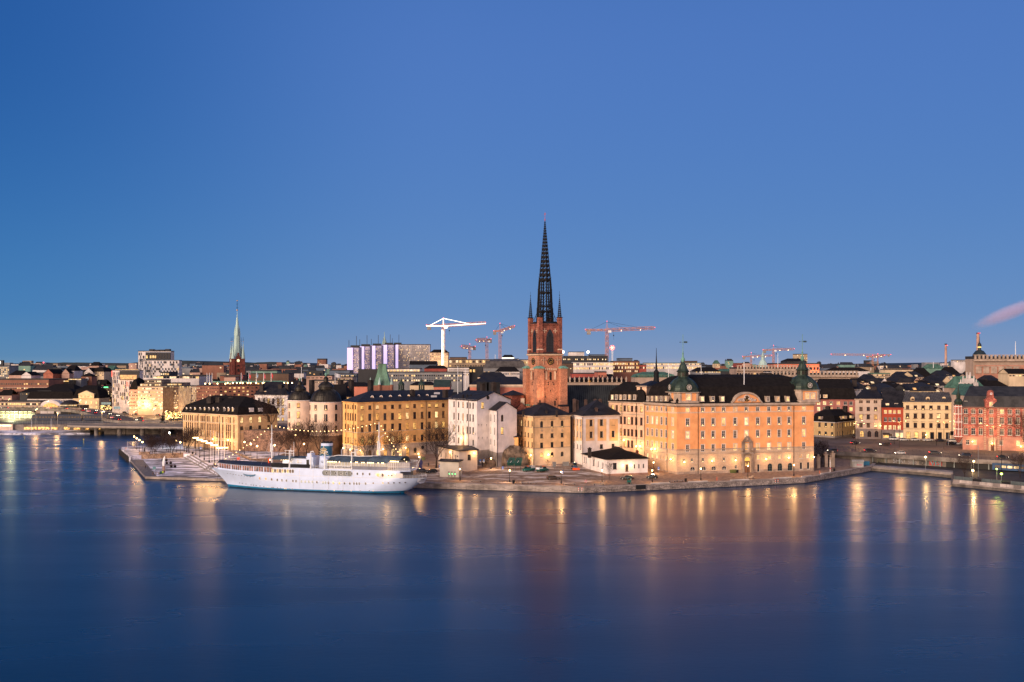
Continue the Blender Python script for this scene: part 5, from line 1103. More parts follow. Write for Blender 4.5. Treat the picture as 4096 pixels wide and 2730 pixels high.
awning(hx0-.2,stx(1640),lambda x:hb(x,6)-.1,10.6,11.9,'deck_awning',20);awning(stx(1640),stx(1985),lambda x:max(1.5,hb(x,6)-.1),10.6,12.3,'deck_awning',14,True,True)
TENT=glow('tent_glazing',(1,.72,.42),.22,.6,(.25,.25,.23))
side_strip(hx0,stx(1850),8.9,10.4,6,-.25,TENT,'deck_glazing',24)
for k in range(22):
 x=hx0+(stx(1850)-hx0)*k/21;m=MB(SW)
 for sg in(-1,1):m.tube((x,sg*(hb(x,6)-.22),7.95),(x,sg*(hb(x,6)-.22),10.6),.06,n=4)
 m.build('awning_post',ship,False,True)
side_strip(stx(1470),stx(1850),7.95,9.1,6,.02,GREYC,'grey_screen',14,False)
bx0,bx1=stx(1218),stx(1450);side_strip(bx0,bx1,7.95,9.15,6,.05,mat('banner_cloth',(.66,.66,.68),var=.05),'banner',6,False)
def text(body,size,name,mt,parent,loc,rot,ext=.015,al='CENTER'):
 cu=bpy.data.curves.new('lettering','FONT');cu.body=body;cu.size=size;cu.align_x=al;cu.align_y='CENTER';cu.extrude=ext;tmp=bpy.data.objects.new('tmp',cu);COL.objects.link(tmp)
 bpy.context.view_layer.update();me=bpy.data.meshes.new_from_object(tmp.evaluated_get(bpy.context.evaluated_depsgraph_get()));bpy.data.objects.remove(tmp);bpy.data.curves.remove(cu)
 me.materials.clear();me.materials.append(mt);o=bpy.data.objects.new(name,me);COL.objects.link(o);o.parent=parent;o.location=loc;o.rotation_euler=rot;return o
xm=(bx0+bx1)/2;text('HOTEL & RESTAURANT',.95,'lettering',mat('lettering_black',(.02,.02,.025),var=0),ship,(xm,-(hb(xm,6)+.13),8.55),(R(90),0,0)).scale=(.92,1,1)
text('MALARDR',.55,'lettering',MATS['lettering_black'],ship,(xt-.75,-1.9,4.9),(R(78),0,R(52))).scale=(.6,1,1)
rail([(x,-(hb(x,6)-.05),7.95)for x in[stx(1030)+k*(bx0-stx(1030))/8 for k in range(9)]],1.1,4,WHITE,'deck_rail')
aft=[(x,-(hb(x,6)+.02),7.95)for x in[stx(1855)+k*(SL+3.3-stx(1855))/11 for k in range(12)]];aft=[(x,min(y,-2.6),z)for x,y,z in aft]+[(SL+4.3,0,7.95)]+[(x,-min(y,-2.6),z)for x,y,z in aft[::-1]]
rail(aft,2.7,2,WHITE,'aft_deck_screen_frame',.09);m=MB(mat('frosted_screen',(.38,.33,.3),rough=.25,var=.1))
for p,q in zip(aft,aft[1:]):m.poly([(p[0],p[1],8.9),(q[0],q[1],8.9),(q[0],q[1],10.6),(p[0],p[1],10.6)])
m.build('aft_screen',ship,False,True);rail(aft,1.0,4,WHITE,'aft_rail')
m=MB(SW);m.poly([(x,y,z)for x,y,z in aft]);m.build('aft_deck',ship,False,True)
m=MB(WHITE);m.tube((SL+4.0,-.5,8),(SL+6.2,-.5,12.2),.09,.06,5);fs=m.build('ensign_staff',ship,False,True)
m=MB(mat('flag_navy',(.03,.03,.10),rough=.9,var=.4));m.grid([[(SL+6.0-k*.15,-.5+.12*math.sin(k*1.3),11.9-k*.75)for k in range(5)],[(SL+6.8-k*.1,-.45-.15*math.sin(k),10.6-k*.7)for k in range(5)]],False);o=m.build('ensign',ship,False,True)
fx0,fx1=stx(1047),stx(1172);fc=(fx0+fx1)/2;fl=(fx1-fx0)/2;ze_=[(7.9,SW),(12.1,SB),(15.5,SW),(16.3,BLKC)]
def fring(z):k=1-.012*(z-8);off=.08*(z-8);return[(fc+off+fl*k*math.copysign(abs(math.cos(a_))**.8,math.cos(a_)),2.0*k*math.copysign(abs(math.sin(a_))**.8,math.sin(a_)),z+.0)for a_ in[6.28318*j/28 for j in range(28)]]
m=MB(SW);zs_=[7.9,11.9,11.9,15.3,15.3,16.1,16.1,16.5]
FBL=mat('funnel_blue',(.016,.12,.22),rough=.45,var=.1)
for(z0,z1,mt_)in((7.9,11.9,SW),(11.9,15.3,FBL),(15.3,16.2,SW),(16.2,16.55,BLKC)):m.m(mt_);m.grid([fring(z0),fring(z1)])
m.m(BLKC);m.poly(fring(16.5));fu=m.build('funnel',ship,True,True)
m=MB(BLKC)
for x in(-1.2,.3,1.5):m.tube((fc+.7+x,0,16.4),(fc+.7+x,0,16.9),.25,n=8)
o=m.build('exhaust',fu,False,True);o.location=(0,0,0)
GO=mat('gold_paint',(.75,.58,.33),rough=.4,var=0);m=MB(GO);ox,oz,yy=fc+.35,12.4,-2.0
def st(pts,r_=.085):m.path([(ox+a_*1.15,yy-.02,oz+b_*1.15)for a_,b_ in pts],r_,5)
for sg in(-1,1):
 st([(sg*1.15,.15),(sg*1.0,.05),(sg*.9,.2),(sg*.85,.9),(sg*.5,.2),(sg*.25,.95),(sg*.05,.1)]);st([(sg*.25,.95),(sg*.55,.3)]);st([(sg*.85,.9),(sg*1.15,.7),(sg*1.35,.85)],.07);st([(sg*1.15,.15),(sg*1.4,.05),(sg*1.55,.25)],.06)
st([(-.8,1.15),(0,1.02),(.8,1.15)],.1);st([(-.8,1.3),(0,1.18),(.8,1.3)],.08)
for k in range(7):t_=-1+k/3;st([(t_*.75,1.25),(t_*1.0,1.85-.35*t_*t_)],.07);m.ball((ox+t_*1.15,yy-.02,oz+(1.9-.35*t_*t_)*1.15),.13,6,4)
st([(-.55,1.5),(0,2.05),(.55,1.5)],.06);st([(0,1.9),(0,2.45)],.07);st([(-.14,2.28),(.14,2.28)],.06)
o=m.build('monogram',fu,False,True);o.location=(0,0,0)
m=MB(SW);vx=stx(1130)
rings=[]
for k in range(9):
 a_=k/8;th=math.pi*.5*max(0,(a_-.35)/.65);cx_,cz_=vx+.9-(1.3*(1-math.cos(th))),7.9+2.0*min(1,a_/.35)+1.0*math.sin(th)+.0;r_=.95+.35*a_
 rings.append([(cx_+r_*math.cos(q)*math.cos(th),-2.9+r_*math.sin(q),cz_+r_*math.cos(q)*math.sin(th))for q in[6.2832*j/14 for j in range(14)]])
m.grid(rings,True);m.build('cowl_ventilator',ship,True,True)
for X,far in((797,0),(1025,0),(1175,0),(1462,0),(995,1),(1217,1),(1367,1),(1635,1)):
 x=stx(X);y=-(hb(x,6)+.02)if not far else hb(x,6);ztop=13.6;m=MB(WHITE);m.tube((x,y,7.9),(x,y,ztop),.22,.17,6);m.tube((x,y,ztop),(x+.9,y+.2,ztop+.1),.15,n=5);m.tube((x+.7,y*.8,8.2),(x+.15,y,ztop-.5),.06,n=4);m.ball((x+.9,y+.2,ztop-.15),.2,6,4);m.tube((x,y,7.9),(x,y,8.4),.35,.25,6);m.build('davit',ship,False,True)
m=MB(WHITE);pts=[(stx(1185),-1.2,11.6),(stx(1260),-1,12.2),(stx(1500),-1,12.0),(stx(1690),-1,12.3)];m.path(pts,.12,5);m.build('awning_spar',ship,False,True)
m=MB(WHITE);xr=stx(735)
for dx in(-1.5,0,1.5):m.tube((xr+dx,-1,11.2),(xr+dx,-1,13.6),.06,n=4)
for z in(12.4,13.4):m.tube((xr-1.8,-1,z),(xr+1.9,-1,z),.07,n=4)
m.tube((stx(752),-1,11.2),(stx(752),-1,14.2),.09,n=5);m.grid([[(stx(752)+.35*math.cos(6.2832*j/12),-1+dy,14.5+.55*math.sin(6.2832*j/12))for j in range(12)]for dy in(-.06,.06)]);m.tube((stx(784),-1,11.2),(stx(784),-1,16.4),.09,.06,5);m.build('radio_gear',ship,False,True)
def mast(X,ytop,y0,tag_):
 x=stx(X);p=BOW+sd*x;z1=wz(ytop,p.y);m=MB(WHITE);m.tube((x,0,7.5),(x,0,z1),.27,.12,8)
 m.tube((x-.5,0,z1-3),(x+.5,0,z1-3),.06,n=4);m.box(x-.5,x-.25,-.3,.3,z1-9.5,z1-6.5);m.box(x+.3,x+.5,-.25,.25,z1-9,z1-7);m.tube((x+.2,0,8),(x+.2,0,z1-7),.1,n=4);m.ball((x,-.35,z1-5),.3,6,4)
 for dx,dy in((-4,-3.5),(4,-3.5),(5,3),(-5,3)):m.tube((x+dx*.6,dy,8),(x,0,z1-4),.025,n=3)
 m.build('mast',ship,False,True);return Vector((x,0,z1))
mf=mast(531,zy(2,1140),0,'fore');ma=mast(1692,zy(3,1108),0,'aft')
x=mf.x;m=MB(WHITE)
m=MB(WHITE);m.tube((ma.x+.1,0,ma.z-5.5),(ma.x+2.2,-.8,ma.z-4.2),.06,n=4);m.build('lamp_arm',ship,False,True)
m=MB(REDL);m.ball((mf.x-.5,-.6,10.3),.2,6,4);m.m(ORANGE);m.box(mf.x-1.0,mf.x-.6,-.8,-.5,8.6,10.2);m.build('signal_lantern',ship,False,True)
for X,z in[(x,10.35)for x in(1207,1226,1242,1258,1276,1295,1330,1452,1505,1520,1570,1592,1633,1650,1668,1690,1745,1785,1800)]+[(x,11.0)for x in(1880,1895,1905,1915,1926,1940,1958,1970)]+[(x,10.45)for x in(690,715,735,752,765,782)]:
 x=stx(X);y=-(hb(x,6)-.1)if X>1000 else-4.0;m=MB(BULB);m.ball((x,y,z),.14,6,4);m.build('awning_bulb',ship,False,True)
for X,p in((1240,45),(1500,45),(1640,45),(1780,60),(740,60),(1925,50)):lamp_light(ship,(stx(X),-(hb(stx(X),6)-1.6)if X>1000 else-3.6,10.0),p,(1,.66,.36),.4)
FBULB=glow('festoon_bulb',(1,.6,.24),7)
so_=thing('string_lights','string of warm bulbs strung from the bow over both ship masts to the stern','string lights',(BOW.x,BOW.y,0),rz=math.atan2(sd.y,sd.x))
bowp,sternp=Vector((-6.6,0,7.4)),Vector((stx(2130),-1.0,8.2))
cm=MB(IRON)
for a_,b_,sag,n_ in((bowp,mf,1.2,17),(mf,ma,2.6,26),(ma,sternp,1.6,17)):
 pts=[a_.lerp(b_,k/n_)-Vector((0,0,sag*4*(k/n_)*(1-k/n_)))for k in range(n_+1)];cm.path(pts,.03,3)
 for p in pts[1:-1]:m=MB(FBULB);m.ball(p+Vector((0,0,-.12)),.15,6,4);m.build('bulb',so_,False,True)
cm.build('cable',so_,False,True)
m=MB(ROPE);a_=BOW+sd*-4.2;w_=G(zx('b',17),zy('b',538),0);m.tube((a_.x,a_.y,4.5),w_,.07,n=4);tag(m.build('anchor_chain'),'dark anchor chain running from the white bow down into the water','chain')
BARK=mat('bark',(.035,.024,.02),rough=.9,var=.3);TWIG=mat('twigs',(.045,.026,.022),rough=.9,var=.25)
def tree_meshes(seed,h,spread=.5,trunk=.2,dens=1.0,young=False):
 r=random.Random(seed);tm,cm=MB(BARK),MB(TWIG);r0=h*(.026 if not young else .01);LN=[trunk*h]+[q*h for q in(.34,.25,.18,.12,.08)];mn=.017 if not young else .012
 def grow(p,d,rad,lvl,mb):
  n=4 if lvl<4 else 2;ln=LN[lvl]*r.uniform(.8,1.15)
  for k in range(n):
   d=(d+Vector((r.uniform(-1,1),r.uniform(-1,1),r.uniform(-.1,.7)))*(.06+.07*min(lvl,3))).normalized();q=p+d*ln/n;r1=max(mn,rad*.86)
   mb.tube(p,q,rad,r1,6 if lvl<1 else 4 if lvl<2 else 3,False);rad=r1;p=q
   if 0<lvl<5 and k<n-1 and r.random()<.72*dens:side(p,d,rad,lvl,.95)
  if lvl<5:
   for _ in range(5 if lvl==0 else 2):side(p,d,rad,lvl,.6 if lvl else spread)
 def side(p,d,rad,lvl,w):
  a=r.uniform(0,6.28);o_=d.orthogonal().normalized();s_=o_*math.cos(a)+d.cross(o_)*math.sin(a);grow(p,(d*.8+s_*r.uniform(.4,1)*w+Vector((0,0,.12))).normalized(),max(rad*.6,mn),lvl+1,cm)
 grow(Vector((0,0,-.2)),Vector((0,0,1)),r0,0,tm)
 zs_=sorted(v[2]for v in cm.v);k=h/zs_[int(len(zs_)*.985)]
 for mb in(tm,cm):mb.v=[(x*k,y*k,z*k)for x,y,z in mb.v]
 return tm.mesh('trunk'),cm.mesh('crown')
TM=[tree_meshes(s,10,sp,tr)for s,sp,tr in((3,.8,.2),(8,.7,.17),(21,.95,.22),(34,.65,.16))];YT=tree_meshes(5,5,.35,.3,.35,True)
def tree(px,py,h,k,label,base=None,group='bare winter trees',name='bare_tree'):
 p=base if base is not None else GP(px,py);ms=TM[k%4]if k>=0 else YT;sc=h/(10 if k>=0 else 5)
 t_=thing(name,label,'tree',p,group,rz=(px*1.7)%6.28);t_.scale=(sc,sc,sc);put(ms[0],'trunk',t_);put(ms[1],'crown',t_);return t_
zpark=2.75
for k,(x,y,h,lab)in enumerate([(612,600,7.6,'small bare park tree, outermost of the clump by the promontory globe lamps'),(640,622,8,'small bare park tree second from the water in the promontory clump'),(668,640,6.4,'low bare park tree behind the bronze statue'),(697,658,7.2,'bare park tree whose trunk stands just above the park wall, left one'),(722,675,8.2,'bare park tree closest to the park wall'),(828,572,9.6,'tallest bare park tree in front of the road bridge'),(890,608,7.6,'bare park tree just left of the white floodlight mast'),(916,620,6.6,'low bare park tree below the white floodlight'),(950,645,7.8,'bare park tree just right of the white floodlight mast'),(985,660,8.4,'bare park tree with pale trunk lit by a lamp beside the steps'),(1165,617,9,'slim bare street tree with whitish trunk at the cream house corner'),(1205,625,11,'tall bare street tree before the left end of the cream house'),(1240,640,12,'tall bare street tree nearest the row of cluster lamps')]):
 p=G(zx('a',x),zy('a',y),zpark);tree(zx('a',x),0,h,k,lab,p)
tree(1086,1721,16,1,'tall bare tree standing on top of the rubble retaining wall',Vector((wx(1086,456),456,13.2)))
for px,Y,h,k,lab in((1115,428,11,2,'bare tree before the rubble wall, left of the ship funnel'),(1150,436,10,3,'lower bare tree in the gap between rubble wall and left tower'),(1195,424,14.6,0,'tall bare tree below the left round tower'),(1226,434,11,2,'bare tree rising between the two round towers'),(1276,425,15.5,1,'tallest bare tree in front of the right round tower'),(1296,432,14.5,3,'bare tree against the right round tower, close to its right edge'),(1466,402,11.5,0,'bare tree before the left corner of the yellow house'),(1572,405,12,3,'bare tree before the lit arched windows of the yellow house')):
 x=wx(px,Y);tree(px,0,h,k,lab,Vector((x,Y,gz(x,Y))))
tree(zx('c',355),zy('c',578),17,2,'large spreading bare tree between yellow house and low annex')
for x,y,h,lab in((665,745,6.3,'thin staked sapling before the corner of the low white pavilion'),(855,650,5.2,'thin sapling before the lit door of the low white pavilion')):tree(zx('d',x),zy('d',y),h,-1,lab,group='saplings',name='sapling')
for x,y,h,lab in((1010,520,4,'small leafless shrub at the white gabled wall'),(1845,572,3.2,'thin sapling beside the green pickup trucks')):tree(zx('c',x),zy('c',y),h,-1,lab,group='saplings',name='sapling')
def proto_lantern():
 r=thing('street_lantern','-','street lamp',(0,0,0),'lantern lamps on the quay')
 m=MB(IRON);m.lathe([(.2,0),(.2,.7),(.13,.85),(.09,1.0),(.07,3.6),(.1,3.65),(.05,3.8)],n=8);m.tube((-.3,0,3.35),(.3,0,3.35),.03,n=4);m.build('post',r,local=True)
 m=MB(BULB);m.lathe([(.14,3.82),(.25,4.3)],n=6);m.build('glass',r,local=True);m=MB(IRON);m.lathe([(.3,4.3),(.18,4.55),(.05,4.7),(.03,4.9)],n=6);m.build('cap',r,local=True);lamp_light(r,(0,-.45,4.05),400);return r
def proto_globe():
 r=thing('globe_lamp','-','street lamp',(0,0,0),'globe lamps around the promontory')
 m=MB(IRON);m.lathe([(.16,0),(.14,.9),(.08,1.0),(.06,5.1)],n=8);m.build('post',r,local=True);m=MB(BULB);m.ball((0,0,5.4),.34,10,6);m.build('globe',r,local=True);lamp_light(r,(0,-.5,5.0),300);return r
def proto_cluster():
 r=thing('cluster_lamp','-','street lamp',(0,0,0),'row of cluster lamps above the steps')
 m=MB(IRON);m.lathe([(.3,0),(.3,.9),(.14,1.0),(.1,8.6)],n=8);m.tube((-1.25,0,8.6),(1.25,0,8.6),.07,n=5);m.build('post',r,local=True)
 for k in range(6):m=MB(BULB);m.ball((-1.25+k*.5,0,8.95),.26,8,5);m.build('globe',r,local=True)
 lamp_light(r,(0,-.6,8.5),420,r=.6);return r
lan,glo,clu=proto_lantern(),proto_globe(),proto_cluster()
used=set()
def spot(proto,p,lab,sc=1.0,rz=0):
 if proto not in used:used.add(proto);proto.location=p;proto.rotation_euler=(0,0,rz);proto.scale=(sc,)*3;proto['label']=lab;return proto
 return dup(proto,p,lab,rz,sc=sc)
for k,x,y,lab in(('c',673,750,'lit black lantern at the quay edge in front of the lavatory kiosk'),('c',1340,772,'lit black lantern at the quay edge below the green containers'),('c',2033,793,'lit black lantern at the quay edge beside the brown estate car'),('c',125,572,'lit black lantern behind the ship stern near the large bare tree'),('c',1090,595,'lit black lantern set back before the grey boulder'),('d',565,770,'lit black lantern at the quay edge before the low white pavilion'),('d',1240,772,'lit black lantern in front of the black hatchback with a roof light'),('d',1258,655,'lit black lantern at the mouth of the alley beside the orange palace'),('d',1893,745,'lit black lantern on the pavement before the palace left half'),('e',643,870,'lit black lantern right in front of the palace portal'),('e',1262,858,'lit black lantern before the right downpipe of the palace')):
 spot(lan,GP(zx(k,x),zy(k,y)),lab)
for px,Y,lab in((1079.5,382,'lit lantern standing behind the ship bow saloon'),(1529,388,'lit lantern behind the ship, before the yellow house arches'),(1677,386,'lit lantern behind the ship stern flag')):
 x=wx(px,Y);spot(lan,Vector((x,Y,gz(x,Y))),lab)
for x,y,lab in((379,555,'globe lamp at the outer tip of the promontory, farthest from the town'),(420,587,'globe lamp on the promontory edge, next after the outermost'),(461,620,'globe lamp on the promontory edge before the small trees'),(509,655,'globe lamp behind the bronze statue'),(1040,628,'globe lamp in the park just left of the steps, farther one'),(1104,660,'globe lamp by the top corner of the park wall')):spot(glo,G(zx('a',x),zy('a',y),zpark),lab)
for x,y,lab in((2021,605,'globe lamp at the corner of the cream house'),(2110,660,'globe lamp before the door in the rubble wall'),(2210,697,'globe lamp in the snowy bed right of the rubble wall door'),(2308,733,'globe lamp at the right end of the snowy bed')):spot(glo,GP(zx('a',x),zy('a',y)),lab)
for px,Y,lab in((zx(2,1137),418,'globe lamp behind the ship wheelhouse, among the trees'),(zx('b',952),424,'small globe lamp left of the ship funnel'),):x=wx(px,Y);spot(glo,Vector((x,Y,gz(x,Y))),lab)
x=wx(zx('b',862),441);spot(glo,Vector((x,441,6.5)),'warm globe lamp high on the ramp between the round towers')
for(x,y),n_ in zip(((1345,665),(1408,710),(1478,748),(1556,790),(1638,835),(1722,862)),('farthest from the ship','second farthest from the ship','third from the tree end','third from the ship end','second nearest to the ship','nearest to the ship bow')):
 p=G(zx('a',x),zy('a',y),2.95);hd={1345:400,1408:430,1478:455,1556:485,1638:517,1722:557}[x];spot(clu,p,'lamp with a bar of glowing globes above the steps, '+n_,(wz(zy('a',hd),p.y)-2.95)/8.95)
p=GP(zx('a',1815),zy('a',765));spot(clu,p,'lower lamp with a bar of glowing globes just behind the ship bow',.62)
r=thing('floodlight_mast','tall mast with a cold white floodlight among the park trees','floodlight',(*G(zx('a',935),zy('a',560),zpark).xy,zpark));L=r.location;m=MB(STEEL);hh=wz(zy('a',320),L.y)-zpark;m.tube((0,0,0),(0,0,hh),.12,.08,6);m.build('post',r,local=True);m=MB(BULBW);m.ball((0,-.3,hh),.4,8,5);m.build('floodlight',r,local=True);lamp_light(r,(0,-.9,hh-.2),500,(.85,1,.9),.4)
for k,(x,y0,y1,lab)in enumerate(((1580,290,792,'farthest from the ship'),(1621,300,815,'second from the tree end'),(1664,315,835,'third from the tree end'),(1704,335,862,'third from the ship end'),(1750,345,800,'second nearest to the ship'),(1797,375,770,'nearest to the ship bow'))):
 p=G(zx('a',x),zy('a',y1),2.9);r=thing('flagpole','bare white flagpole in the row along the steps, '+lab,'flagpole',p,'flagpoles along the steps');m=MB(WHITE);h=wz(zy('a',y0),p.y)-2.9;m.tube((0,0,0),(0,0,h),.09,.05,6);m.ball((0,0,h+.08),.12,6,4);m.m(STEEL);m.lathe([(.2,0),(.2,.15),(.1,.3)],n=8);m.build('pole',r,local=True)
RUB_=mat('tyre_rubber',(.012,.012,.013),rough=.85,var=0);HUB=mat('alloy',(.3,.3,.31),rough=.35,metal=.8,var=0);GLS=mat('car_glass',(.015,.018,.022),rough=.08,spec=.6,var=0);HEADOFF=mat('lamp_lens',(.6,.6,.6),rough=.15,var=0);TAILOFF=mat('tail_lens',(.25,.01,.01),rough=.2,var=0);HEADON=glow('headlight_on',(1,.86,.6),18);TAILON=glow('tail_light_on',(1,.03,.02),9)
PROF={'hatch':([(-2.0,.3),(2.0,.3),(2.02,.62),(1.9,.86),(1.0,.98),(-1.75,1.0),(-2.0,.86)],[(1.05,.97),(.35,1.46),(-1.3,1.5),(-1.88,.99)],1.75),'estate':([(-2.3,.3),(2.3,.3),(2.32,.6),(2.2,.84),(1.15,.96),(-2.1,1.0),(-2.32,.8)],[(1.2,.95),(.45,1.43),(-1.7,1.48),(-2.22,.99)],1.82),'suv':([(-2.2,.38),(2.2,.38),(2.25,.75),(2.15,1.02),(1.1,1.12),(-2.05,1.15),(-2.25,.95)],[(1.15,1.11),(.5,1.62),(-1.6,1.68),(-2.15,1.14)],1.86),'van':([(-2.3,.35),(2.35,.35),(2.4,.75),(2.3,1.05),(1.5,1.25),(-2.3,1.3),(-2.35,1.0)],[(1.55,1.24),(.75,1.9),(-2.1,1.95),(-2.32,1.29)],1.9)}
def car(label,p,ang,kind,paint,group=None,lit=False,bed=None,cat='car',bar=False):
 body,top,w=PROF[kind];r=thing('pickup_truck' if bed else 'van' if kind=='van' else 'car',label,cat,p,group,ang);hw=w/2
 m=MB(paint);ins=[(hw*.86,.0),(hw,.04),(hw,1),(hw*.9,1)]
 rings=[[(x,y,z)for x,z in body]for y in(-hw*.9,)]
 def ext(poly,ys,mb):
  rings=[]
  for y,k in ys:cx_=sum(a for a,_ in poly)/len(poly);cz_=sum(b_ for _,b_ in poly)/len(poly);rings.append([(cx_+(a-cx_)*k,y,cz_+(b_-cz_)*(1-(1-k)*.6))for a,b_ in poly])
  mb.grid(rings,True,True,True)
 ext(body,((-hw,.965),(-hw*.93,1),(hw*.93,1),(hw,.965)),m);m.build('body',r,True,True)
 tp=top if not bed else[(1.55,1.24),(.85,1.88),(-.35,1.92),(-.45,1.27)]
 g=MB(GLS);ext(tp,((-hw*.84,.95),(-hw*.74,1),(hw*.74,1),(hw*.84,.95)),g);g.build('windows',r,local=True)
 m=MB(paint);zr=max(b_ for _,b_ in tp);xs_=[a for a,b_ in tp if b_>zr-.1];m.box(min(xs_)-.04,max(xs_)+.02,-hw*.76,hw*.76,zr-.09,zr+.03)
 for sg in(-1,1):
  y=sg*hw*.83
  for a,b_ in((tp[0],tp[1]),(tp[3],tp[2])):m.tube((a[0],y,a[1]),(b_[0],y*.9,b_[1]),.06,n=4)
  x=(tp[1][0]+tp[2][0])/2;m.tube((x,y*1.02,tp[0][1]),(x,y*.92,zr-.05),.05,n=4)
 m.build('roof_panel',r,local=True)
 key='wheel_'+kind
 if key not in WM:
  t_=MB(RUB_);t_.tube((0,-.11,0),(0,.11,0),.33,n=14);h_=MB(HUB);h_.tube((0,-.125,0),(0,.125,0),.2,n=10);WM[key]=(t_.mesh('wheel'),h_.mesh('rim'))
 for sx_ in(-1,1):
  for sy_ in(-1,1):o=put(WM[key][0],'wheel',r,(sx_*(body[1][0]-.78),sy_*(hw-.1),.33));put(WM[key][1],'rim',o)
 for sg in(-1,1):
  fx=max(a for a,_ in body)-.06;bx=min(a for a,_ in body)+.06
  m=MB(HEADON if lit else HEADOFF);m.box(fx-.1,fx+.06,sg*hw*.72-.18,sg*hw*.72+.18,.62,.78);m.build('headlight',r,local=True)
  m=MB(TAILON if lit else TAILOFF);m.box(bx-.06,bx+.1,sg*hw*.78-.14,sg*hw*.78+.14,.68,.92);m.build('tail_light',r,local=True)
 if bed:m=MB(bed);m.box(-2.35,-.5,-hw*.98,hw*.98,1.0,1.12);m.box(-2.35,-2.28,-hw*.98,hw*.98,1.12,1.6 if bed is WHITE else 2.1);[m.box(-2.35,-.5,s_-.03,s_+.03,1.12,1.6 if bed is WHITE else 2.1)for s_ in(-hw*.95,hw*.95)];m.build('truck_bed',r,local=True)
 if bar:m=MB(ORANGE);m.box(.2,.5,-.6,.6,zr+.031,zr+.18);m.build('beacon_bar',r,local=True)
 return r
PB=mat('black_paint',(.012,.012,.014),rough=.25,spec=.5,var=0);PBR=mat('brown_paint',(.07,.05,.042),rough=.3,metal=.3,var=0);PG=mat('grey_paint',(.08,.075,.072),rough=.3,metal=.3,var=0);PW=mat('white_car_paint',(.62,.6,.58),rough=.3,var=0);PGN=mat('green_truck_paint',(.01,.10,.08),rough=.35,var=0);PDB=mat('navy_paint',(.02,.025,.04),rough=.25,var=0)
car('dark grey suv parked behind the ship stern, its tail to the water',GP(zx('c',165),zy('c',648)),R(35),'suv',PG);car('black hatchback parked behind the ship stern beside a grey suv',GP(zx('c',292),zy('c',648)),R(205),'hatch',PB)
car('brown estate car parked alone on the snowy open yard',GP(zx('c',1925),zy('c',738)),R(12),'estate',PBR)
car('green double-cab truck with tall white cargo box beside the green containers',GP(zx('c',1595),zy('c',628)),R(215),'van',PGN,bed=mat('cargo_white',(.55,.52,.5)),cat='truck',bar=True)
car('green pickup truck with open white bed and yellow tail beside the fenced yard',GP(zx('c',1780),zy('c',630)),R(40),'van',PGN,bed=WHITE,cat='truck',bar=True)
car('black estate car parked before the door of the low white pavilion',GP(zx('d',905),zy('d',738)),R(160),'estate',PB);c_=car('black hatchback with lit roof light parked beside a lantern before the alley',GP(zx('d',1240),zy('d',725)),R(165),'hatch',PB);m=MB(BULBW);m.box(-.6,.3,-.5,.5,1.51,1.6);m.build('roof_light',c_,local=True)
t_=thing('tractor','blue tractor with orange plough blade in the fenced yard','tractor',GP(zx('c',2215),zy('c',605)),rz=R(-80));TB=mat('tractor_blue',(.02,.09,.2),rough=.4)
m=MB(TB);m.box(.1,1.9,-.4,.4,.8,1.4);m.box(-1.2,.3,-.75,.75,.8,1.3);m.box(-1.2,.3,-.8,.8,2.55,2.7);m.build('body',t_,local=True);m=MB(GLS);m.box(-1.15,.25,-.72,.72,1.301,2.549);m.build('cab_glass',t_,local=True)
for x,rr in((-.8,.8),(1.4,.5)):
 for sg in(-1,1):m=MB(RUB_);m.tube((x,sg*.7,rr),(x,sg*1.1,rr),rr,n=14);o=m.build('wheel',t_,local=True);m=MB(HUB);m.tube((x,sg*.68,rr),(x,sg*1.12,rr),rr*.45,n=8);m.build('rim',o,local=True)
m=MB(ORANGE);m.grid([[(2.5,-1.4,.1),(2.2,-1.4,.5),(2.3,-1.4,1.0)],[(2.5,1.4,.1),(2.2,1.4,.5),(2.3,1.4,1.0)]],False);m.box(1.9,2.3,-.2,.2,.4,.7);m.build('plough_blade',t_,local=True);m=MB(BULB);m.ball((-.4,0,2.8),.1,6,4);m.build('beacon',t_,local=True)
GC=mat('green_container',(.008,.07,.055),rough=.5,var=.25)
for x,lab in((1358,'green slanted sand hopper on legs, left of the pair'),(1455,'green slanted sand hopper on legs, right of the pair')):
 p=GP(zx('c',x),zy('c',618));r=thing('sand_hopper',lab,'container',p,'green sand hoppers');m=MB(GC)
 m.grid([[(-1.3,-1.0,2.0),(1.0,-1.0,2.0),(1.0,1.0,2.0),(-1.3,1.0,2.0)],[(-1.5,-1.3,3.0),(1.2,-1.3,3.0),(1.2,1.4,3.0),(-1.5,1.4,3.0)],[(-.6,-.9,4.9),(1.6,-.9,4.9),(1.6,1.4,4.9),(-.6,1.4,4.9)]],True,True,True);m.m(BLK);m.obox((.05,-1.2),(1,0),.25,.1,3.2,4.4);m.build('hopper',r,local=True)
 m=MB(WHITE);m.tube((-.3,-1.4,3.2),(.2,-1.2,3.9),.06,n=4);m.build('handle',r,local=True)
 for sx_ in(-1.1,.9):
  for sy_ in(-.9,.9):m=MB(GC);m.tube((sx_,sy_,0),(sx_,sy_,2.1),.07,n=4);m.build('leg',r,local=True)
KP=mat('kiosk_panel',(.55,.50,.42),rough=.5,var=.08)
k_=Bld('lavatory_kiosk','long beige lavatory kiosk with flat dark roof and green door lights',[V2(zx('c',400),361),V2(zx('c',655),358.5),V2(zx('c',700),364),V2(zx('c',430),367)],gz(wx(1800,360),361),wz(zy('c',495),360),KP,'kiosk')
k_.walls();k_.roof('flat',.25,.5,ROOF)
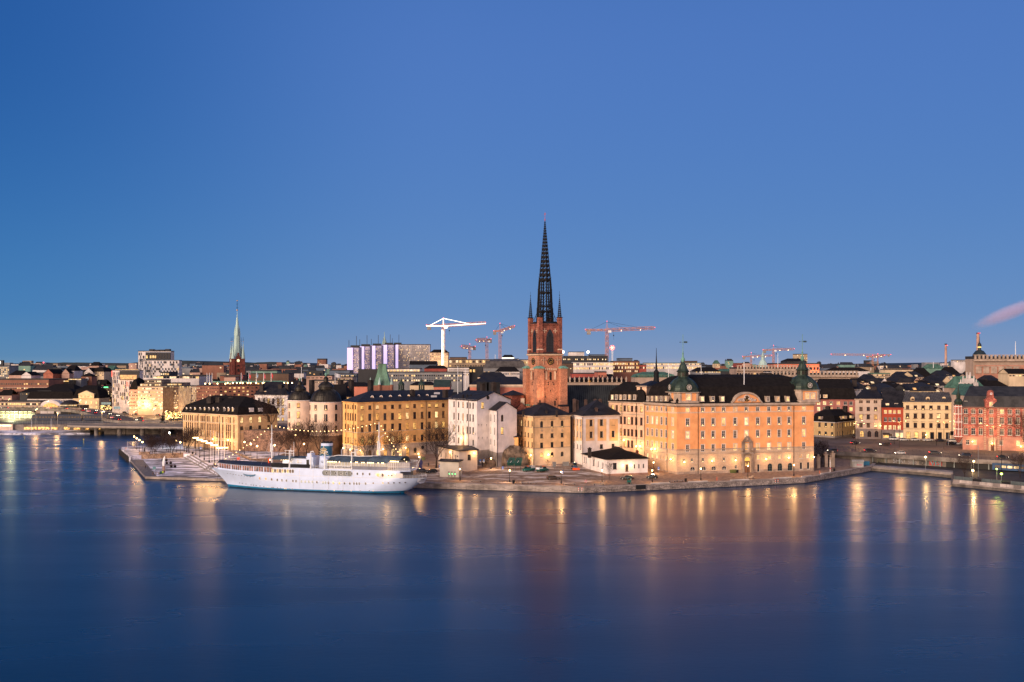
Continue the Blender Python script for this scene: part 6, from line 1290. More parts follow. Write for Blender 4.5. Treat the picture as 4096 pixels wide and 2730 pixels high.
for x in(528,567,606):p=k_.pt(0,k_.s_of(0,zx('c',x)));m=MB(mat('kiosk_door',(.3,.28,.25)));m.box(p.x-.5,p.x+.5,p.y-.06,p.y+.05,k_.z0+.05,k_.z0+2.1);o=m.build('door',k_.root);m=MB(glow('green_sign',(.1,1,.25),4));m.box(p.x-.1,p.x+.12,p.y-.1,p.y-.05,k_.z0+1.0,k_.z0+1.45);m.build('door_light',o)
for X,y,y1,lab in((503,668,525,'plain post lamp with boxy warm head before the lavatory kiosk'),(634,672,430,'slim unlit post with a curved arm right of the lavatory kiosk')):
 p=GP(zx('c',X),zy('c',y));h=wz(zy('c',y1),p.y)-p.z;r=thing('post_lamp',lab,'street lamp',p);m=MB(STEEL);m.tube((0,0,0),(0,0,h),.06,n=5);m.tube((0,0,h),(.5,0,h),.05,n=4);m.build('post',r,local=True);m=MB(BULB if X==503 else IRON);m.box(-.2,.3,-.15,.15,h+.05,h+.4);m.build('head',r,local=True)
 if X==503:lamp_light(r,(0,-.5,h),120)
for X,y0,y1,h_,lab,z_ in((405,430,628,1,'pole lamp standing before the low white pavilion left wall','d'),(660,512,715,1,'pole lamp with curved top beside the sapling at the pavilion corner','d')):
 p=GP(zx(z_,X),zy(z_,y1));h=wz(zy(z_,y0),p.y)-p.z;r=thing('post_lamp',lab,'street lamp',p);m=MB(IRON);m.tube((0,0,0),(0,0,h),.06,n=5);m.tube((0,0,h),(-.6,0,h+.1),.05,n=4);m.box(-.8,-.4,-.1,.1,h+.04,h+.12);m.build('post',r,local=True)
BLU=mat('sign_blue',(.03,.12,.45),rough=.4,var=0)
for z_,x,y0,y1,lab in(('c',400,540,668,'blue parking sign left of the lavatory kiosk'),('c',588,545,662,'blue parking sign in front of the kiosk doors'),('c',683,545,676,'blue parking sign at the right end of the kiosk'),('c',945,465,582,'blue parking sign before the white gabled wall, left of two'),('c',991,465,582,'blue parking sign before the white gabled wall, right of two'),('c',1247,560,692,'blue parking signs on a mast in the middle of the snowy yard'),('c',1318,483,590,'blue parking sign half behind the left green hopper'),('c',2048,615,720,'white and blue parking sign beside the lantern and estate car'),('d',1325,565,692,'blue parking sign at the alley mouth before the orange palace'),('a',1424,540,640,'blue parking sign among the cluster lamps before the cream house'),('a',1796,535,640,'blue sign at the right end of the cream house')):
 p=GP(zx(z_,x),zy(z_,y1));h=wz(zy(z_,y0),p.y)-p.z;r=thing('parking_sign',lab,'sign',p,'parking signs');m=MB(STEEL);m.tube((0,0,0),(0,0,h),.045,n=5);m.build('post',r,local=True);m=MB(BLU);m.box(-.33,.33,-.1,-.05,h-1.15,h);o=m.build('sign_plate',r,local=True);o2=text('P',.62,'letter',WHITE,o,(0,-.11,h-.38),(R(90),0,0),.004);m=MB(WHITE);m.box(-.27,.27,-.115,-.1,h-1.1,h-.8);m.build('supplementary_plate',o,local=True)
BEN=mat('bench_grey',(.28,.25,.24),var=.15)
for z_,x,y,fl,lab in(('c',890,768,1,'long sun-lounger bench on the quay right of the kiosk lantern'),('c',1548,790,0,'low backless bench on the quay right of the litter bin'),('c',1660,795,0,'low backless bench on the quay below the white truck'),('c',2155,808,1,'sun-lounger bench with graffiti near the quay corner'),('d',520,812,1,'sun-lounger bench on the quay just right of the life ring'),('d',1507,770,0,'low backless bench left of the black bin before the palace'),('d',1612,762,0,'low backless bench beside the black bin before the palace'),('e',660,888,1,'sun-lounger bench below the portal lantern')):
 p=GP(zx(z_,x),zy(z_,y));r=thing('quay_bench',lab,'bench',p,'benches on the quay',rz=R(-4 if z_=='c' else 5));L_b=3.9 if fl else 2.4;m=MB(BEN);m.box(-L_b/2,L_b/2,-.45,.45,.34,.44);m.build('seat',r,local=True)
 if fl:m=MB(BEN);m.grid([[(L_b/2-1.3,-.45,.45),(L_b/2-.5,-.45,1.1),(L_b/2,-.45,1.1)],[(L_b/2-1.3,.45,.45),(L_b/2-.5,.45,1.1),(L_b/2,.45,1.1)]],False);m.build('backrest',r,local=True)
 for sx_ in(-1,1):m=MB(IRON);m.box(sx_*L_b*.38-.1,sx_*L_b*.38+.1,-.35,.35,0,.34);m.build('leg',r,local=True)
for z_,x,y,h,lab in(('c',1393,790,1.1,'black litter bin on the quay right of a lantern'),('d',1690,768,1.2,'tall black bin on the quay before the left part of the palace'),('e',1805,792,1.0,'black litter bin near the white post at the end of the quay'),('e',500,812,1.1,'black wheeled bin left of the palace portal'),('a',1297,657,1.1,'black litter bin near the farthest cluster lamp')):
 p=GP(zx(z_,x),zy(z_,y));m=MB(IRON);m.lathe([(.36,0),(.42,h*.95),(.45,h),(.36,h),(.34,h-.12)],(p.x,p.y,p.z),12);tag(m.build('litter_bin'),lab,'litter bin')
p=GP(zx('e',447),zy('e',815));m=MB(mat('olive_box',(.09,.1,.03)));m.grid([[(p.x-1.2,p.y-.5,p.z),(p.x+.9,p.y-.5,p.z),(p.x+.9,p.y+.5,p.z),(p.x-1.2,p.y+.5,p.z)],[(p.x-1.4,p.y-.6,p.z+1.1),(p.x+1.1,p.y-.6,p.z+1.1),(p.x+1.1,p.y+.6,p.z+1.3),(p.x-1.4,p.y+.6,p.z+1.3)]],True,False,True);tag(m.build('grit_box'),'olive green grit box against the palace wall left of the portal','grit box')
p=GP(zx(3,992),zy(3,1525));m=MB(mat('olive_box2',(.12,.13,.05)));m.box(p.x-.9,p.x+.9,408,409,gz(p.x,408),gz(p.x,408)+1.2);tag(m.build('grit_box'),'green grit box against the yellow house wall','grit box')
for z_,x,y,lab in(('e',227,912,'orange marker post on the quay before the palace portal'),('e',1610,820,'orange marker post on the quay at the palace right end'),('d',2110,745,'orange cone post on the pavement before the palace left half')):
 p=GP(zx(z_,x),zy(z_,y));m=MB(ORANGE);m.lathe([(.2,0),(.2,.06),(.07,.1),(.06,1.0),(.01,1.05)],p,8);tag(m.build('marker_post'),lab,'marker post')
p=GP(zx('d',645),zy('d',670));m=MB(mat('red_plastic',(.6,.03,.02),var=0));m.lathe([(.35,0),(.35,.08),(.28,.1),(.16,1.1),(.05,1.15)],p,10);tag(m.build('barrel_cone'),'red cone at the corner of the low white pavilion','cone')
p=GP(zx('d',348),zy('d',835));r=thing('life_ring_post','post with red and white life ring at the quay edge','life ring',p);m=MB(STEEL);m.tube((0,0,0),(0,0,3.4),.04,n=5);m.build('post',r,local=True);m=MB(MATS['red_plastic'])
for k in range(12):
 m.m(MATS['red_plastic']if k%3 else WHITE);a_,b_=6.2832*k/12,6.2832*(k+1)/12;m.tube((.38*math.cos(a_),-.1,1.9+.38*math.sin(a_)),(.38*math.cos(b_),-.1,1.9+.38*math.sin(b_)),.1,n=6)
m.build('life_ring',r,local=True)
p=GP(zx('d',928),zy('d',800));r=thing('pump_cart','green framed pump machine with pipes at the quay edge','machine',p);m=MB(PGN)
for sx_ in(-.7,.7):m.tube((sx_,-.4,0),(sx_*.6,0,2.3),.08,n=4);m.tube((sx_,.4,0),(sx_*.6,0,2.3),.08,n=4)
m.box(-.6,.6,-.3,.3,.7,1.4);m.tube((-.5,0,2.3),(.6,0,2.7),.09,n=5);m.m(IRON);m.tube((0,-.4,.4),(0,.4,.4),.3,n=10);m.build('frame',r,local=True)
p=GP(zx('e',1750),zy('e',806));r=thing('mooring_post','tall white post at the quay edge right of the palace','post',p);m=MB(WHITE);m.tube((0,0,0),(0,0,wz(zy('e',640),p.y)-p.z),.09,n=6);m.box(-.2,.2,-.1,.1,3.6,3.75);m.m(MATS['red_plastic']);m.box(-.12,.2,-.12,-.08,1.2,1.7);m.build('post',r,local=True)
for x in(1008,1052,1096,1137,1180,1220,1303,1345,1390):p=GP(zx('e',x),zy('e',792-(x-1008)*.03));m=MB(IRON);m.lathe([(.11,0),(.09,.8),(.12,.85),(.02,.95)],p,8);tag(m.build('bollard'),'black iron bollard in the row before the palace arches','bollard','bollards before the palace')
for a_,b_ in((1225,1480),(1727,1985)):
 q0,d0,o0=quay_pt(zx('d',a_));q1,d1,o1=quay_pt(zx('d',b_));m=MB(mat('pale_timber',(.5,.45,.42),var=.15));mid=(q0+q1)/2;m.obox(mid-o0*.2,q1-q0,(q1-q0).length,.35,2.22,2.55);tag(m.build('quay_beam'),'pale timber kerb beam along the quay below the low white pavilion' if a_==1225 else 'pale timber kerb beam along the quay before the palace left half','beam','timber kerb beams')
for a_,b_,lab in((412,660,'pale timber kerb beam along the quay below the portal'),(990,1235,'pale timber kerb beam along the quay right of the portal lantern'),(1370,1500,'short pale timber kerb beam at the quay bend'),(1628,1755,'pale timber kerb beam at the foot of the white post')):
 q0,d0,o0=quay_pt(zx('e',a_));q1,d1,o1=quay_pt(zx('e',b_));m=MB(MATS['pale_timber']);mid=(q0+q1)/2;m.obox(mid-o0*.2,q1-q0,(q1-q0).length,.35,2.22,2.55);tag(m.build('quay_beam'),lab,'beam','timber kerb beams')
r=thing('yard_fence','grey steel mesh fence round the small yard between the two cream houses','fence',GP(zx('c',2050),zy('c',600)));FN=[GP(zx('c',x),zy('c',y))for x,y in((1915,560),(1945,605),(2145,612),(2300,622),(2350,600))];m=MB(STEEL);Lr=Vector(r.location)
for a_,b_ in zip(FN,FN[1:]):
 n_=max(2,int((b_-a_).length/1.2))
 for k in range(n_+1):p=a_.lerp(b_,k/n_)-Lr;m.tube(p,p+Vector((0,0,1.9)),.035,n=4)
 for z in(.3,1.1,1.9):m.tube(a_-Lr+Vector((0,0,z)),b_-Lr+Vector((0,0,z)),.03,n=4)
m.build('fence_bars',r,local=True);m=MB(mat('grey_cabinet',(.2,.19,.18)));p=FN[0]-Lr;m.box(p.x,p.x+1.4,p.y,p.y+.8,0,2.0);m.box(p.x+4,p.x+6.5,p.y+1,p.y+2,0,1.9);m.build('cabinet',r,local=True)
for k,(x,y,lab)in enumerate(((829,768,'back left'),(885,768,'back right'),(893,814,'middle left'),(952,814,'middle right'),(962,866,'front left'),(1020,866,'front right'))):
 p=G(zx('a',x),zy('a',y),1.1);r=thing('planter','black tub planter with reddish heather on the snowy plaza, %s of the six'%lab,'planter',p,'tub planters on the plaza');m=MB(IRON);m.lathe([(.45,0),(.6,.75),(.66,.8),(.55,.8)],n=12);m.build('tub',r,local=True);m=MB(mat('heather',(.09,.03,.03),var=.5,scale=4))
 for j in range(14):a_=rnd.uniform(0,6.28);q=rnd.uniform(0,.4);m.tube((q*math.cos(a_),q*math.sin(a_),.75),(q*1.5*math.cos(a_),q*1.5*math.sin(a_),1.0+rnd.uniform(0,.35)-q*.4),.14,.03,5)
 m.build('heather',r,local=True)
p=G(zx('a',842),zy('a',948),1.1);r=thing('sail_sculpture','tall white feather-shaped sculpture on a pinkish plinth on the plaza','sculpture',p);m=MB(mat('plinth_granite',(.3,.2,.17)));m.prism([(-.42,-.42),(.42,-.42),(.42,.42),(-.42,.42)],0,2.6);m.build('plinth',r,local=True);m=MB(WHITE)
rings=[]
for k in range(13):f=k/12;w=.5*math.sin(math.pi*min(1,.16+f*.86))**.7+.02;x0=.55*f*f-.1;rings.append([(x0+w*math.cos(a_),.3*w*math.sin(a_),2.6+4.0*f)for a_ in[6.2832*j/10 for j in range(10)]])
m.grid(rings,True,False,True);m.build('feather',r,True,True)
p=G(zx('a',540),zy('a',728),1.1);r=thing('statue','dark bronze statue of a reaching figure on a pale stone plinth by the park wall','statue',p);m=MB(WALLST);m.box(-2.2,2.2,-.7,.9,0,3.1);m.build('plinth',r,local=True);m=MB(mat('bronze',(.05,.04,.03),rough=.5,metal=.4))
for a_,b_,q,w in(((-.15,0,3.1),(-.1,0,3.9),.16,.2),((.3,.1,3.1),(.1,0,3.9),.16,.2),((0,0,3.9),(.1,0,4.7),.24,.3),((.1,0,4.65),(-.9,-.1,4.95),.13,.08),((.15,0,4.65),(.9,.1,5.3),.13,.08),((.1,0,4.7),(.12,0,5.0),.1,.1)):m.tube(a_,b_,q,w,8)
m.ball((.14,0,5.15),.19,8,6);m.build('figure',r,local=True)
p=G(zx('a',695),zy('a',930),1.1);r=thing('notice_board','teal map board on posts at the plaza edge','notice board',p);m=MB(IRON);[m.tube((s,0,0),(s,0,1.9),.05,n=4)for s in(-.55,.55)];m.build('post',r,local=True);m=MB(mat('teal_board',(.12,.25,.28),var=.3,scale=3));m.box(-.62,.62,-.06,.06,.8,1.95);m.build('board',r,local=True)
p=G(zx('a',720),zy('a',978),1.1);r=thing('wooden_counter','brown wooden bench block with rail at the front corner of the plaza','bench',p);m=MB(mat('brown_wood',(.16,.09,.06),var=.2));m.box(-1.2,1.4,-.3,.3,.75,.9)
m.build('top',r,local=True)
for x in(-1.1,0,1.2):m=MB(MATS['brown_wood']);m.box(x-.1,x+.1,-.25,.25,0,.75);m.build('leg',r,local=True)
p=G(zx('a',803),zy('a',968),1.1);m=MB(GC);m.grid([[(p.x-.45,p.y-.3,p.z),(p.x+.45,p.y-.3,p.z),(p.x+.45,p.y+.3,p.z),(p.x-.45,p.y+.3,p.z)],[(p.x-.5,p.y-.35,p.z+.8),(p.x+.5,p.y-.35,p.z+.8),(p.x+.5,p.y+.35,p.z+1.0),(p.x-.5,p.y+.35,p.z+1.0)]],True,False,True);tag(m.build('grit_box'),'small green grit box beside the person in a yellow vest','grit box')
p=GP(zx('a',2015),zy('a',752));r=thing('red_stand_box','bright red box on a short stand on the snow behind the ship bow','box',p);m=MB(glow('red_box_glow',(1,.08,.03),.55,base=(.7,.04,.02)));m.box(-.5,.5,-.35,.35,.35,1.15);m.build('box',r,local=True);m=MB(IRON);[m.tube((s,0,0),(s*.6,0,.4),.05,n=4)for s in(-.3,.3)];m.build('stand',r,local=True)  # no lantern: brightness of the box is put in as emission
p=G(zx('a',278),zy('a',556),2.75);r=thing('beacon_pole','thin white pole at the outer edge of the promontory','pole',p);m=MB(WHITE);m.tube((0,0,0),(0,0,3.0),.06,n=5);m.build('pole',r,local=True)
m=MB(WALLST);bed=[GP(zx('a',x),zy('a',y))for x,y in((1890,615),(2080,690),(2215,750),(2480,735),(2620,715))]
for a_,b_ in zip(bed,bed[1:]):m.obox(((a_+b_)/2).xy,(b_-a_).xy,(b_-a_).length,.5,a_.z-.5,a_.z+.55)
structure(m.build('bed_kerb'))
b2=[q.xy for q in bed]+[Vector((-72,436)),Vector((-118,452))];m=MB(SNOWP);m.poly([(p.x,p.y,3.55+.25)for p in b2]);structure(m.build('snow_bed'))
SKIN=mat('skin',(.4,.22,.15),rough=.6,var=0);HAIR=mat('hair',(.03,.018,.012),rough=.8,var=0);SHOE=mat('shoe',(.015,.013,.012),var=0)
def person_mesh(stride,jacket,trousers,armf=.0):
 v=[(0,0,.95),(0,.01,1.18),(0,.02,1.42),(0,.02,1.52),(0,.0,1.6),(0,-.01,1.7)];rad=[(.16,.12),(.15,.11),(.17,.10),(.06,.06),(.085,.095),(.08,.09)];e=[(0,1),(1,2),(2,3),(3,4),(4,5)]
 for s in(-1,1):
  f=stride*s;i=len(v);v+=[(s*.1,0,.88),(s*.1,-f*.5,.5),(s*.1,-f+.02*(1-abs(s)),.1),(s*.11,-f-.14,.05)];rad+=[(.1,.1),(.065,.065),(.045,.05),(.045,.035)];e+=[(0,i),(i,i+1),(i+1,i+2),(i+2,i+3)]
  i=len(v);v+=[(s*.19,.02,1.4),(s*.25,f*.35-armf,1.14),(s*.25,f*.6-armf*2-.06,.9),(s*.24,f*.65-armf*2-.08,.8)];rad+=[(.065,.065),(.05,.05),(.035,.035),(.035,.045)];e+=[(2,i),(i,i+1),(i+1,i+2),(i+2,i+3)]
 me=bpy.data.meshes.new('person');me.from_pydata(v,e,[]);o=bpy.data.objects.new('person',me);COL.objects.link(o);md=o.modifiers.new('skin','SKIN');
 for k,q in enumerate(me.skin_vertices[0].data):q.radius=rad[k];q.use_root=(k==0)
 sb=o.modifiers.new('sub','SUBSURF');sb.levels=1;sb.render_levels=1
 bpy.context.view_layer.update();m2=bpy.data.meshes.new_from_object(o.evaluated_get(bpy.context.evaluated_depsgraph_get()));bpy.data.objects.remove(o);m2 .name='person'
 for q in(jacket,trousers,SKIN,SHOE):m2 .materials.append(q)
 for pl in m2 .polygons:
  c=pl.center;pl.material_index=2 if(c.z>1.5 or(abs(c.x)>.2 and c.z<.86))else 3 if c.z<.13 else 1 if(c.z<.9 and abs(c.x)<.2)else 0;pl.use_smooth=True
 return m2
def person(label,p,jacket,trousers,stride=.16,ang=0,armf=0.,hood=None,sc=1.0):
 me=person_mesh(stride,mat('cloth_%02d%02d%02d'%tuple(int(x*99)for x in jacket),jacket,rough=.9,var=.15),mat('cloth_%02d%02d%02d'%tuple(int(x*99)for x in trousers),trousers,rough=.9,var=.15),armf);o=tag(put(me,'person',None,p,ang),label,'person');o.scale=(sc,)*3
 m=MB(HAIR if hood is None else mat('hood',hood));m.lathe([(.098,-.09),(.112,0),(.1,.07),(.05,.115),(.005,.125)],(0,.02,1.66),10);put(m.mesh('hair'),'hair',o);return o
BKC,JE=(.02,.02,.025),(.03,.035,.06)
person('person in dark coat standing on the snowy yard behind the black hatchback',GP(zx('c',248),zy('c',568)),BKC,BKC,.04,R(20))
person('person in a bright yellow safety vest at the plaza front edge',G(zx('a',828),zy('a',986),1.1),(.55,.75,.05),(.02,.02,.025),.05,R(30),.1)
person('person in a dark brown coat right behind the one in the yellow vest',G(zx('a',848),zy('a',978),1.1),(.08,.035,.03),BKC,.05,R(-20))
person('person with reddish top and jeans walking on the plaza boardwalk',G(zx('a',556),zy('a',900),1.1),(.06,.03,.03),(.06,.08,.12),.2,R(60));person('person in grey clothes at the left of the teal map board',G(zx('a',592),zy('a',898),1.1),(.09,.1,.14),(.08,.09,.12),.1,R(80))
person('person in a red coat at the outer tip of the promontory',G(zx('a',250),zy('a',604),2.75),(.5,.03,.025),(.2,.03,.03),.05,R(120))
for x,y,lab in((1614,906,'person in dark clothes on the steps, lowest of the group by the ship bow'),(1645,872,'person in black coat on the steps, left of the pair by the ship bow'),(1668,892,'person in black coat on the steps, right of the pair by the ship bow')):person(lab,G(zx('a',x),zy('a',y),2.0),BKC,JE,.18,R(40))
CONC=mat('bridge_concrete',(.2,.17,.15),rough=.85,var=.35,scale=.3);ZD=5.5
DK=[V2(3250,433),V2(3489,419),V2(3651,408),V2(3814,397),V2(4096,382),V2(4400,366)]
m=MB(ASPH);m.prism(DK+[V2(4400,640),V2(3250,640)],4.5,ZD);structure(m.build('road_deck'))
m=MB(CONC);o_=Vector((-.3,-.9))
m.grid([[(p.x,p.y+.8,-1)for p in DK],[(p.x,p.y+.8,4.3)for p in DK]],False);structure(m.build('underpass_wall'))
m=MB(CONC);m.grid([[(p.x+o_.x*k,p.y+o_.y*k,z)for p in DK]for k,z in((0,4.2),(1,4.2),(1,5.0),(.8,5.9),(.3,5.9),(.3,5.4))],False);structure(m.build('deck_edge_beam'))
m=MB(mat('track_bed',(.035,.03,.03),var=.4));m.prism([V2(3487,403.5),V2(3600,394),V2(3700,387),V2(3812,378),V2(3812,352),V2(4096,333),V2(4400,316)]+[p+Vector((0,.7))for p in DK[::-1][:-1]],-1,2.0);structure(m.build('track_ground'))
quay('quay_wall',[V2(3487,402.5),V2(3600,393),V2(3700,386),V2(3812,376)],1.6,mat('dark_quay',(.13,.11,.1),var=.4));quay('quay_wall',[V2(3812,351),V2(4096,332),V2(4400,315)],1.5,MATS['dark_quay'])
m=MB(mat('walkway',(.2,.18,.19),var=.2));a_,b_=[V2(3487,403),V2(3812,377)],[V2(3487,407.5),V2(3812,384)];m.prism([a_[0],a_[1],b_[1],b_[0]],1.5,2.15);structure(m.build('walkway'))
r=thing('pier_end_wall','short concrete end wall of the jutting quay at the right','wall',(wx(3812,362),362,0));m=MB(MATS['dark_quay']);p,q=V2(3812,350),V2(3812,378);m.obox((p+q)/2-Vector((.3,0)),q-p,28,.6,-1,1.6);m.build('wall',r)
ps=[DK[1].lerp(DK[2],k/3)for k in range(3)]+[DK[2].lerp(DK[3],k/3)for k in range(3)]+[DK[3].lerp(DK[4],k/4)for k in range(5)]
r=thing('underpass_columns','row of pale columns carrying the road deck above the tracks','columns',(ps[0].x,ps[0].y,2))
for p in ps:m=MB(mat('column_green',(.3,.33,.31)));m.tube((p.x,p.y-.6,1.5),(p.x,p.y-.6,4.3),.18,n=6);m.build('column',r)
def graf(px,Yq_,w,h,cols,lab,body,up=2.2):
 x=wx(px,Yq_);r_=tag(text(body,h*1.3,'graffiti',mat('spray_%d'%px,cols[0],var=.3,scale=2),None,(x,Yq_,up+h/2),(R(90),0,R(-24)),.02),lab,'graffiti');r_.scale=(w/max(.1,r_.dimensions.x or 4),1,1);return r_
for px,w,h,c_,lab,body in((3535,5.5,1.5,(.16,.16,.08),'faded olive graffiti lettering at the left end of the underpass wall','JULSS'),(3603,6,1.9,(.32,.31,.33),'white bubble graffiti lettering on the underpass wall','SHKO'),(3652,3.6,1.5,(.26,.24,.26),'pale outlined graffiti lettering in the second underpass bay','SZHN'),(3695,3.6,1.7,(.04,.04,.045),'black and white graffiti lettering beside a column','BOMA'),(3752,5.6,1.9,(.03,.30,.34),'turquoise and red graffiti lettering in the last walled bay','VESK')):
 t_=(px-CX)/F
 for a,b in zip(DK,DK[1:]):
  s=(t_*a.y-a.x)/((b.x-a.x)-t_*(b.y-a.y))
  if 0<=s<=1:Yc=(a+(b-a)*s).y
 graf(px,Yc+.15,w,h,[c_],lab,body)
 if px==3752:m=MB(mat('spray_red',(.35,.06,.05),var=.3));x=wx(px,Yc+.45);d=(DK[4]-DK[2]).normalized();m.obox(Vector((x,Yc+.5)),d,6.8,.05,2.3,4.0);tag(m.build('graffiti_backing'),'red graffiti panel behind turquoise letters','graffiti')
m=MB(mat('tunnel_dark',(.012,.012,.012),var=0));d=(DK[4]-DK[3]).normalized();m.obox((DK[3]+V2(4400,366))/2+Vector((0,.3)),V2(4400,366)-DK[3],56,.3,1.9,4.2);structure(m.build('tunnel_shade_slab'))  # dark slab puts the shade of the open tunnel into a colour
tr=thing('metro_train','dark blue train with lit windows under the road deck at the right edge','train',(*V2(4040,383),2.0),rz=math.atan2(d.y,d.x));m=MB(mat('train_blue',(.012,.05,.13),rough=.35));m.prism([(-6,-1.6),(20,-1.6),(20,-.4),(-6,-.4)],.4,3.0);m.build('body',tr,local=True)
for k in range(11):m=MB(LIT[1]if k%4 else DIM);x=-5+k*2.2;m.poly([(x,-1.63,1.3),(x+1.7,-1.63,1.3),(x+1.7,-1.63,2.2),(x,-1.63,2.2)]);m.build('window',tr,local=True)
def pier(f):return V2(3812,351.6).lerp(V2(4096,332.6),f)
dq=(V2(4096,332)-V2(3812,351)).normalized();L=(V2(4096,332)-V2(3812,351)).length
for k in range(12):
 c=V2(3812,351.8)+dq*(1.2+k*2.35);m=MB(mat('barrier_pale' if k%3 else 'barrier_grey',(.42,.36,.34)if k%3 else(.24,.2,.19),var=.25));m.obox(c,dq,2.25,.6,1.5,1.9);m.obox(c,dq,2.25,.3,1.9,2.5);tag(m.build('concrete_barrier'),'concrete barrier block number %d from the left end of the right jutting quay'%(k+1),'barrier','concrete barriers on the jutting quay')
gs=thing('glass_screen','row of tall glass noise screens behind the concrete barriers at the right','screen',(*V2(3820,353),1.5));GSM=mat('screen_glass',(.09,.11,.115),rough=.1,spec=.6,var=.2)
for k in range(9):
 c=V2(3812,353)+dq*(2+k*3.3);m=MB(GSM if k not in(2,5)else BLK);m.obox(c,dq,3.1,.06,1.6,3.6 if k not in(2,5)else 3.2);m.build('pane',gs);m=MB(STEEL);m.tube((*(c-dq*1.6),1.5),(*(c-dq*1.6),3.7),.06,n=4);m.build('frame_post',gs)
r=thing('deck_railing','long steel railing along the front edge of the right road deck','railing',(*DK[2],ZD));m=MB(mat('rail_brown',(.06,.04,.035),rough=.5,var=0));pts=[]
for a_,b_ in zip(DK,DK[1:]):n_=int((b_-a_).length/1.6);pts+=[a_.lerp(b_,k/n_)+Vector((-.2,-.6))for k in range(n_)]
for p in pts:m.tube((*p,5.6),(*p,7.0),.05,n=4)
for z in(6.1,6.55,7.0):m.path([(*p,z)for p in pts],.045,4)
m.build('railing_bars',r)
r=thing('guard_rail','second steel guard rail along the far side of the road deck','railing',(*V2(3600,440),ZD));m=MB(MATS['rail_brown']);g0,g1=V2(3262,452),V2(4130,404)
for k in range(60):p=g0 .lerp(g1,k/59);m.tube((*p,ZD),(*p,ZD+1.1),.05,n=4)
for z in(.6,1.1):m.tube((*g0,ZD+z),(*g1,ZD+z),.05,n=4)
m.build('railing_bars',r)
def road_lamp(label,p,h,arms,on=True,mt=None):
 r=thing('road_lamp',label,'street lamp',p,'road lamps');m=MB(mt or mat('lamp_post_brown',(.05,.035,.03),var=0));m.tube((0,0,0),(0,0,h),.12,.08,6)
 for s in arms:m.tube((0,0,h-.3),(s*2.8,0,h+.35),.06,n=4);m.box(s*2.8-.45,s*2.8+.45,-.15,.15,h+.28,h+.42)
 m.build('post',r,local=True)
 if on:
  for s in arms:m=MB(BULB);m.box(s*2.8-.3,s*2.8+.3,-.12,.12,h+.2,h+.275);m.build('lamp_head',r,local=True)
  lamp_light(r,(0,-1,h-.4),1300)
 return r
for x,y,y1,arms,lab in((108,445,160,(-.6,1),'two-armed road lamp at the corner of the pale right-bank house'),(670,480,125,(-1,1),'two-armed road lamp before the red narrow house'),(1270,495,128,(-1,1),'two-armed road lamp before the cream right-bank house'),(1940,530,185,(-1,1),'two-armed road lamp before the red brick house'),(75,520,120,(1,),'dark road lamp pole left of the pale right-bank house')):
 p=G(zx('f',x),zy('f',y),ZD);road_lamp(lab,p,wz(zy('f',y1),p.y)-ZD,arms)
for x,y,y1,lab in((1020,640,605,'oval yellowish lamp above the tracks, left of two'),(1672,720,663,'oval yellowish lamp above the tracks, right of two'),(1660,860,787,'bright orange globe lamp on the jutting quay'),(1985,840,767,'small green signal lamp above the glass screens'),(2048,900,833,'yellow-green globe lamp behind the glass screens')):
 px=zx('f',x);Y=352 if y>830 else 383;z=wz(zy('f',y1),Y);c_=(.75,1,.12)if x>1900 else(1,.6,.22);r=thing('track_lamp',lab,'lamp',(wx(px,Y),Y,1.8));m=MB(STEEL);m.tube((0,0,0),(0,0,z-1.8),.07,n=5);m.build('post',r,local=True);m=MB(glow('signal_green',(.7,1,.1),12)if x>1900 else BULB);m.ball((0,0,z-1.8),.42 if x!=1985 else .3,8,5,.8);m.build('globe',r,local=True);lamp_light(r,(0,-.7,z-1.8),420 if x<1900 else 60,c_)
for x,y,y1,lab in((1735,870,440,'slim grey catenary mast on the jutting quay'),(2050,900,330,'dark mast with insulators near the right edge'),(598,430,190,'thin dark pole before the red narrow house'),(1167,450,155,'thin dark pole before the cream right-bank house')):
 p=G(zx('f',x),zy('f',y),2.0 if y>800 else ZD);m=MB(STEEL if x==1735 else IRON);h=wz(zy('f',y1),p.y);m.tube(p,(p.x,p.y,h),.12,.07,6);m.tube((p.x-.8,p.y,h-1),(p.x+.8,p.y,h-1),.04,n=4);tag(m.build('mast'),lab,'mast')
r=thing('sign_gantry','gantry with black square lane signals before the red brick house','gantry',G(zx('f',1330),zy('f',450),ZD));Y=r.location.y;m=MB(STEEL);p0,p1=P3(zx('f',1330),zy('f',285),Y),P3(zx('f',2040),zy('f',262),Y);m.tube((p0 .x,Y,ZD),p0,.14,n=6);m.tube(p0,p1,.1,n=5);m.tube(p0-Vector((0,0,.9)),p1-Vector((0,0,.7)),.08,n=5);m.tube((p1 .x,Y,ZD),p1,.14,n=6);m.build('frame',r)
for x,k in((1375,0),(1478,0),(1568,0),(1745,1),(1838,1),(1932,1),(1800,2),(1897,2)):
 p=P3(zx('f',x),zy('f',282 if k!=2 else 272),Y);m=MB(BLK if k<2 else glow('amber_signal',(1,.5,.03),3));s=.75 if k<2 else .35;m.box(p.x-s,p.x+s,Y-.35,Y-.15,p.z-s*1.2,p.z+s*1.2);o=m.build('signal',r)
 if k==1:m=MB(WHITE);m.grid([[(p.x+a*q,Y-.36,p.z+b*q)for a,b in((-.75,-.9),(.75,-.9),(.75,.9),(-.75,.9))]for q in(1.0,1.14)]);m.build('signal_border',o)
PINK=mat('pink_plaster',(.42,.15,.12),var=.12);SALM=mat('salmon_plaster',(.50,.19,.12),var=.12);PALE=mat('pale_beige_plaster',(.56,.43,.34),var=.08);RED=mat('red_plaster',(.42,.065,.03),var=.1);CRM=mat('cream_right',(.72,.55,.33),var=.07);BRRED=bricks('red_house_brick',(.40,.115,.085),(.33,.09,.07),(.35,.15,.12),1,.85,.5,.16)
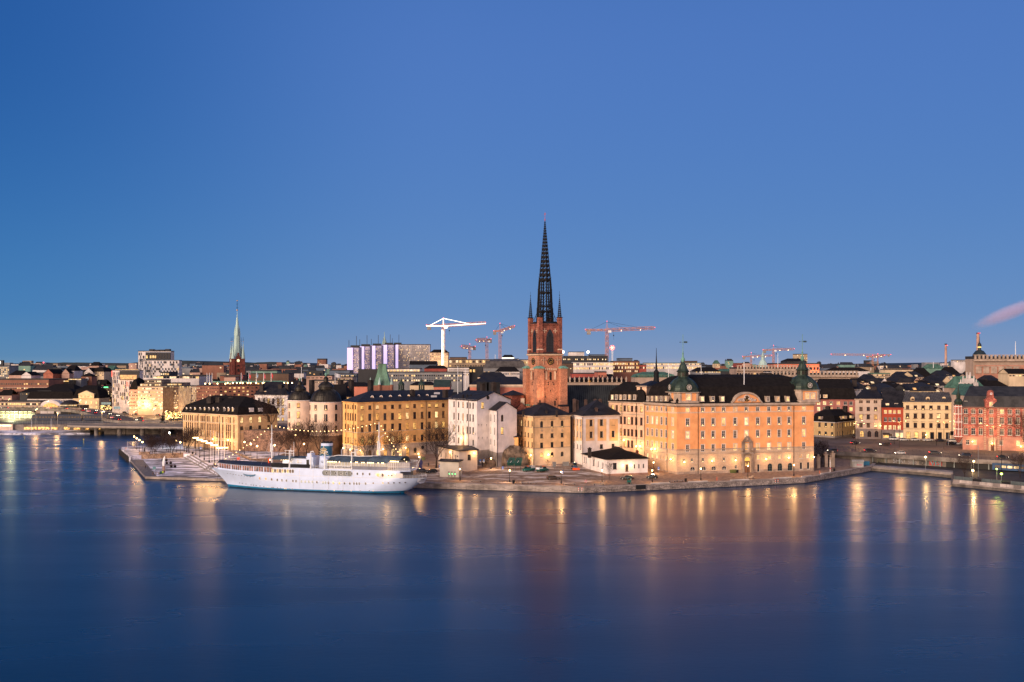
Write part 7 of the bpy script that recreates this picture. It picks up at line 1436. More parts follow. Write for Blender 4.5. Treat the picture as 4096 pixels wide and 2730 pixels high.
Z6=lambda*a:[zx(6,v)for v in a]
b=Bld('pink_long_house','long pink house with black double-pitched mansard behind the small yellow house',[V2(zx(5,1560),546),V2(zx(5,2065),540),V2(zx(5,2065),565),V2(zx(5,1560),570)],ZD,wz(zy(5,850),545),PINK,frame=FRW);b.wins(0,Z5(1580,1637,1705,1780,1862,1943,2007),[(zy(5,893),2.0,None,1.8),(zy(5,960),2.2,None,1.8)],zx(5,1780),prob=.6,w=1.8);b.walls();b.cornice(h=.4);b.roof('mansard',5.0,.4,ROOFT,.12,low=(1.6,6.0))
for x,c in((1637,'d'),(1714,'1'),(1928,'1'),(2020,'1')):b.dormer(zx(5,x),542,zy(5,797),zy(5,832),2.0,PALE,'cross',c,ROOFT)
for x in(1585,1820,1950,2045):b.chimney(zx(5,x),556,zy(5,638),zy(5,680),2.6,1.6)
b=Bld('yellow_corner_house','low yellow house with black mansard and small dormers, its right half bending back',[V2(3252,521),V2(zx(5,1822),510),V2(zx(5,2056),528),V2(zx(5,2000),545),V2(3252,540)],ZD,13.5,mat('soft_yellow',(.70,.47,.22),var=.08));b.wins(0,Z5(1580,1647,1718,1790),[(zy(5,1143),2.2),(zy(5,1240),2.0)],zx(5,1718),w=1.5,pat=['0dcc','dccc']);b.wins(1,Z5(1855,1884,1914,1945,1975,2004,2036),[(zy(5,1140),2.4),(zy(5,1232),2.2)],zx(5,1945),w=1.3,pat=['dd01111','d00 0d1']);b.walls([(6.3,GREYP)]);b.cornice(h=.4,mt=WPL);b.pipe(1,zx(5,1905));b.pipe(0,zx(5,1815))
m=MB(ROOFT);o=inset(b.c,-.4);m.grid([[(*p,z)for p in q]for q,z in((o,13.5),(inset(b.c,1.0),16.6),(inset(b.c,6),19.2))],True,False,True);m.build('roof',b.root)
for x,y,c in((1647,1062,'1'),(1752,1064,'d'),(1875,1060,'1'),(1921,1056,'1'),(2002,1050,'1')):b.dormer(zx(5,x),516,zy(5,y-16),zy(5,y+14),1.2,PALE,'cross',c,ROOFT)
for x in(1745,1940):b.chimney(zx(5,x),528,zy(5,935),zy(5,985),2.2,1.4)
b=Bld('pale_house','pale beige five-storey house with paired round-headed top windows and grey ground floor',[V2(zx(6,355),505),V2(zx(6,657),503),V2(zx(6,700),524),V2(zx(6,400),528)],ZD,wz(zy(6,845),504),PALE,frame=FRB)
b.wins(0,Z6(422,505,589),[(zy(6,960),2.0,None,1.6),(zy(6,1050),2.4,None,1.6),(zy(6,1143),2.4,None,1.6)],zx(6,505),pat=['d0c','101','dd1'],w=1.6);b.wins(0,Z6(410,432,492,514,576,598),[(zy(6,878),1.5,'arch',.85)],zx(6,505),pat=['dd00dd']);b.wins(0,Z6(432,517,599),[(zy(6,1245),3.2,'arch',1.9)],zx(6,517),pat=['100'],wall=GREYP);zb=wz(zy(6,1188),504);b.walls([(zb,mat('grey_rustication',(.22,.18,.17),var=.15))]);b.cornice(h=.6,mt=PALE);b.band(0,zb,.25,.12,STONE);b.roof('hip',4.6,.5,ROOF,.25);b.chimney(zx(6,565),514,zy(6,715),zy(6,790),2.8,1.6);b.pipe(0,zx(6,652))
bracket(b,0,zx(6,640),zy(6,1150),300)
for x in(422,505,589):
 for y in(1010,1108):m=MB(PALE);p=P3(zx(6,x),zy(6,y),503.6);m.poly([(p.x-1.4,503.6,p.z-.3),(p.x+1.4,503.6,p.z-.3),(p.x,503.5,p.z+.45)]);m.box(p.x-1.4,p.x+1.4,503.4,504,p.z-.5,p.z-.3);m.build('window_pediment',b.root)
b=Bld('red_narrow_house','narrow red house with steep black roof and shop windows between pale and cream houses',[V2(zx(6,658),500),V2(zx(6,905),498),V2(zx(6,905),518),V2(zx(6,658),520)],ZD,wz(zy(6,945),499),RED,frame=FRW)
b.wins(0,Z6(701,753,803,857),[(zy(6,992),1.8),(zy(6,1080),2.2),(zy(6,1170),2.1)],zx(6,753),w=1.5,pat=['1111','0dd0','1111']);zb=wz(zy(6,1200),499);b.wins(0,Z6(707,),[(zy(6,1265),2.2,'plain',2.8)],zx(6,707),pat=['1']);b.wins(0,Z6(768,),[(zy(6,1272),2.6,'plain',1.1)],zx(6,768),pat=['d']);b.wins(0,Z6(858,),[(zy(6,1260),2.4,'grid',3.6)],zx(6,858),pat=['1']);b.walls([(zb,MATS['grey_rustication'])]);b.cornice(h=.4);b.roof('hip',8.2,.3,ROOF,.04)
for x,c in((723,'1'),(825,'d')):b.dormer(zx(6,x),500.5,zy(6,895),zy(6,925),1.5,PALE,'cross',c)
m=MB(mat('shop_awning',(.05,.04,.04)));p=P3(zx(6,703),zy(6,1232),499);m.poly([(p.x-1.8,498.9,p.z),(p.x+1.8,498.9,p.z),(p.x+1.8,497.4,p.z-1.0),(p.x-1.8,497.4,p.z-1.0)]);m.build('awning',b.root)
b=Bld('cream_long_house','wide cream house with brown windows and grey roof with three arched dormers',[V2(zx(6,905),498),V2(zx(6,1452),493),V2(zx(6,1452),514),V2(zx(6,905),518)],ZD,wz(zy(6,882),496),CRM,frame=FRB)
cx6=Z6(953,1042,1130,1220,1310,1400);b.wins(0,cx6,[(zy(6,945),2.2),(zy(6,1040),2.3),(zy(6,1147),2.4)],zx(6,1130),w=1.6,pat=['dcccd0','c00d1d','000000']);b.wins(0,Z6(962,1052,1138,1233,1322,1412),[(zy(6,1262),3.4,'plain',1.9)],zx(6,1138),pat=['11d0 0'.replace(' ','0')]);zb=wz(zy(6,1190),496);b.walls([(6.2,GREYP)]);b.cornice(h=.6,mt=CRM)
for z in(zb,wz(zy(6,970),496)):b.band(0,z,.2,.12,STONE)
for y in(1010,1106,1070):
 for px in cx6:m=MB(FRB if y==1070 else STONE);p=P3(px,zy(6,y),495);q=b.pt(0,b.s_of(0,px));m.box(q.x-1.2,q.x+1.2,q.y-.25,q.y+.05,p.z-.1,p.z+.1);m.build('window_hood',b.root)
GROOF=seams('grey_sheet_roof',(.06,.055,.055),gap=.8);b.roof('hip',4.6,.4,GROOF,.06)
for x in(1010,1184,1367):b.dormer(zx(6,x),497.5,zy(6,838),zy(6,862),1.4,CRM,'arch','d',GROOF,True)
bracket(b,0,zx(6,1160),zy(6,1253),200)
b=Bld('red_brick_house','large red brick house with pale quoins, grey mansard and round-topped gable at right edge',[V2(zx(6,1580),440),V2(zx(6,2560),431),V2(zx(6,2560),453),V2(zx(6,1580),462)],4.8,wz(zy(6,938),437),BRRED,frame=FRW)
cx7=Z6(1617,1702,1787,1907,2030,2120,2210,2310,2400,2490);b.wins(0,cx7,[(zy(6,990),2.0),(zy(6,1093),3.0),(zy(6,1220),3.0)],zx(6,1907),w=1.75,pat=['0d0d1dd','ddcdddd','d0ddddd']);b.wins(0,Z6(1640,1720,2020,2215),[(zy(6,1345),2.2)],zx(6,2020),w=1.5,pat=['01d1'],wall=mat('pink_rusticated',(.42,.2,.15),var=.15));b.walls([(wz(zy(6,1275),437),MATS['pink_rusticated'])]);b.cornice(h=.6,mt=mat('brown_cornice',(.2,.1,.08)))
CRL=mat('cream_quoin',(.5,.36,.26),var=.1)
for x in(1835,1988,2275):
 m=MB(CRL);Y=b.pt(0,b.s_of(0,zx(6,x))).y;z=5
 while z<b.ze-1:X=wx(zx(6,x),Y);m.box(X-.45,X+.45,Y-.12,Y+.1,z,z+.4);z+=.8
 m.build('quoin',b.root)
for px in cx7:
 for y in(1043,1168,967):
  q=b.pt(0,b.s_of(0,px));z=wz(zy(6,y),q.y);m=MB(CRL)
  for k in range(5):a=math.pi*(.16+.17*k);m.tube((q.x+math.cos(a)*.95,q.y-.06,z-.5+math.sin(a)*.75),(q.x+math.cos(a)*1.4,q.y-.06,z-.5+math.sin(a)*1.2),.17,n=4)
  m.build('fan_voussoir',b.root)
b.roof('mansard',4.2,.4,mat('slate_mansard',(.035,.034,.036),var=.3),.06,low=(1.4,4.6))
for x,c in((1617,'1'),(1702,'1'),(1787,'d'),(2028,'d'),(2117,'d'),(2208,'d')):b.dormer(zx(6,x),440,zy(6,868),zy(6,912),1.4,mat('dormer_copper',(.06,.055,.05)),'cross',c)
Y=b.pt(0,b.s_of(0,zx(6,1905))).y-.3;X=wx(zx(6,1905),Y);z0=b.ze;m=MB(BRRED);hw=2.5;m.obox((X,Y+1),(1,0),hw*2,2,z0-.2,z0+3.4);zt_=wz(zy(6,745),Y)
pts=[(X-2.0,z0+3.4),(X+2.0,z0+3.4),(X+1.2,z0+4.3),(X+1.1,zt_-1.0)]+[(X+1.1*math.cos(a),zt_-1.1+1.1*math.sin(a))for a in(.5,1.0,1.57,2.1,2.6)]+[(X-1.1,zt_-1.0),(X-1.2,z0+4.3)]
m.grid([[(x,Y+1.6,z)for x,z in pts],[(x,Y,z)for x,z in pts]],True,True,True);o=m.build('gable',b.root);fm,pm=win_mesh(1.6,2.0,'cross',FRW,LIT[0]);put(fm,'window',o,Vector((X,Y-.05,z0+.3)));put(pm,'pane',o,Vector((X,Y-.05,z0+.3)));m=MB(WHITE);m.grid([[(X+math.cos(6.28*j/12)*r_,Y-.08,zt_-1.6+math.sin(6.28*j/12)*r_)for j in range(12)]for r_ in(.5,.28)]);m.build('oculus',o)
for x in(1915,2135):
 X=wx(zx(6,x),436);m=MB(CRL);z1=wz(zy(6,1310),435);m.obox((X,436),(1,0),3.0,1.0,5,z1);m.poly([(X-1.9,435.4,z1),(X+1.9,435.4,z1),(X,435.4,z1+1.3)]);m.poly([(X-1.9,436.4,z1),(X-1.9,435.4,z1),(X,435.4,z1+1.3),(X,436.4,z1+1.3)]);o=m.build('portal',b.root);m=MB(BLK if x>2000 else FRB);m.poly([(X+a,435.45,5.5+z)for a,z in arch_pts(1.4,3.0)]);m.build('door',o)
 if x<2000:bracket(b,0,zx(6,x),zy(6,1355),420)
bracket(b,0,zx(6,2240),zy(6,1385),520);bracket(b,0,zx(6,1690),zy(6,1330),320)
for x in(1790,1850,2005):b.chimney(zx(6,x),448,zy(6,738),zy(6,790),2.0,1.4)
b=Bld('grey_gothic_house','narrow grey house squeezed left of the red brick house, white stepped gable above',[V2(zx(6,1455),492),V2(zx(6,1600),470),V2(zx(6,1800),515),V2(zx(6,1600),525)],ZD,wz(zy(6,800),485),PALE);b.walls();b.roof('hip',5,.2,ROOFG,.1)
c=V2(zx(6,1532),441);r=thing('bay_turret','slim red and white corner bay turret with green copper onion top','turret',(c.x,c.y,9));m=MB(BRRED);z0,z1=wz(zy(6,1275),441),wz(zy(6,912),441);m.lathe([(.5,z0-2.6),(1.8,z0-.2),(1.8,z1)],(c.x,c.y,0),8,.39);m.build('wall',r)
m=MB(WPL)
for j in range(8):a=.39+.7854*j;m.tube((c.x+1.83*math.cos(a),c.y+1.83*math.sin(a),z0-.2),(c.x+1.83*math.cos(a),c.y+1.83*math.sin(a),z1),.09,n=4)
for y in(1275,1190,1110,1020,935):m.lathe([(1.9,0),(1.95,.2),(1.85,.3)],(c.x,c.y,wz(zy(6,y),441)),8,.39)
m.build('white_trim',r);m=MB(COPPER);m.lathe([(2.1,z1),(2.0,z1+.4),(1.6,z1+.5),(1.8,z1+1.4),(1.3,z1+2.4),(.8,z1+2.8),(.9,z1+4.2),(1.0,z1+4.4),(.6,z1+5.2),(.35,z1+6),(.12,z1+8.6)],(c.x,c.y,0),8,.39);m.build('onion_roof',r)
for y in(985,1090,1215):
 for a in(-2.0,-1.14):fm,pm=win_mesh(.75,2.2,'cross',FRW,pick('d'));p=Vector((c.x+1.75*math.cos(a),c.y+1.75*math.sin(a),wz(zy(6,y),441)-1.1));o=put(fm,'window',r,p-r.location,a+math.pi/2);put(pm,'pane',o)
for x,y,h,k,lab in((1670,490,15.5,1,'bare tree before the left part of the red brick house'),(2345,520,17,0,'bare tree at the right edge before the red brick house')):p=G(zx('f',x),zy('f',y),ZD);tree(0,0,h,k,lab,p)
tree(0,0,9.5,2,'bare tree among stone gate pillars at the right end of the palace',GP(zx('e',1640),zy('e',690)));
for x,h,k,lab in((1550,8,3,'small bare tree behind the quay barriers, left one'),(2300,8.5,2,'small bare tree behind the glass screens at the right edge')):p=V2(zx('f',x),362);tree(0,0,h,k,lab,Vector((*p,2.0)))
for x,y,kd,pa,an,lab in((592,382,'van',PW,5,'white delivery van parked before the red narrow house'),(725,388,'estate',PW,8,'white estate car parked just right of the white van'),(880,388,'hatch',PW,4,'white small car parked before the cream house, third in the row'),(1050,392,'estate',PW,6,'white estate car parked before the cream house middle door'),(1225,398,'estate',PDB,8,'dark estate car parked before the cream house right doors'),(1395,405,'suv',PW,12,'white suv at the right end of the parked row'),(1370,445,'suv',PB,20,'black suv standing in front of the white suv'),(1445,442,'hatch',PW,15,'white small car half hidden by the black suv'),(60,350,'suv',PB,80,'black suv in the alley beside the yellow corner house')):car(lab,G(zx('f',x),zy('f',y),ZD),R(an),kd,pa)
for px,Y,kd,pa,an,lab in((3330,428,'hatch',PG,172,'grey car with lights on driving left on the deck beside the palace'),(3480,428,'estate',PB,-8,'black car with tail lights on near the deck railing'),(3600,416,'hatch',PW,170,'white car with headlights on behind the deck railing'),(3740,418,'estate',PG,-10,'grey estate car with lights on before the lane signals'),(3860,405,'suv',PDB,168,'dark suv with headlights on in the near lane of the deck'),(4010,398,'hatch',PB,-12,'black small car with lights on at the right end of the deck'),(3540,462,'estate',PBR,185,'brown estate car turning with lights on near the right-bank crossing'),(3420,470,'hatch',PB,10,'black car with lights on at the right-bank crossing')):car(lab,Vector((wx(px,Y),Y,ZD)),R(an),kd,pa,lit=True)
for px,Y in((3350,426),(3610,412),(3870,402)):l=None
r=thing('stone_gate','stone gate with urn-topped pillars and black iron grille beside the palace','gate',GP(zx('e',1680),zy('e',760)))
for x,y0,y1 in((1590,565,750),(1692,530,735),(1755,570,735),(1785,520,735)):
 p=GP(zx('e',x),zy('e',y1));z1=wz(zy('e',y0),p.y);m=MB(STONE);m.box(p.x-.6,p.x+.6,p.y-.6,p.y+.6,p.z,z1-1.2);m.box(p.x-.8,p.x+.8,p.y-.8,p.y+.8,z1-1.199,z1-.9);m.lathe([(.2,z1-.9),(.5,z1-.5),(.5,z1-.2),(.15,z1)],(p.x,p.y,0),8);m.build('pillar',r)
m=MB(IRON);a_,b_=GP(zx('e',1610),zy('e',735)),GP(zx('e',1780),zy('e',735))
for k in range(26):p=a_.lerp(b_,k/25);m.tube(p,p+Vector((0,0,4.4)),.06,n=4)
for z in(.3,4.1):m.tube(a_+Vector((0,0,z)),b_+Vector((0,0,z)),.06,n=4)
m.build('grille',r)
p=GP(zx('e',2110),zy('e',735));r=thing('site_hut','grey round-roofed shed with pink graffiti at the far right end of the quay','shed',p);m=MB(mat('hut_grey',(.3,.29,.28),var=.2));m.box(-2.2,2.2,-1.2,1.2,0,2.2)
m.grid([[(x,-1.4*math.cos(a),2.2+.7*math.sin(a))for a in[math.pi*j/6 for j in range(7)]]for x in(-2.4,2.4)],False);m.build('hut_body',r,local=True);text('RKO',1.0,'graffiti',mat('spray_pink',(.5,.05,.1),var=0),r,(.6,-1.23,.9),(R(90),0,0));p=GP(zx('e',2230),zy('e',715));m=MB(mat('blue_skip',(.02,.12,.22),var=.2));m.box(p.x-1.5,p.x+1.5,p.y,p.y+1.4,p.z,p.z+1.6);m.box(p.x-1.6,p.x+1.6,p.y-.1,p.y+.1,p.z+1.45,p.z+1.65);tag(m.build('skip'),'blue steel container right of the graffiti shed on the quay','container')
Z1=lambda*a:[zx(1,v)for v in a]
m=MB(mat('city_paving',(.06,.05,.048),var=.3));m.prism([(-4000,642),V2(740,642),V2(760,600),V2(3300,600),(4000,640),(9000,9000),(-9000,9000)],0,4.0);structure(m.build('city_ground'))
m=MB(SNOWP);m.prism([V2(-300,610),V2(360,612),V2(360,642),V2(-300,642)],-1,1.0);structure(m.build('shore_quay'))
m=MB(CONC);m.obox((V2(-300,641.7)+V2(735,641.7))/2,(1,0),400,.5,0,4.5);structure(m.build('shore_wall'))
for k,(x0,x1,c)in enumerate(((275,415,'amber'),(430,560,'gold'),(580,655,'gold'),(730,790,'amber'),(840,910,'gold'),(975,1010,'amber'),(1100,1140,'gold'))):
 m=MB(glow('shore_garland',(1,.55,.12),1.6,.9));m.box(wx(zx(1,x0),641),wx(zx(1,x1),641),641.0,641.4,wz(zy(1,1195),641),wz(zy(1,1166),641));tag(m.build('lit_opening'),'glowing golden opening in the low shore wall, %s from the left'%('first','second','third','fourth','fifth','sixth','seventh')[k],'opening','lit openings in the shore wall')
b=Bld('lit_shed','low shed with a bright white lit front at the left edge by the water',[V2(-60,640),V2(zx(1,146),640),V2(zx(1,146),650),V2(-60,650)],1,wz(zy(1,1130),640),PALE);b.walls();b.roof('flat',.3,.2,GROOF);m=MB(glow('shed_strip',(1,.85,.6),2.5,.3));m.box(wx(-60,639),wx(zx(1,122),639),639.6,639.9,wz(zy(1,1158),640),wz(zy(1,1140),640));m.build('light_strip',b.root)
br=thing('rail_bridge','low concrete railway bridge on piers between the left shore and the island','bridge',(*V2(560,605),5));m=MB(CONC);m.prism([V2(270,612),V2(420,603),V2(760,596),V2(760,640),V2(270,641.4)],4.4,5.4);m.build('deck',br);m=MB(mat('bridge_rail_band',(.35,.29,.25),var=.1));q0,q1,q2=V2(270,611.8),V2(420,602.8),V2(760,595.8)
for a_,c_ in((q0,q1),(q1,q2)):m.obox((a_+c_)/2,c_-a_,(c_-a_).length,.3,5.0,5.75)
m.build('parapet',br)
for x,w in((1100,1.6),(1366,1.8),(1626,1.8),(1860,1.6),(1310,0),(1560,0),(1800,0)):
 Y=606 if w else 616;X=wx(zx(1,x),Y);m=MB(CONC)
 if w:m.lathe([(w*.8,-1),(w*.8,3.6),(w,4.4)],(X,Y,0),10)
 else:m.box(X-6.5,X+6.5,Y,Y+2,-1,4.4)
 m.build('pier',br)
r=thing('rail_fence','long grey railing along the railway in front of the train','railing',(*V2(300,648),4));m=MB(STEEL);a_,b_=V2(40,650),V2(735,646)
for k in range(70):p=a_.lerp(b_,k/69);m.tube((*p,4),(*p,6.2),.06,n=4)
for z in(5.1,6.2):m.tube((*a_,z),(*b_,z),.07,n=4)
m.build('railing_bars',r)
tr=thing('commuter_train','long dark blue train standing on the tracks at the left','train',(*V2(130,690),4));m=MB(mat('train_navy',(.02,.03,.06),rough=.3,var=.15));X0,X1=wx(zx(1,372),690),wx(zx(1,1240),690);n_=3
for k in range(n_):c=X0+(X1-X0)*k/n_;e=X0+(X1-X0)*(k+1)/n_-.8;m.prism([(c,689),(e,689),(e,692),(c,692)],4.6,8.0);m.prism([(c+.3,689.4),(e-.3,689.4),(e-.3,691.6),(c+.3,691.6)],8.0,8.4)
m.build('body',tr);m=MB(DIM)
for k in range(26):c=X0+1+k*(X1-X0)/26;m.poly([(c,688.95,6.2),(c+1.3,688.95,6.2),(c+1.3,688.95,7.2),(c,688.95,7.2)])
m.build('window_row',tr)
for k,(y,Y)in enumerate(((1035,735),(1085,700))):
 b=thing('platform_roof','lit station platform with greenish strip lights, %s'%('far one' if k==0 else 'near one by the water'),'platform',(*V2(60,Y),4));m=MB(CONC);x0,x1=wx(-80,Y),wx(zx(1,375),Y);m.box(x0,x1,Y-2,Y+3,4,4.9);m.m(ROOF);m.box(x0,x1,Y-2.5,Y+3.5,8.6,8.9);m.build('platform',b);m=MB(glow('platform_strip',(.95,1,.35),5))
 for j in range(12):X=x0+(x1-x0)*(j+.2)/12;m.box(X,X+2.2,Y-2,Y-1.6,8.3,8.55)
 m.build('strip_lights',b);m=MB(glow('platform_wall_glow',(1,1,.55),.9,.6));m.box(x0,x1,Y+2.6,Y+2.8,5.2,7.6);m.build('back_wall',b)  # whole back wall glows: platform light put into its colour
 for j in range(10):X=x0+(x1-x0)*(j+.5)/10;m=MB(WHITE);m.tube((X,Y,4.9),(X,Y,8.6),.18,n=6);m.build('column',b)
 lamp_light(b,(wx(60,Y)-b.location.x,-6,4.0),4000,(.95,1,.5),1.5)
vp=[(V2(-200,765),9.4),(V2(zx(1,400),765),9.3),(V2(zx(1,700),760),9.2),(V2(zx(1,950),748),8.9),(V2(zx(1,1120),728),7.8),(V2(zx(1,1270),704),6.4),(V2(zx(1,1400),684),5.2),(V2(zx(1,1560),672),4.8),(V2(zx(1,2150),664),4.7)]
vd=thing('road_viaduct','curving road viaduct that descends from the left towards the island','bridge',(*vp[3][0],4));m=MB(ASPH);P_=[Vector((*p,z))for p,z in vp];sm=[]
for k in range(len(P_)-1):
 p0,p1,p2,p3=P_[max(0,k-1)],P_[k],P_[k+1],P_[min(len(P_)-1,k+2)]
 for q in range(6):t_=q/6;sm.append(.5*((2*p1)+(p2-p0)*t_+(2*p0-5*p1+4*p2-p3)*t_**2+(3*p1-p0-3*p2+p3)*t_**3))
sm.append(P_[-1]);off=[]
for k,p in enumerate(sm):d=(sm[min(k+1,len(sm)-1)]-sm[max(0,k-1)]);d.z=0;d.normalize();off.append(Vector((d.y,-d.x,0)))
Wd=9
def vl(k,dz):return[tuple(p+o*k+Vector((0,0,dz)))for p,o in zip(sm,off)]
m.grid([vl(-Wd,0),vl(Wd,0)],False);m.m(CONC);m.grid([vl(Wd,.8),vl(Wd+.4,.8),vl(Wd+.4,-1.3),vl(-Wd,-1.3)],False);m.grid([vl(Wd,0),vl(Wd,.8)],False);m.grid([vl(-Wd,.8),vl(-Wd,0)],False);m.build('deck',vd)
for k in range(2,30,4):p=sm[k];m=MB(CONC);m.tube((p.x,p.y,3.8),(p.x,p.y,p.z-1.2),.9,n=8);m.build('pier',vd)
def vpos(f,lane):k=int(f*(len(sm)-1));p=sm[k]+off[k]*lane;d=sm[min(k+1,len(sm)-1)]-sm[k];return Vector((p.x,p.y,p.z+.01)),math.atan2(d.y,d.x)
for k,(f,lane,dr,pa)in enumerate(((.10,4,1,PB),(.2,4,1,PW),(.31,4,1,PG),(.42,5,1,PB),(.47,4,1,PW),(.54,4,1,PDB),(.36,-3,-1,PB),(.45,-3,-1,PG),(.52,-3,-1,PW),(.58,-3,-1,PB),(.64,-4,-1,PDB),(.70,4,1,PW),(.78,4,1,PB),(.84,-4,-1,PG),(.9,4,1,PB))):
 p,a=vpos(f,lane);car('lit %s car %s the left viaduct, number %d from its left end'%({id(PB):'black',id(PW):'white',id(PG):'grey',id(PDB):'navy'}[id(pa)],'descending' if dr>0 else 'climbing',k+1),p,a+(0 if dr<0 else math.pi),'hatch' if k%2 else 'estate',pa,'cars on the left viaduct',lit=True)
for x,y0,y1,z,on,lab in((410,963,1160,4,1,'orange road lamp left of the station viaduct'),(655,1013,1165,4,1,'brightest star-like road lamp before the left viaduct'),(1163,990,1140,4,1,'grey road lamp where the viaduct bends down'),(1530,985,1150,5,1,'road lamp above the right half of the railway bridge'),(1885,985,1150,5,1,'road lamp beside the dark fir left of the cream house'),(1755,960,1070,4,1,'bright road lamp at the big crossing before the curved office'),(2005,940,1060,4,1,'road lamp at the right side of the big crossing'),(1460,880,1000,4,1,'road lamp before the striped hotel'),(95,850,1000,4,1,'road lamp on the viaduct before the beige station hall'),(540,870,1000,4,1,'road lamp on the viaduct before the arched pavilion'),(905,860,1000,4,1,'road lamp on the viaduct before the cream station pavilion')):
 Y=650 if y1>1130 else 760;px=zx(1,x);road_lamp(lab,Vector((wx(px,Y),Y,z)),wz(zy(1,y0),Y)-z,(.4,)if x!=655 else(.05,),True,STEEL)
r=thing('dark_fir','dark fir-shaped figure standing at the crossing left of the cream house','tree',(*V2(zx(1,1855),655),4));X,Y=r.location.x,655;zt_,zb_=wz(zy(1,1000),Y),5.0;m=MB(mat('fir_dark',(.008,.008,.008),var=.3));r2=random.Random(4)
for k in range(260):f=r2 .random();a=r2 .uniform(0,6.28);q=(1-f)*2.6*(.75+.35*math.sin(f*22));z=zb_+(zt_-zb_)*f;m.tube((X+.3*q*math.cos(a),Y+.3*q*math.sin(a),z),(X+q*math.cos(a),Y+q*math.sin(a),z-.5),.22,.02,4)
m.build('crown',r);m=MB(BARK);m.tube((X,Y,4),(X,Y,zt_-1),.2,.05,6);m.build('trunk',r)
FAIRY=glow('fairy_lights',(1,.62,.2),9)
for k,(x,y,h)in enumerate(((1925,1085,7),(1948,1120,8),(1985,1090,7),(2030,1090,7.5),(1905,1060,5),(1230,965,6),(1170,965,6),(1620,965,6),(1800,965,6))):
 Y=672 if y>1000 else 815;p=V2(zx(1,x),Y);t_=thing('lit_tree','small tree wrapped in golden fairy lights, %s'%('left crossing, first','left crossing, frontmost','left crossing, third','left crossing, rightmost beside the cream house','left crossing, small one behind the dark fir','right of two before the brown office','left of two before the brown office','before the curved office left end','before the curved office right end')[k],'tree',(p.x,p.y,4),'trees with fairy lights');t_.scale=(h/10,)*3;put(TM[k%4][0],'trunk',t_);put(TM[k%4][1],'crown',t_);m=MB(FAIRY);r2=random.Random(k)
 for j in range(46):a=r2 .uniform(0,6.28);q=r2 .random()**.5*3.4;z=4+r2 .random()*5.5;m.ball((q*math.cos(a),q*math.sin(a),z),.24,5,3)
 o=m.build('fairy_lights',t_,local=True);lamp_light(t_,(0,-2,6),500)
for k,(x,y,w,c)in enumerate(((1210,897,108,(.04,.25,.3)),(1335,945,70,(.05,.3,.4)),(1490,955,100,(.35,.4,.36)))):
 Y=790;p=P3(zx(1,x),zy(1,y),Y);s=w/2.851/F*Y/2;r=thing('road_sign','wide %s road sign board over the crossing, %s'%(('teal','blue','pale'),('left of the striped hotel','before the striped hotel','right of the striped hotel'))[0][k]if False else 'wide road sign board over the crossing, '+('teal one left of the striped hotel','blue one before the striped hotel','pale one right of the striped hotel')[k],'road sign',(p.x,Y,4));m=MB(glow('sign_board_%d'%k,c,.8,.3));m.box(p.x-s,p.x+s,Y-.2,Y,p.z-.9,p.z+.9);m.build('board',r);m=MB(STEEL)
 for q in(-.7,.7):m.tube((p.x+q*s,Y+.1,4),(p.x+q*s,Y+.1,p.z),.15,n=5)
 m.build('post',r)
for k,(px,Y,kd)in enumerate(((500,800,'hatch'),(540,770,'estate'),(585,790,'van'),(630,760,'hatch'),(668,800,'estate'),(705,775,'suv'),(610,830,'hatch'),(690,720,'estate'),(560,715,'hatch'))):car('lit car at the big left crossing, entry %d: %s'%(k+1,('dark hatchback','grey estate','white van','navy hatchback','black estate','grey suv','white hatchback','navy estate','black hatchback')[k]),Vector((wx(px,Y),Y,4.01)),R((10,190,80,175,5,185,100,12,170)[k]),kd,(PB,PG,PW,PDB)[k%4],'cars on the big crossing',lit=True)
for k,px in enumerate((455,520,575,640,700)):l=lamp_light(vd,Vector((wx(px,770),770,12))-vd.location,3500,(1,.5,.2),1)  # bare lights without fixtures, added to brighten the viaduct asphalt
for k,(x,y0,y1,lab)in enumerate(((278,1275,1312,'leaning yellow channel marker on the water, leftmost'),(430,1306,1350,'yellow channel marker on the water, middle of three'),(955,1300,1358,'yellow channel marker on the water, rightmost of three'))):p=G(zx(1,x),zy(1,y1-3),0);h=wz(zy(1,y0),p.y);m=MB(mat('marker_yellow',(.65,.55,.08),var=0));m.tube((p.x,p.y,-.5),(p.x+(.35 if k==0 else 0),p.y,h),.14,.1,6);m.box(p.x-.25,p.x+.25,p.y-.2,p.y+.2,h*.82,h);tag(m.build('channel_marker'),lab,'marker')
for x,y0,y1,lab in((583,1070,1200,'thin white flagpole on the left shore quay'),(360,1080,1210,'thin white lamp pole at the left shore shed'),(107,1165,1225,'short white pole at the far left shore')):Y=625;X=wx(zx(1,x),Y);m=MB(WHITE);m.tube((X,Y,1),(X,Y,wz(zy(1,y0),Y)),.12,.08,5);tag(m.build('pole'),lab,'pole')
FM={}
def fm_(k):
 c={'beige':(.42,.32,.24),'brick':(.24,.10,.065),'dbrick':(.20,.075,.05),'pink':(.45,.28,.22),'white':(.62,.56,.54),'grey':(.2,.2,.21),'dark':(.03,.03,.034),'brown':(.13,.075,.05),'stone':(.38,.28,.22),'salmon':(.5,.17,.11),'blue':(.1,.13,.18),'cream':(.6,.46,.3),'green':(.16,.28,.23),'tan':(.3,.22,.15),'lav':(.5,.46,.7),'red':(.30,.06,.045),'slab':(.40,.36,.52)}[k]
 return mat('far_'+k,c,var=.18,scale=.08,fine=.5)
LB=[glow('far_room_warm',(1,.66,.22),1.25,.5),glow('far_room_pale',(1,.8,.48),1.3,.5),glow('far_room_amber',(1,.5,.12),1.0,.5)]
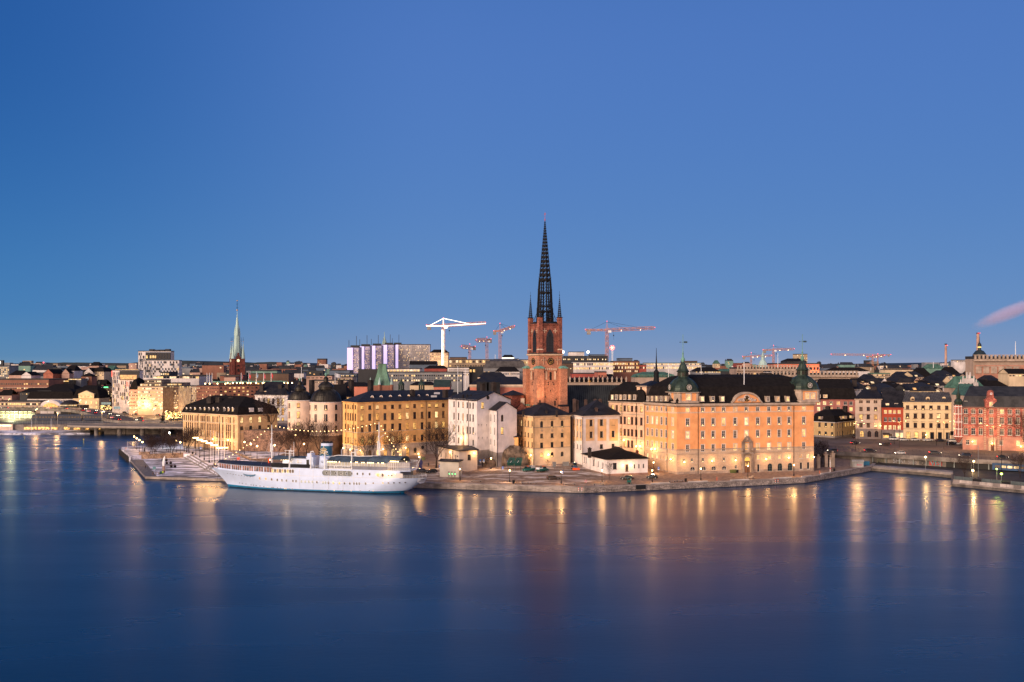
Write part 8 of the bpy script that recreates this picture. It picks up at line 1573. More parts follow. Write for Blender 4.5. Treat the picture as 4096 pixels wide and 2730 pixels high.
def rowband(m,p0,p1,z,h,n,prob,fill=.62,tone=0,each=None):
 """one storey of window panes between two plan points"""
 d=(p1-p0);out=Vector((d.y,-d.x)).normalized()*.12
 for k in range(n):
  a=p0+d*((k+.5-fill/2)/n)+out;b=p0+d*((k+.5+fill/2)/n)+out
  m.m(LB[(tone+(rnd.random()<.4))%3]if rnd.random()<prob else DIM if rnd.random()<.3 else DARK);m.poly([(*a,z),(*b,z),(*b,z+h),(*a,z+h)])
  if each:m.build('window',each);m=MB()
def fb(label,k,x0,x1,yt,Y,wall,roof='flat',rh=1.2,rm=None,rows=(),dY=0,dp=22,z0=3.5,name='building',cat='building',chim=(),fill=.62,tone=0,group=None,axis=0,low=None,t=.2,split=False):
 a,b=V2(zx(k,x0),Y),V2(zx(k,x1),Y+dY);n=(b-a).normalized();n=Vector((-n.y,n.x))*dp;ze=wz(zy(k,yt),Y)
 B=Bld(name,label,[a,b,b+n,a+n],z0,ze,fm_(wall)if isinstance(wall,str)else wall,cat,group);B.walls();s=Y/F/ZO[k][2]
 if roof=='flat':B.roof('flat',rh*.6,.1,rm or fm_('dark'))
 else:B.roof(roof,rh,.3,rm or ROOFT,t,axis=axis,low=low)
 for r_ in rows:
  y,h,q,pr=r_[:4];z=wz(zy(k,y+h/2),Y);m=MB();p0,p1=(a,b)if len(r_)<6 else(a.lerp(b,(r_[4]-x0)/(x1-x0)),a.lerp(b,(r_[5]-x0)/(x1-x0)));rowband(m,p0,p1,z,h*s,q,pr,fill,tone,B.root if split else None);split or m.build('window_row',B.root)
 for cx_,y0,w in chim:X=zx(k,cx_);m=MB(CHIM);x=wx(X,Y+dp*.45);m.box(x-w/2,x+w/2,Y+dp*.45,Y+dp*.45+1.6,ze,wz(zy(k,y0),Y+dp*.45));m.build('chimney',B.root)
 return B
def rws(y0,y1,n,h,q,pr,*x):return[(y0+(y1-y0)*k/max(1,n-1),h,q,pr)+x for k in range(n)]
b=fb('long pinkish brick office with rows of windows at the left edge',1,-120,555,628,900,'brick',rows=rws(675,770,3,16,26,.15),dp=40,split=True);m=MB(fm_('pink'));m.obox((b.c[0]+b.c[1])/2-Vector((0,.4)),(1,0),(b.c[1]-b.c[0]).length,.8,wz(zy(1,718),900),wz(zy(1,710),900));m.build('ledge',b.root)
b=fb('glassy office tower with round white sign on its roof at the left edge',1,-60,105,472,1150,'grey',rows=rws(492,605,6,12,9,.6));m=MB(fm_('dark'));c=P3(zx(1,5),zy(1,430),1150);m.box(c.x-6,c.x+3.5,1149,1152,c.z-4,c.z+2.6);m.m(glow('sign_white',(.9,1,.95),2.2));m.grid([[(c.x-.8+q*math.cos(6.28*j/14),1148.8,c.z+q*math.sin(6.28*j/14))for j in range(14)]for q in(1.9,1.3)]);m.build('roof_sign',b.root)
fb('white stepped block far away left of the thin grey tower',1,108,248,482,1700,'white',rows=rws(490,512,2,7,8,.2));fb('small upper block of the white stepped building at far left',1,125,210,452,1710,'white')
b=fb('slim far tower with pale left face and blue-grey right face, red roof light',1,413,522,438,2300,'blue',rows=rws(450,515,7,6,7,.15));m=MB(fm_('pink'));p=b.c[0];q=b.c[0].lerp(b.c[1],.48);m.obox((p+q)/2-Vector((0,.5)),q-p,(q-p).length,1,4,b.ze-.5);m.build('pale_face',b.root);m=MB(REDL);c=P3(zx(1,497),zy(1,431),2300);m.ball(c,1.4,6,4);m.build('warning_light',b.root)
fb('reddish gabled house among dark roofs left of the clock tower',1,495,603,560,1080,mat('terracotta',(.4,.13,.08)),'gable',5,rows=(),axis=1,dp=30)
fb('small white gabled house far left among dark roofs',1,243,355,578,1080,'white','gable',4,axis=1);fb('dark-roofed low house below the white gabled house at far left',1,100,250,575,1090,'pink','hip',5)
fb('pale villa with dark turret roof left of the clock tower',1,730,845,525,1100,'white','hip',6,rows=rws(545,570,2,10,6,.1));fb('dark gabled villa roof in front of the pale turret villa',1,705,790,555,1090,'pink','gable',5,axis=1)
fb('white Dutch-gabled house with dark steep roof right of the clock tower',1,960,1060,545,1060,'white','gable',5,axis=1,rows=rws(560,580,2,8,5,.1));fb('cream house with black mansard roof right of the clock tower',1,1060,1185,535,1065,'cream','mansard',1,low=(2,4),rows=rws(550,575,2,9,5,.3))
fb('far hilltop block behind the black mansard roofs',1,1020,1128,468,1800,'pink','hip',7);fb('dark red block with round green lantern right of the mansard house',1,1185,1290,520,1090,'red','hip',5,ROOFG)
b=fb('red brick clock tower with dark hipped roof over the station quarter',1,925,1045,590,960,'brick','pyramid',3.6,name='clock_tower',cat='tower',dp=12);m=MB(fm_('white'));c=P3(zx(1,993),zy(1,620),958.8);m.grid([[(c.x+q*math.cos(6.28*j/16),958.8-(q<1.5)*.1,c.z+q*math.sin(6.28*j/16))for j in range(16)]for q in(1.7,.05)],True);m.build('clock',b.root)
for x in(918,1048):m=MB(fm_('brick'));X=wx(zx(1,x),962);m.box(X-1.6,X+1.6,958,962,4,wz(zy(1,625),960));m.build('corner_turret',b.root)
fb('long lit glass roof strip behind the station left of the clock tower',1,590,785,638,930,mat('lit_hall',(.1,.08,.05)),rows=[(643,12,14,1.0)],fill=.95,rh=.6);fb('lower lit roof strip beside the long glass roof',1,765,925,618,945,'grey',rows=[(622,8,12,1.0)],fill=.95,rh=.6)
fb('low dark shed roofs of the station with a lit clerestory',1,500,845,735,880,'dark','hip',4.3,ROOFT,rows=[(745,9,20,.5)]);fb('dark station annex roof at far left with lit slits',1,225,500,770,870,'dark','hip',3.5,ROOFT,rows=[(790,12,12,.4)])
b=fb('white station building with black mansard and lantern windows',1,310,838,845,850,'white','mansard',3,ROOFT,rows=[(868,18,22,.25)],low=(2,6));fb('lit rooftop lantern band on the black station mansard',1,432,585,768,853,'dark',rows=[(775,10,10,.95)],rh=2)
b=fb('cream classical station pavilion with lit pediment and tall windows',1,832,1130,838,836,'cream','mansard',3.5,ROOFT,rows=[(888,30,5,.8),(945,32,5,.15)],low=(2.5,7),fill=.3);c=P3(zx(1,985),zy(1,840),835);m=MB(CRM);m.box(c.x-6.4,c.x+6.4,834.6,840,c.z,c.z+3.6);m.poly([(c.x-7,834.5,c.z+3.6),(c.x+7,834.5,c.z+3.6),(c.x,834.5,c.z+6.6)]);m.grid([[(c.x-7,y,c.z+3.6)for y in(834.5,842)],[(c.x,y,c.z+6.6)for y in(834.5,842)],[(c.x+7,y,c.z+3.6)for y in(834.5,842)]],False);o=m.build('pediment',b.root);m=MB(LB[0]);[m.box(c.x+q-.8,c.x+q+.8,834.4,834.6,c.z+.6,c.z+2.6)for q in(-4.5,-1.5,1.5,4.5)];m.build('attic_windows',o);lamp_light(b.root,Vector((c.x,824,7))-b.L,1900,(1,.7,.35),2)
b=fb('low beige station hall with window bands at the left edge',1,-100,460,880,800,'stone',rows=[(905,22,24,.5),(945,20,24,.5)],fill=.85,rh=1);b=fb('arched pavilion with glowing fan window left of the black domed kiosk',1,460,690,925,795,'white',rh=.4);c=P3(zx(1,575),zy(1,925),794);m=MB(fm_('white'));ar=[(math.cos(math.pi*j/12),math.sin(math.pi*j/12))for j in range(13)];m.grid([[(c.x+a*8,794+q,c.z+e*4.6)for a,e in ar]for q in(0,8)],False);m.poly([(c.x+a*8,794,c.z+e*4.6)for a,e in ar]);m.m(glow('fan_window',(1,.5,.08),1.2,.4));m.poly([(c.x+a*6.3,793.8,c.z-2+e*4.4)for a,e in ar]);m.build('arch',b.root)
b=fb('black domed kiosk with a band of lit windows before the station',1,688,880,930,790,'dark',rows=[(920,14,12,.9)],rh=.3);c=b.L;m=MB(ROOF);m.lathe([(7,wz(zy(1,910),790)),(6.4,wz(zy(1,890),790)),(4,wz(zy(1,868),790)),(1,wz(zy(1,858),790))],(c.x,793,0),14);m.build('dome',b.root)
b=fb('brown office with lit window grid and a small green sign',1,1078,1280,722,860,'brown',rows=rws(740,860,6,12,12,.45)+[(945,24,14,1)]);m=MB(glow('green_roof_sign',(.1,1,.3),3));c=P3(zx(1,1208),zy(1,713),859);m.box(c.x-1.8,c.x+1.8,859,859.3,c.z-.4,c.z+.4);m.m(BULBW);m.box(c.x-5.5,c.x-4.3,859,859.3,c.z-.4,c.z+.4);m.build('roof_sign',b.root);m=MB(BULBW);c=P3(zx(1,1175),zy(1,810),859);m.box(c.x-.35,c.x+.35,858,858.3,c.z-3.5,c.z+3.5);m.build('vertical_sign',b.root)
def striped(B,x0,x1,y0,y1,Y,nx,ny,seed,k=1):
 """white panels and dark slots staggered floor by floor"""
 r2=random.Random(seed);X0,X1,z0,z1=wx(zx(k,x0),Y),wx(zx(k,x1),Y),wz(zy(k,y1),Y),wz(zy(k,y0),Y)
 for j in range(ny):
  m=MB(DARK);za,zb=z0+(z1-z0)*(j+.04)/ny,z0+(z1-z0)*(j+.96)/ny
  for i in range(nx):
   if r2 .random()<(.62 if i%2==j%2 else .2):xa=X0+(X1-X0)*(i+.1)/nx;xb=X0+(X1-X0)*(i+.9)/nx;m.m(LB[0]if r2 .random()<.05 else DARK if r2 .random()<.6 else fm_('blue'));m.poly([(xa,Y-.15,za),(xb,Y-.15,za),(xb,Y-.15,zb),(xa,Y-.15,zb)])
  m.build('window_row',B.root)
b=fb('white-panelled hotel with narrow dark slots and lit top-floor lounge',1,1280,1590,522,800,'white',dp=8,rh=.5);striped(b,1285,1360,540,925,799.9,10,9,3);striped(b,1370,1585,640,900,799.9,22,6,5);m=MB(fm_('dark'));X0,X1=wx(zx(1,1362),799),wx(zx(1,1588),799);m.box(X0,X1,799.2,799.8,wz(zy(1,628),799),wz(zy(1,525),799));m.m(LB[2]);m.poly([(X0+.5,799,wz(zy(1,622),799)),(X1-2,799,wz(zy(1,622),799)),(X1-2,799,wz(zy(1,572),799)),(X0+.5,799,wz(zy(1,572),799))]);m.build('lounge_window',b.root);m=MB(glow('red_sign',(1,.1,.06),2.2));c=P3(zx(1,1453),zy(1,676),798.5);m.box(c.x-.55,c.x+.55,798,798.4,c.z-1.9,c.z+1.9);c=P3(zx(1,1277),zy(1,560),798);m.box(c.x-.3,c.x+.3,798,798.4,c.z-2.4,c.z+2.4);m.build('red_sign',b.root);m=MB(LB[0]);X0,X1=wx(zx(1,1315),803),wx(zx(1,1570),803);m.box(X0,X1,803,803.5,wz(zy(1,513),803),wz(zy(1,508),803));m.build('roof_edge_light',b.root)
b=fb('tall white and black chequered congress tower, its upper part set back',1,1577,1950,305,930,'white',dp=9,rh=1);striped(b,1580,1655,315,600,929.8,8,8,7);m=MB(fm_('blue'));X0,X1=wx(zx(1,1660),929),wx(zx(1,1945),929);m.box(X0,X1,929,929.6,wz(zy(1,400),929),wz(zy(1,312),929));m.m(DARK);[m.box(X0+(X1-X0)*q/9+.2,X0+(X1-X0)*(q+1)/9-.2,928.7,929,wz(zy(1,395),929),wz(zy(1,318),929))for q in range(9)];m.m(LB[0]);[m.box(X0+q,X0+q+1.4,928.5,928.7,wz(zy(1,382),929),wz(zy(1,350),929))for q in(.6,4.2,6.6,8.6)];m.build('glazed_storeys',b.root);m=MB(fm_('dark'));c=b.L;[m.box(c.x+q,c.x+q+4,935,940,b.ze,b.ze+1.6+abs(q)*.1)for q in(-7,-2,3,8)];m.build('roof_plant',b.root)
b=fb('chequered white and black lower block in front of the congress tower',1,1640,2043,408,905,'white',dp=7,rh=.6);striped(b,1645,1735,415,605,904.8,9,6,9);striped(b,1740,2040,415,570,904.8,17,6,10)
fb('pale house with curved black roof between hotel and curved office',1,1475,1572,738,780,'pink','mansard',2,ROOFT,rows=rws(770,920,5,12,6,.3)+[(950,22,5,1)],low=(2.5,7));b=fb('curved cream office with bright lit window bands at the crossing',1,1570,1858,705,775,'beige',rows=rws(728,920,6,15,16,.85)+[(950,20,18,1)],fill=.9,tone=1,rh=.6,dY=-6)
for k_,(x0,x1,y)in enumerate(((1600,1850,672),(1650,1840,632),(1870,2070,668))):fb('set-back glazed roof storey above the curved office, %s'%('lower','upper','right-hand')[k_],1,x0,x1,y,782+k_*6,'tan',rows=[(y+14,14,12,.4 if k_<2 else .8)],fill=.9,rh=.5)
for k_,(x0,x1,w,lab)in enumerate(((1858,2036,'brown','brown office with close vertical fins right of the curved office'),(2038,2240,'beige','beige office with close vertical fins left of the brick hotel'))):
 b=fb(lab,1,x0,x1,705,765,w,rows=rws(730,915,8,14,8 if k_ else 7,.4,x1-62,x1-2)+[(945,22,14,1)],rh=.8);m=MB(b.wall);a_,c_=b.c[0],b.c[1];[m.obox(a_.lerp(c_,(q+.5)/30)-Vector((0,.3)),(0,1),.6,.22,6,b.ze-.5)for q in range(21)];m.build('fins',b.root)
 for y in range(735,925,27):m=MB();rowband(m,a_.lerp(c_,.02),a_.lerp(c_,.68),wz(zy(1,y),765),2.2,20,.5,.7);m.build('window_row',b.root)
fb('low white roof storeys with lit glass strips behind the fin offices',1,1750,2270,590,850,'white',rows=[(600,22,14,.7)],fill=.9,rh=.6);fb('lit white roof pavilion below the chequered block',1,1830,1930,545,860,'dark',rows=[(562,18,4,.9)],rh=1)
lamp_light(b.root,Vector((wx(560,752),738,9))-b.L,2200,(1,.62,.28),2);lamp_light(b.root,Vector((wx(640,750),738,9))-b.L,2200,(1,.62,.28),2)
b=fb('long red-brown brick hotel with lit windows and a row of roof lamps and flags',2,500,1345,700,640,'brick',rows=[(y,15,17,.35)for y in(722,762,800,838)],fill=.45,rh=.4,dY=20,split=True);b2=fb('left wing of the red-brown brick hotel',2,245,500,695,650,'brick',rows=[(y,12,12,.2)for y in(722,762,800,838)],fill=.42,rh=.4,dY=-10,split=True)
fb('set-back penthouse storey of the brick hotel with a green roof edge',2,500,1280,662,650,'dbrick','flat',1,VERD,rows=[(675,14,22,.25)],dY=20,split=True)
for k_,x in enumerate((345,395,485,575,600,660,705,745,772,828,862,925,1000,1025,1080,1105,1160,1220,1245,1285,1335)):c=P3(zx(2,x),zy(2,664+(672-664)*(x<600)),639+max(0,(x-500)/845*20));m=MB(BULB);m.ball(c,.42,6,4);o=m.build('roof_lamp',b.root)
for k_,(x,y0,c)in enumerate(((365,552,None),(393,548,None),(423,550,None),(755,548,(.3,.1,.12)),(843,545,(.5,.05,.06)),(928,535,(.2,.3,.4)),(1012,545,(.45,.08,.1)),(1097,540,(.5,.04,.05)))):
 Y=655;X=wx(zx(2,x),Y);z0,z1=wz(zy(2,668),Y),wz(zy(2,y0),Y);r=thing('roof_flagpole','white flagpole on the brick hotel roof, %s from the left'%('first','second','third','fourth','fifth','sixth','seventh','eighth')[k_],'flagpole',(X,Y,z0),'flagpoles on the brick hotel');m=MB(WHITE);m.tube((X,Y,z0),(X,Y,z1),.2,.14,5);m.build('pole',r)
 if c:m=MB(mat('flag_%d'%k_,c,var=.3));m.grid([[(X+.2+.25*j,Y+.15*math.sin(j*1.4),z1-.2-.25*j),(X+.2+.1*j,Y+.15*math.sin(j*1.4+1),z1-3.6-.1*j)]and[(X+.2+.3*j,Y+.15*math.sin(j*1.4),z1-.3-.5*j),(X+.2+.15*j,Y,z1-3.0-.4*j)]for j in range(5)],False);m.build('flag',r)
KX=lambda x:860+x/4.356
KY=lambda y:1180+y/4.356
Y=1100;ck=thing('spired_church','red brick church with tall pale green copper spire and four corner spirelets','church',(wx(KX(352),Y),Y,10));X=ck.location.x;kz=lambda y:wz(KY(y),Y);DB=bricks('klara_brick',(.2,.05,.035),(.15,.04,.03),(.12,.05,.04),1,.9,.8,.3);rot=R(25);u=Vector((math.cos(rot),math.sin(rot)));v=Vector((-u.y,u.x));c=Vector((X,Y+8));CS=mat('pale_copper',(.36,.50,.47),rough=.5,var=.2,scale=.2,streak=True)
m=MB(DB);m.prism([c+(u*a+v*e)*6.2 for a,e in((-1,-1),(1,-1),(1,1),(-1,1))],10,kz(1110));m.build('tower_wall',ck)
for a,e in((-1,-1),(1,-1),(1,1),(-1,1)):
 q=c+(u*a+v*e)*5.6;m=MB(DB);m.prism([q+(u*s+v*t_)*1.7 for s,t_ in((-1,-1),(1,-1),(1,1),(-1,1))],10,kz(1112));o=m.build('corner_turret',ck);m=MB(CS);m.lathe([(2.3,kz(1112)),(2.0,kz(1100)),(.5,kz(900)),(.12,kz(830))],(q.x,q.y,0),8,.39+rot);m.m(GOLD);m.ball((q.x,q.y,kz(815)),.45,6,4);m.m(IRON);m.tube((q.x,q.y,kz(815)),(q.x,q.y,kz(738)),.14,n=4);m.tube((q.x-.8,q.y,kz(785)),(q.x+.8,q.y,kz(785)),.12,n=4);m.build('spirelet',o)
m=MB(CS);m.lathe([(4.9,kz(1100)),(4.3,kz(1050)),(3.3,kz(715)),(2.9,kz(712)),(.9,kz(395)),(.5,kz(390)),(.2,kz(270))],(c.x,c.y,0),8,.39+rot);m.m(GOLD);m.ball((c.x,c.y,kz(262)),.8,8,5);m.ball((c.x,c.y,kz(95)),.7,6,4);m.m(IRON);m.tube((c.x,c.y,kz(262)),(c.x,c.y,kz(90)),.25,.15,5)
for y in(155,218):m.tube((c.x-1.1,c.y,kz(y)),(c.x+1.1,c.y,kz(y)),.2,n=4)
for a,e in((0,-1),(1,0),(-1,0),(0,1)):q=c+(u*a+v*e)*2.6;m.m(CS);m.lathe([(.9,kz(710)),(.8,kz(660)),(.1,kz(545))],(q.x,q.y,0),6)
m.build('spire',ck)
for f,w in((-v,u),(-u,-v)):
 q=c+f*6.4;m=MB(DB);[m.obox(q+f*.1,w,a,.9,kz(1112)if a>5 else z0,z1)for a,z0,z1 in((5.6,kz(1112),kz(1085)),(3.6,kz(1085),kz(1060)),(2.0,kz(1060),kz(1012)))];o=m.build('stepped_gable',ck);m=MB(glow('lit_dial',(1,.85,.5),1.4));z=kz(1147);m.grid([[tuple(Vector((*(q+f*.6+w*r_*math.cos(6.28*j/16)),z+r_*math.sin(6.28*j/16))))for j in range(16)]for r_ in(1.6,.05)]);m.build('clock',ck)
 m=MB(BLK);[m.obox(q+f*.1,w,a,.3,kz(y+h),kz(y))for y,h,a in((1222,28,1.6),(1290,52,1.5),(1390,60,1.6))];m.build('louvre',ck)
for lab,x0,x1,yt,Yy,wl,rf,rh,rr in(('dark brick block with scaffolding before the copper-spired church',515,735,585,800,'dbrick','flat',1,()),('pale set-back storey below the copper-spired church',560,690,600,790,'pink','flat',1,()),('long blank brown wall block right of the copper-spired church',862,1295,562,850,'brown','flat',1,()),('pinkish flat block with few windows left of the round towers',1498,1790,586,800,'pink','flat',1,[(605,12,6,.1)]),('low stone roof terrace between the two copper domes',1530,1960,640,720,'stone','flat',1,[(655,9,26,.2)]),('glass block with curved roof storeys before the slab towers',1820,2075,565,900,'blue','flat',1,[(585,20,14,.8)]),('curved grey upper storey of the glass block',1760,1990,525,930,'blue','flat',1,()),('white residential terraces far away right of the copper-spired church',1180,1400,515,2100,'white','flat',3,rws(520,540,2,6,16,.2)),('second row of white residential terraces far away',1400,1620,505,2200,'white','flat',3,rws(512,536,2,6,16,.2)),('lone reddish brick tower block on the far horizon',1622,1720,400,2400,'brick','flat',5,rws(415,490,7,5,8,.12)),('teal-roofed low block far behind the brown wall block',865,1165,530,1300,'green','flat',3,()),('white flat blocks far behind left of the copper-spired church',0,350,580,1000,'white','flat',1,[(590,10,24,.4)])):fb(lab,2,x0,x1,yt,Yy,wl,rf,rh,rows=rr)
GLV=glow('lavender_wall_glow',(.64,.5,1),.85,0,(.45,.42,.55))  # floodlight on the end walls is put in as emission
for k_,(xe0,xe1,xs1,yt,lab)in enumerate(((113,176,245,262,'first'),(236,304,366,248,'second'),(363,432,500,240,'third'),(499,566,640,230,'fourth'),(637,700,697,228,'fifth'))):
 Yy=1180+k_*45;b=fb('high-rise slab with lavender floodlit end wall, %s from the left'%lab,3,xe0,max(xs1,xe1+2),yt,Yy,'slab',rows=rws(yt+28,535,17,6,9,.42,xe1+2,max(xs1,xe1+3))if xs1>xe1 else(),rh=1.2,group='lavender lit slabs',name='high_rise');a_=b.c[0];c_=a_.lerp(b.c[1],(xe1-xe0)/(max(xs1,xe1+2)-xe0));m=MB(GLV);m.obox((a_+c_)/2-Vector((0,1)),c_-a_,(c_-a_).length,2,4,b.ze);m.build('end_wall',b.root)
 m=MB(fm_('dark'));q=b.L;m.box(q.x-4,q.x+6,Yy+5,Yy+12,b.ze,b.ze+3);[m.tube((q.x+t_,Yy+6,b.ze),(q.x+t_,Yy+6,b.ze+h),.35,n=4)for t_,h in((-6,9),(3,14))];m.build('roof_plant',b.root)
b=fb('white grid-fronted office slab with lit patches right of the lavender slabs',3,697,1048,230,1330,'white',rows=rws(250,460,13,10,26,.2),rh=1.5,fill=.42);m=MB(fm_('white'));[m.obox(b.c[0].lerp(b.c[1],q/26)-Vector((0,.7)),(0,1),1.2,.8,5,b.ze)for q in range(27)];m.build('fins',b.root)
r=thing('copper_spirelet','thin green copper spire behind the lavender slabs','spire',(wx(zx(3,536),1500),1500,60));m=MB(CS);X=r.location.x;m.lathe([(4,55),(3.2,wz(zy(3,200),1500)),(.5,wz(zy(3,130),1500)),(.3,wz(zy(3,80),1500))],(X,1500,0),8);m.build('spire',r)
b=fb('columned stone tower building lit from below behind the white crane',3,1052,1262,318,1250,'stone','hip',4,ROOFT,rows=rws(335,420,4,12,9,.5),fill=.4);lamp_light(b.root,Vector((b.L.x,1235,45))-b.L,9000,(1,.7,.35),4)
for lab,x0,x1,yt,Yy,wl,rf,rh,rr in(('long brownish store with a lit rooftop gallery left of the church tower',1270,1800,400,1000,'tan','flat',1,[(420,26,14,.7),(468,14,18,.2)]),('upper dark block on the brownish store',1280,1465,376,1010,'brown','flat',1,()),('white roof boxes left of the church tower, first',1915,1985,395,1050,'white','flat',1,()),('white roof boxes left of the church tower, second',1998,2066,393,1050,'white','flat',1,()),('cream finned roof screen just left of the church tower',2066,2175,402,1060,'cream','flat',1,[(430,20,16,.4)]),('brightly floodlit white roof dome left of the church tower',1875,2015,372,1150,glow('floodlit_dome_glow',(1,.92,.78),1.6,.2,(.7,.7,.7)),'hip',3,()),('grey zinc mansard with small dormers left of the church tower',1665,2150,495,860,'grey','mansard',2,[(540,12,20,.25)]),('white fronted house with rows of narrow windows in mid distance',1255,1500,492,880,'white','flat',1,rws(515,570,3,12,18,.1)),('black glazed block right of the white fronted house',1500,1655,486,885,'dark','flat',1,[(525,30,4,.5)]),('white terrace house with dark roof left of the church tower',1800,2075,535,830,'white','hip',4,[(560,14,16,.15)]),('modern white block with lit top band behind the green copper roof',555,940,505,900,'white','flat',1,[(525,22,10,.9)]),('long grey office with two lit window bands behind the yellow house',560,1420,545,800,'grey','flat',1,[(580,18,34,.5),(635,18,34,.4),(608,8,34,.1)]),('dark brown blank cube left of the green copper roof',235,448,515,880,'dark','flat',1,()),('low lit glass block behind the palace wing',0,170,600,830,'stone','flat',1,[(625,12,10,.7)]),('maroon slanted roof in mid distance',990,1245,500,950,'red','hip',3,()),('blue-grey gabled roofs behind the white crane foot',820,1125,455,1100,'blue','gable',4,()),('beige house with dark hipped roof behind the yellow house',825,1100,690,620,'cream','hip',2,()),('dark roofed wing behind the yellow house, left',0,340,705,600,'salmon','hip',2.3,())):fb(lab,3,x0,x1,yt,Yy,wl,rf,rh,rows=rr,rm=GROOF if rf=='mansard' else None,low=(3,6))  # roof dome walls glow: their floodlight is put into the colour
b=fb('salmon red palace with pale cornice and black roof left of the church tower',3,1510,2165,682,560,'salmon','hip',4.2,ROOF,dp=30,z0=8);b.cornice(h=1.6,mt=PLST);b.wins(0,Z3(1560,1720,1838,1905,2040),[(zy(3,775),3.2,'arch')],zx(3,1838),w=2.6,frame=FRB,pat=['00000'])
for x,w in((1655,2.6),(1780,2.8)):b.chimney(zx(3,x),556,zy(3,662),zy(3,770),w*2.6,1.6,BLKC)
b=fb('arcaded pale attic with dark roof above the salmon palace',3,1605,1920,600,590,PLST,'hip',3,ROOF,rows=[(615,16,22,0)],dp=16,split=True);b.cornice(h=1,mt=PLST)
fb('pink gable with steep dark green roof behind the white gabled house',3,1098,1280,710,600,'salmon','gable',4.2,mat('bottle_roof',(.03,.05,.045)),dp=14)
for x,y,lab in((727,640,'small green copper lantern turret behind the yellow house, left'),(960,640,'small green copper lantern turret behind the yellow house, right')):
 Y=600;X=wx(zx(3,x),Y);s=Y/F/2.851;r=thing('lantern_turret',lab,'turret',(X,Y,20));z=lambda y:wz(zy(3,y),Y);m=MB(COPPER);k_=1.0 if x<800 else 1.12
 m.lathe([(2.0*k_,z(690)),(1.9*k_,z(675)),(1.2*k_,z(655)),(.5,z(642)),(.6,z(632)),(.3,z(622)),(.1,z(600))],(X,Y,0),10);[m.tube((X+1.5*math.cos(a),Y+1.5*math.sin(a),20),(X+1.5*math.cos(a),Y+1.5*math.sin(a),z(690)),.28,n=5)for a in[6.28*j/8 for j in range(8)]];m.lathe([(1.9,z(760)),(1.9,z(735))],(X,Y,0),8);m.build('cupola',r)
Y=640;r=thing('copper_roof_tower','broad concave green copper roof with flat top behind the yellow house','tower',(wx(zx(3,500),Y),Y,20));X=r.location.x;z=lambda y:wz(zy(3,y),Y);m=MB(mat('streaked_green_copper',(.10,.2,.14),rough=.55,var=.4,scale=.4,streak=True));m.grid([[(X+a*w,Y+6+e*w*.8,z(y))for a,e in((-1,-1),(1,-1),(1,1),(-1,1))]for w,y in((6.3,692),(5.2,660),(4.0,600),(3.1,540),(2.6,480),(2.5,450),(2.9,447),(2.9,444))],True,False,True);m.build('roof',r);m=MB(fm_('brick'));m.box(X-6.5,X+6.5,Y+.5,Y+11,15,z(692));m.build('wall',r)
for q in(-7,-1.2,6.6):m=MB(fm_('brick'));m.tube((X+q,Y,15),(X+q,Y,z(680)),.9,n=8);o=m.build('corner_turret',r);m=MB(CS);m.lathe([(1.1,z(682)),(.1,z(600))],(X+q,Y,0),8);m.build('spirelet',o)
for x,y0,lab in((1372,470,'left'),(1458,490,'right')):Y=560;X=wx(zx(3,x),Y);m=MB(WHITE);m.tube((X,Y,25),(X,Y,wz(zy(3,y0),Y)),.18,.1,5);tag(m.build('flagpole'),'white flagpole standing behind the white gabled house, %s one of two'%lab,'flagpole')
Y=900;X=wx(zx(3,1798),Y);m=MB(WHITE);m.tube((X,Y,25),(X,Y,wz(zy(3,340),Y)),.3,.2,5);tag(m.build('flagpole'),'tall white flagpole left of the church tower against the sky','flagpole')
Y=470;X=wx(zx(2,1826),Y);r=thing('flagpole','white flagpole with pale flag right of the right round tower','flagpole',(X,Y,25));m=MB(WHITE);m.tube((X,Y,25),(X,Y,wz(zy(2,548),Y)),.15,.1,5);m.build('pole',r);m=MB(mat('pale_flag',(.45,.45,.5),var=.2));z=wz(zy(2,552),Y);m.grid([[(X+.5*j,Y+.2*math.sin(j*1.3),z-.12*j),(X+.5*j,Y+.2*math.sin(j*1.3+.5),z-1.8-.1*j)]for j in range(6)],False);m.build('flag',r)
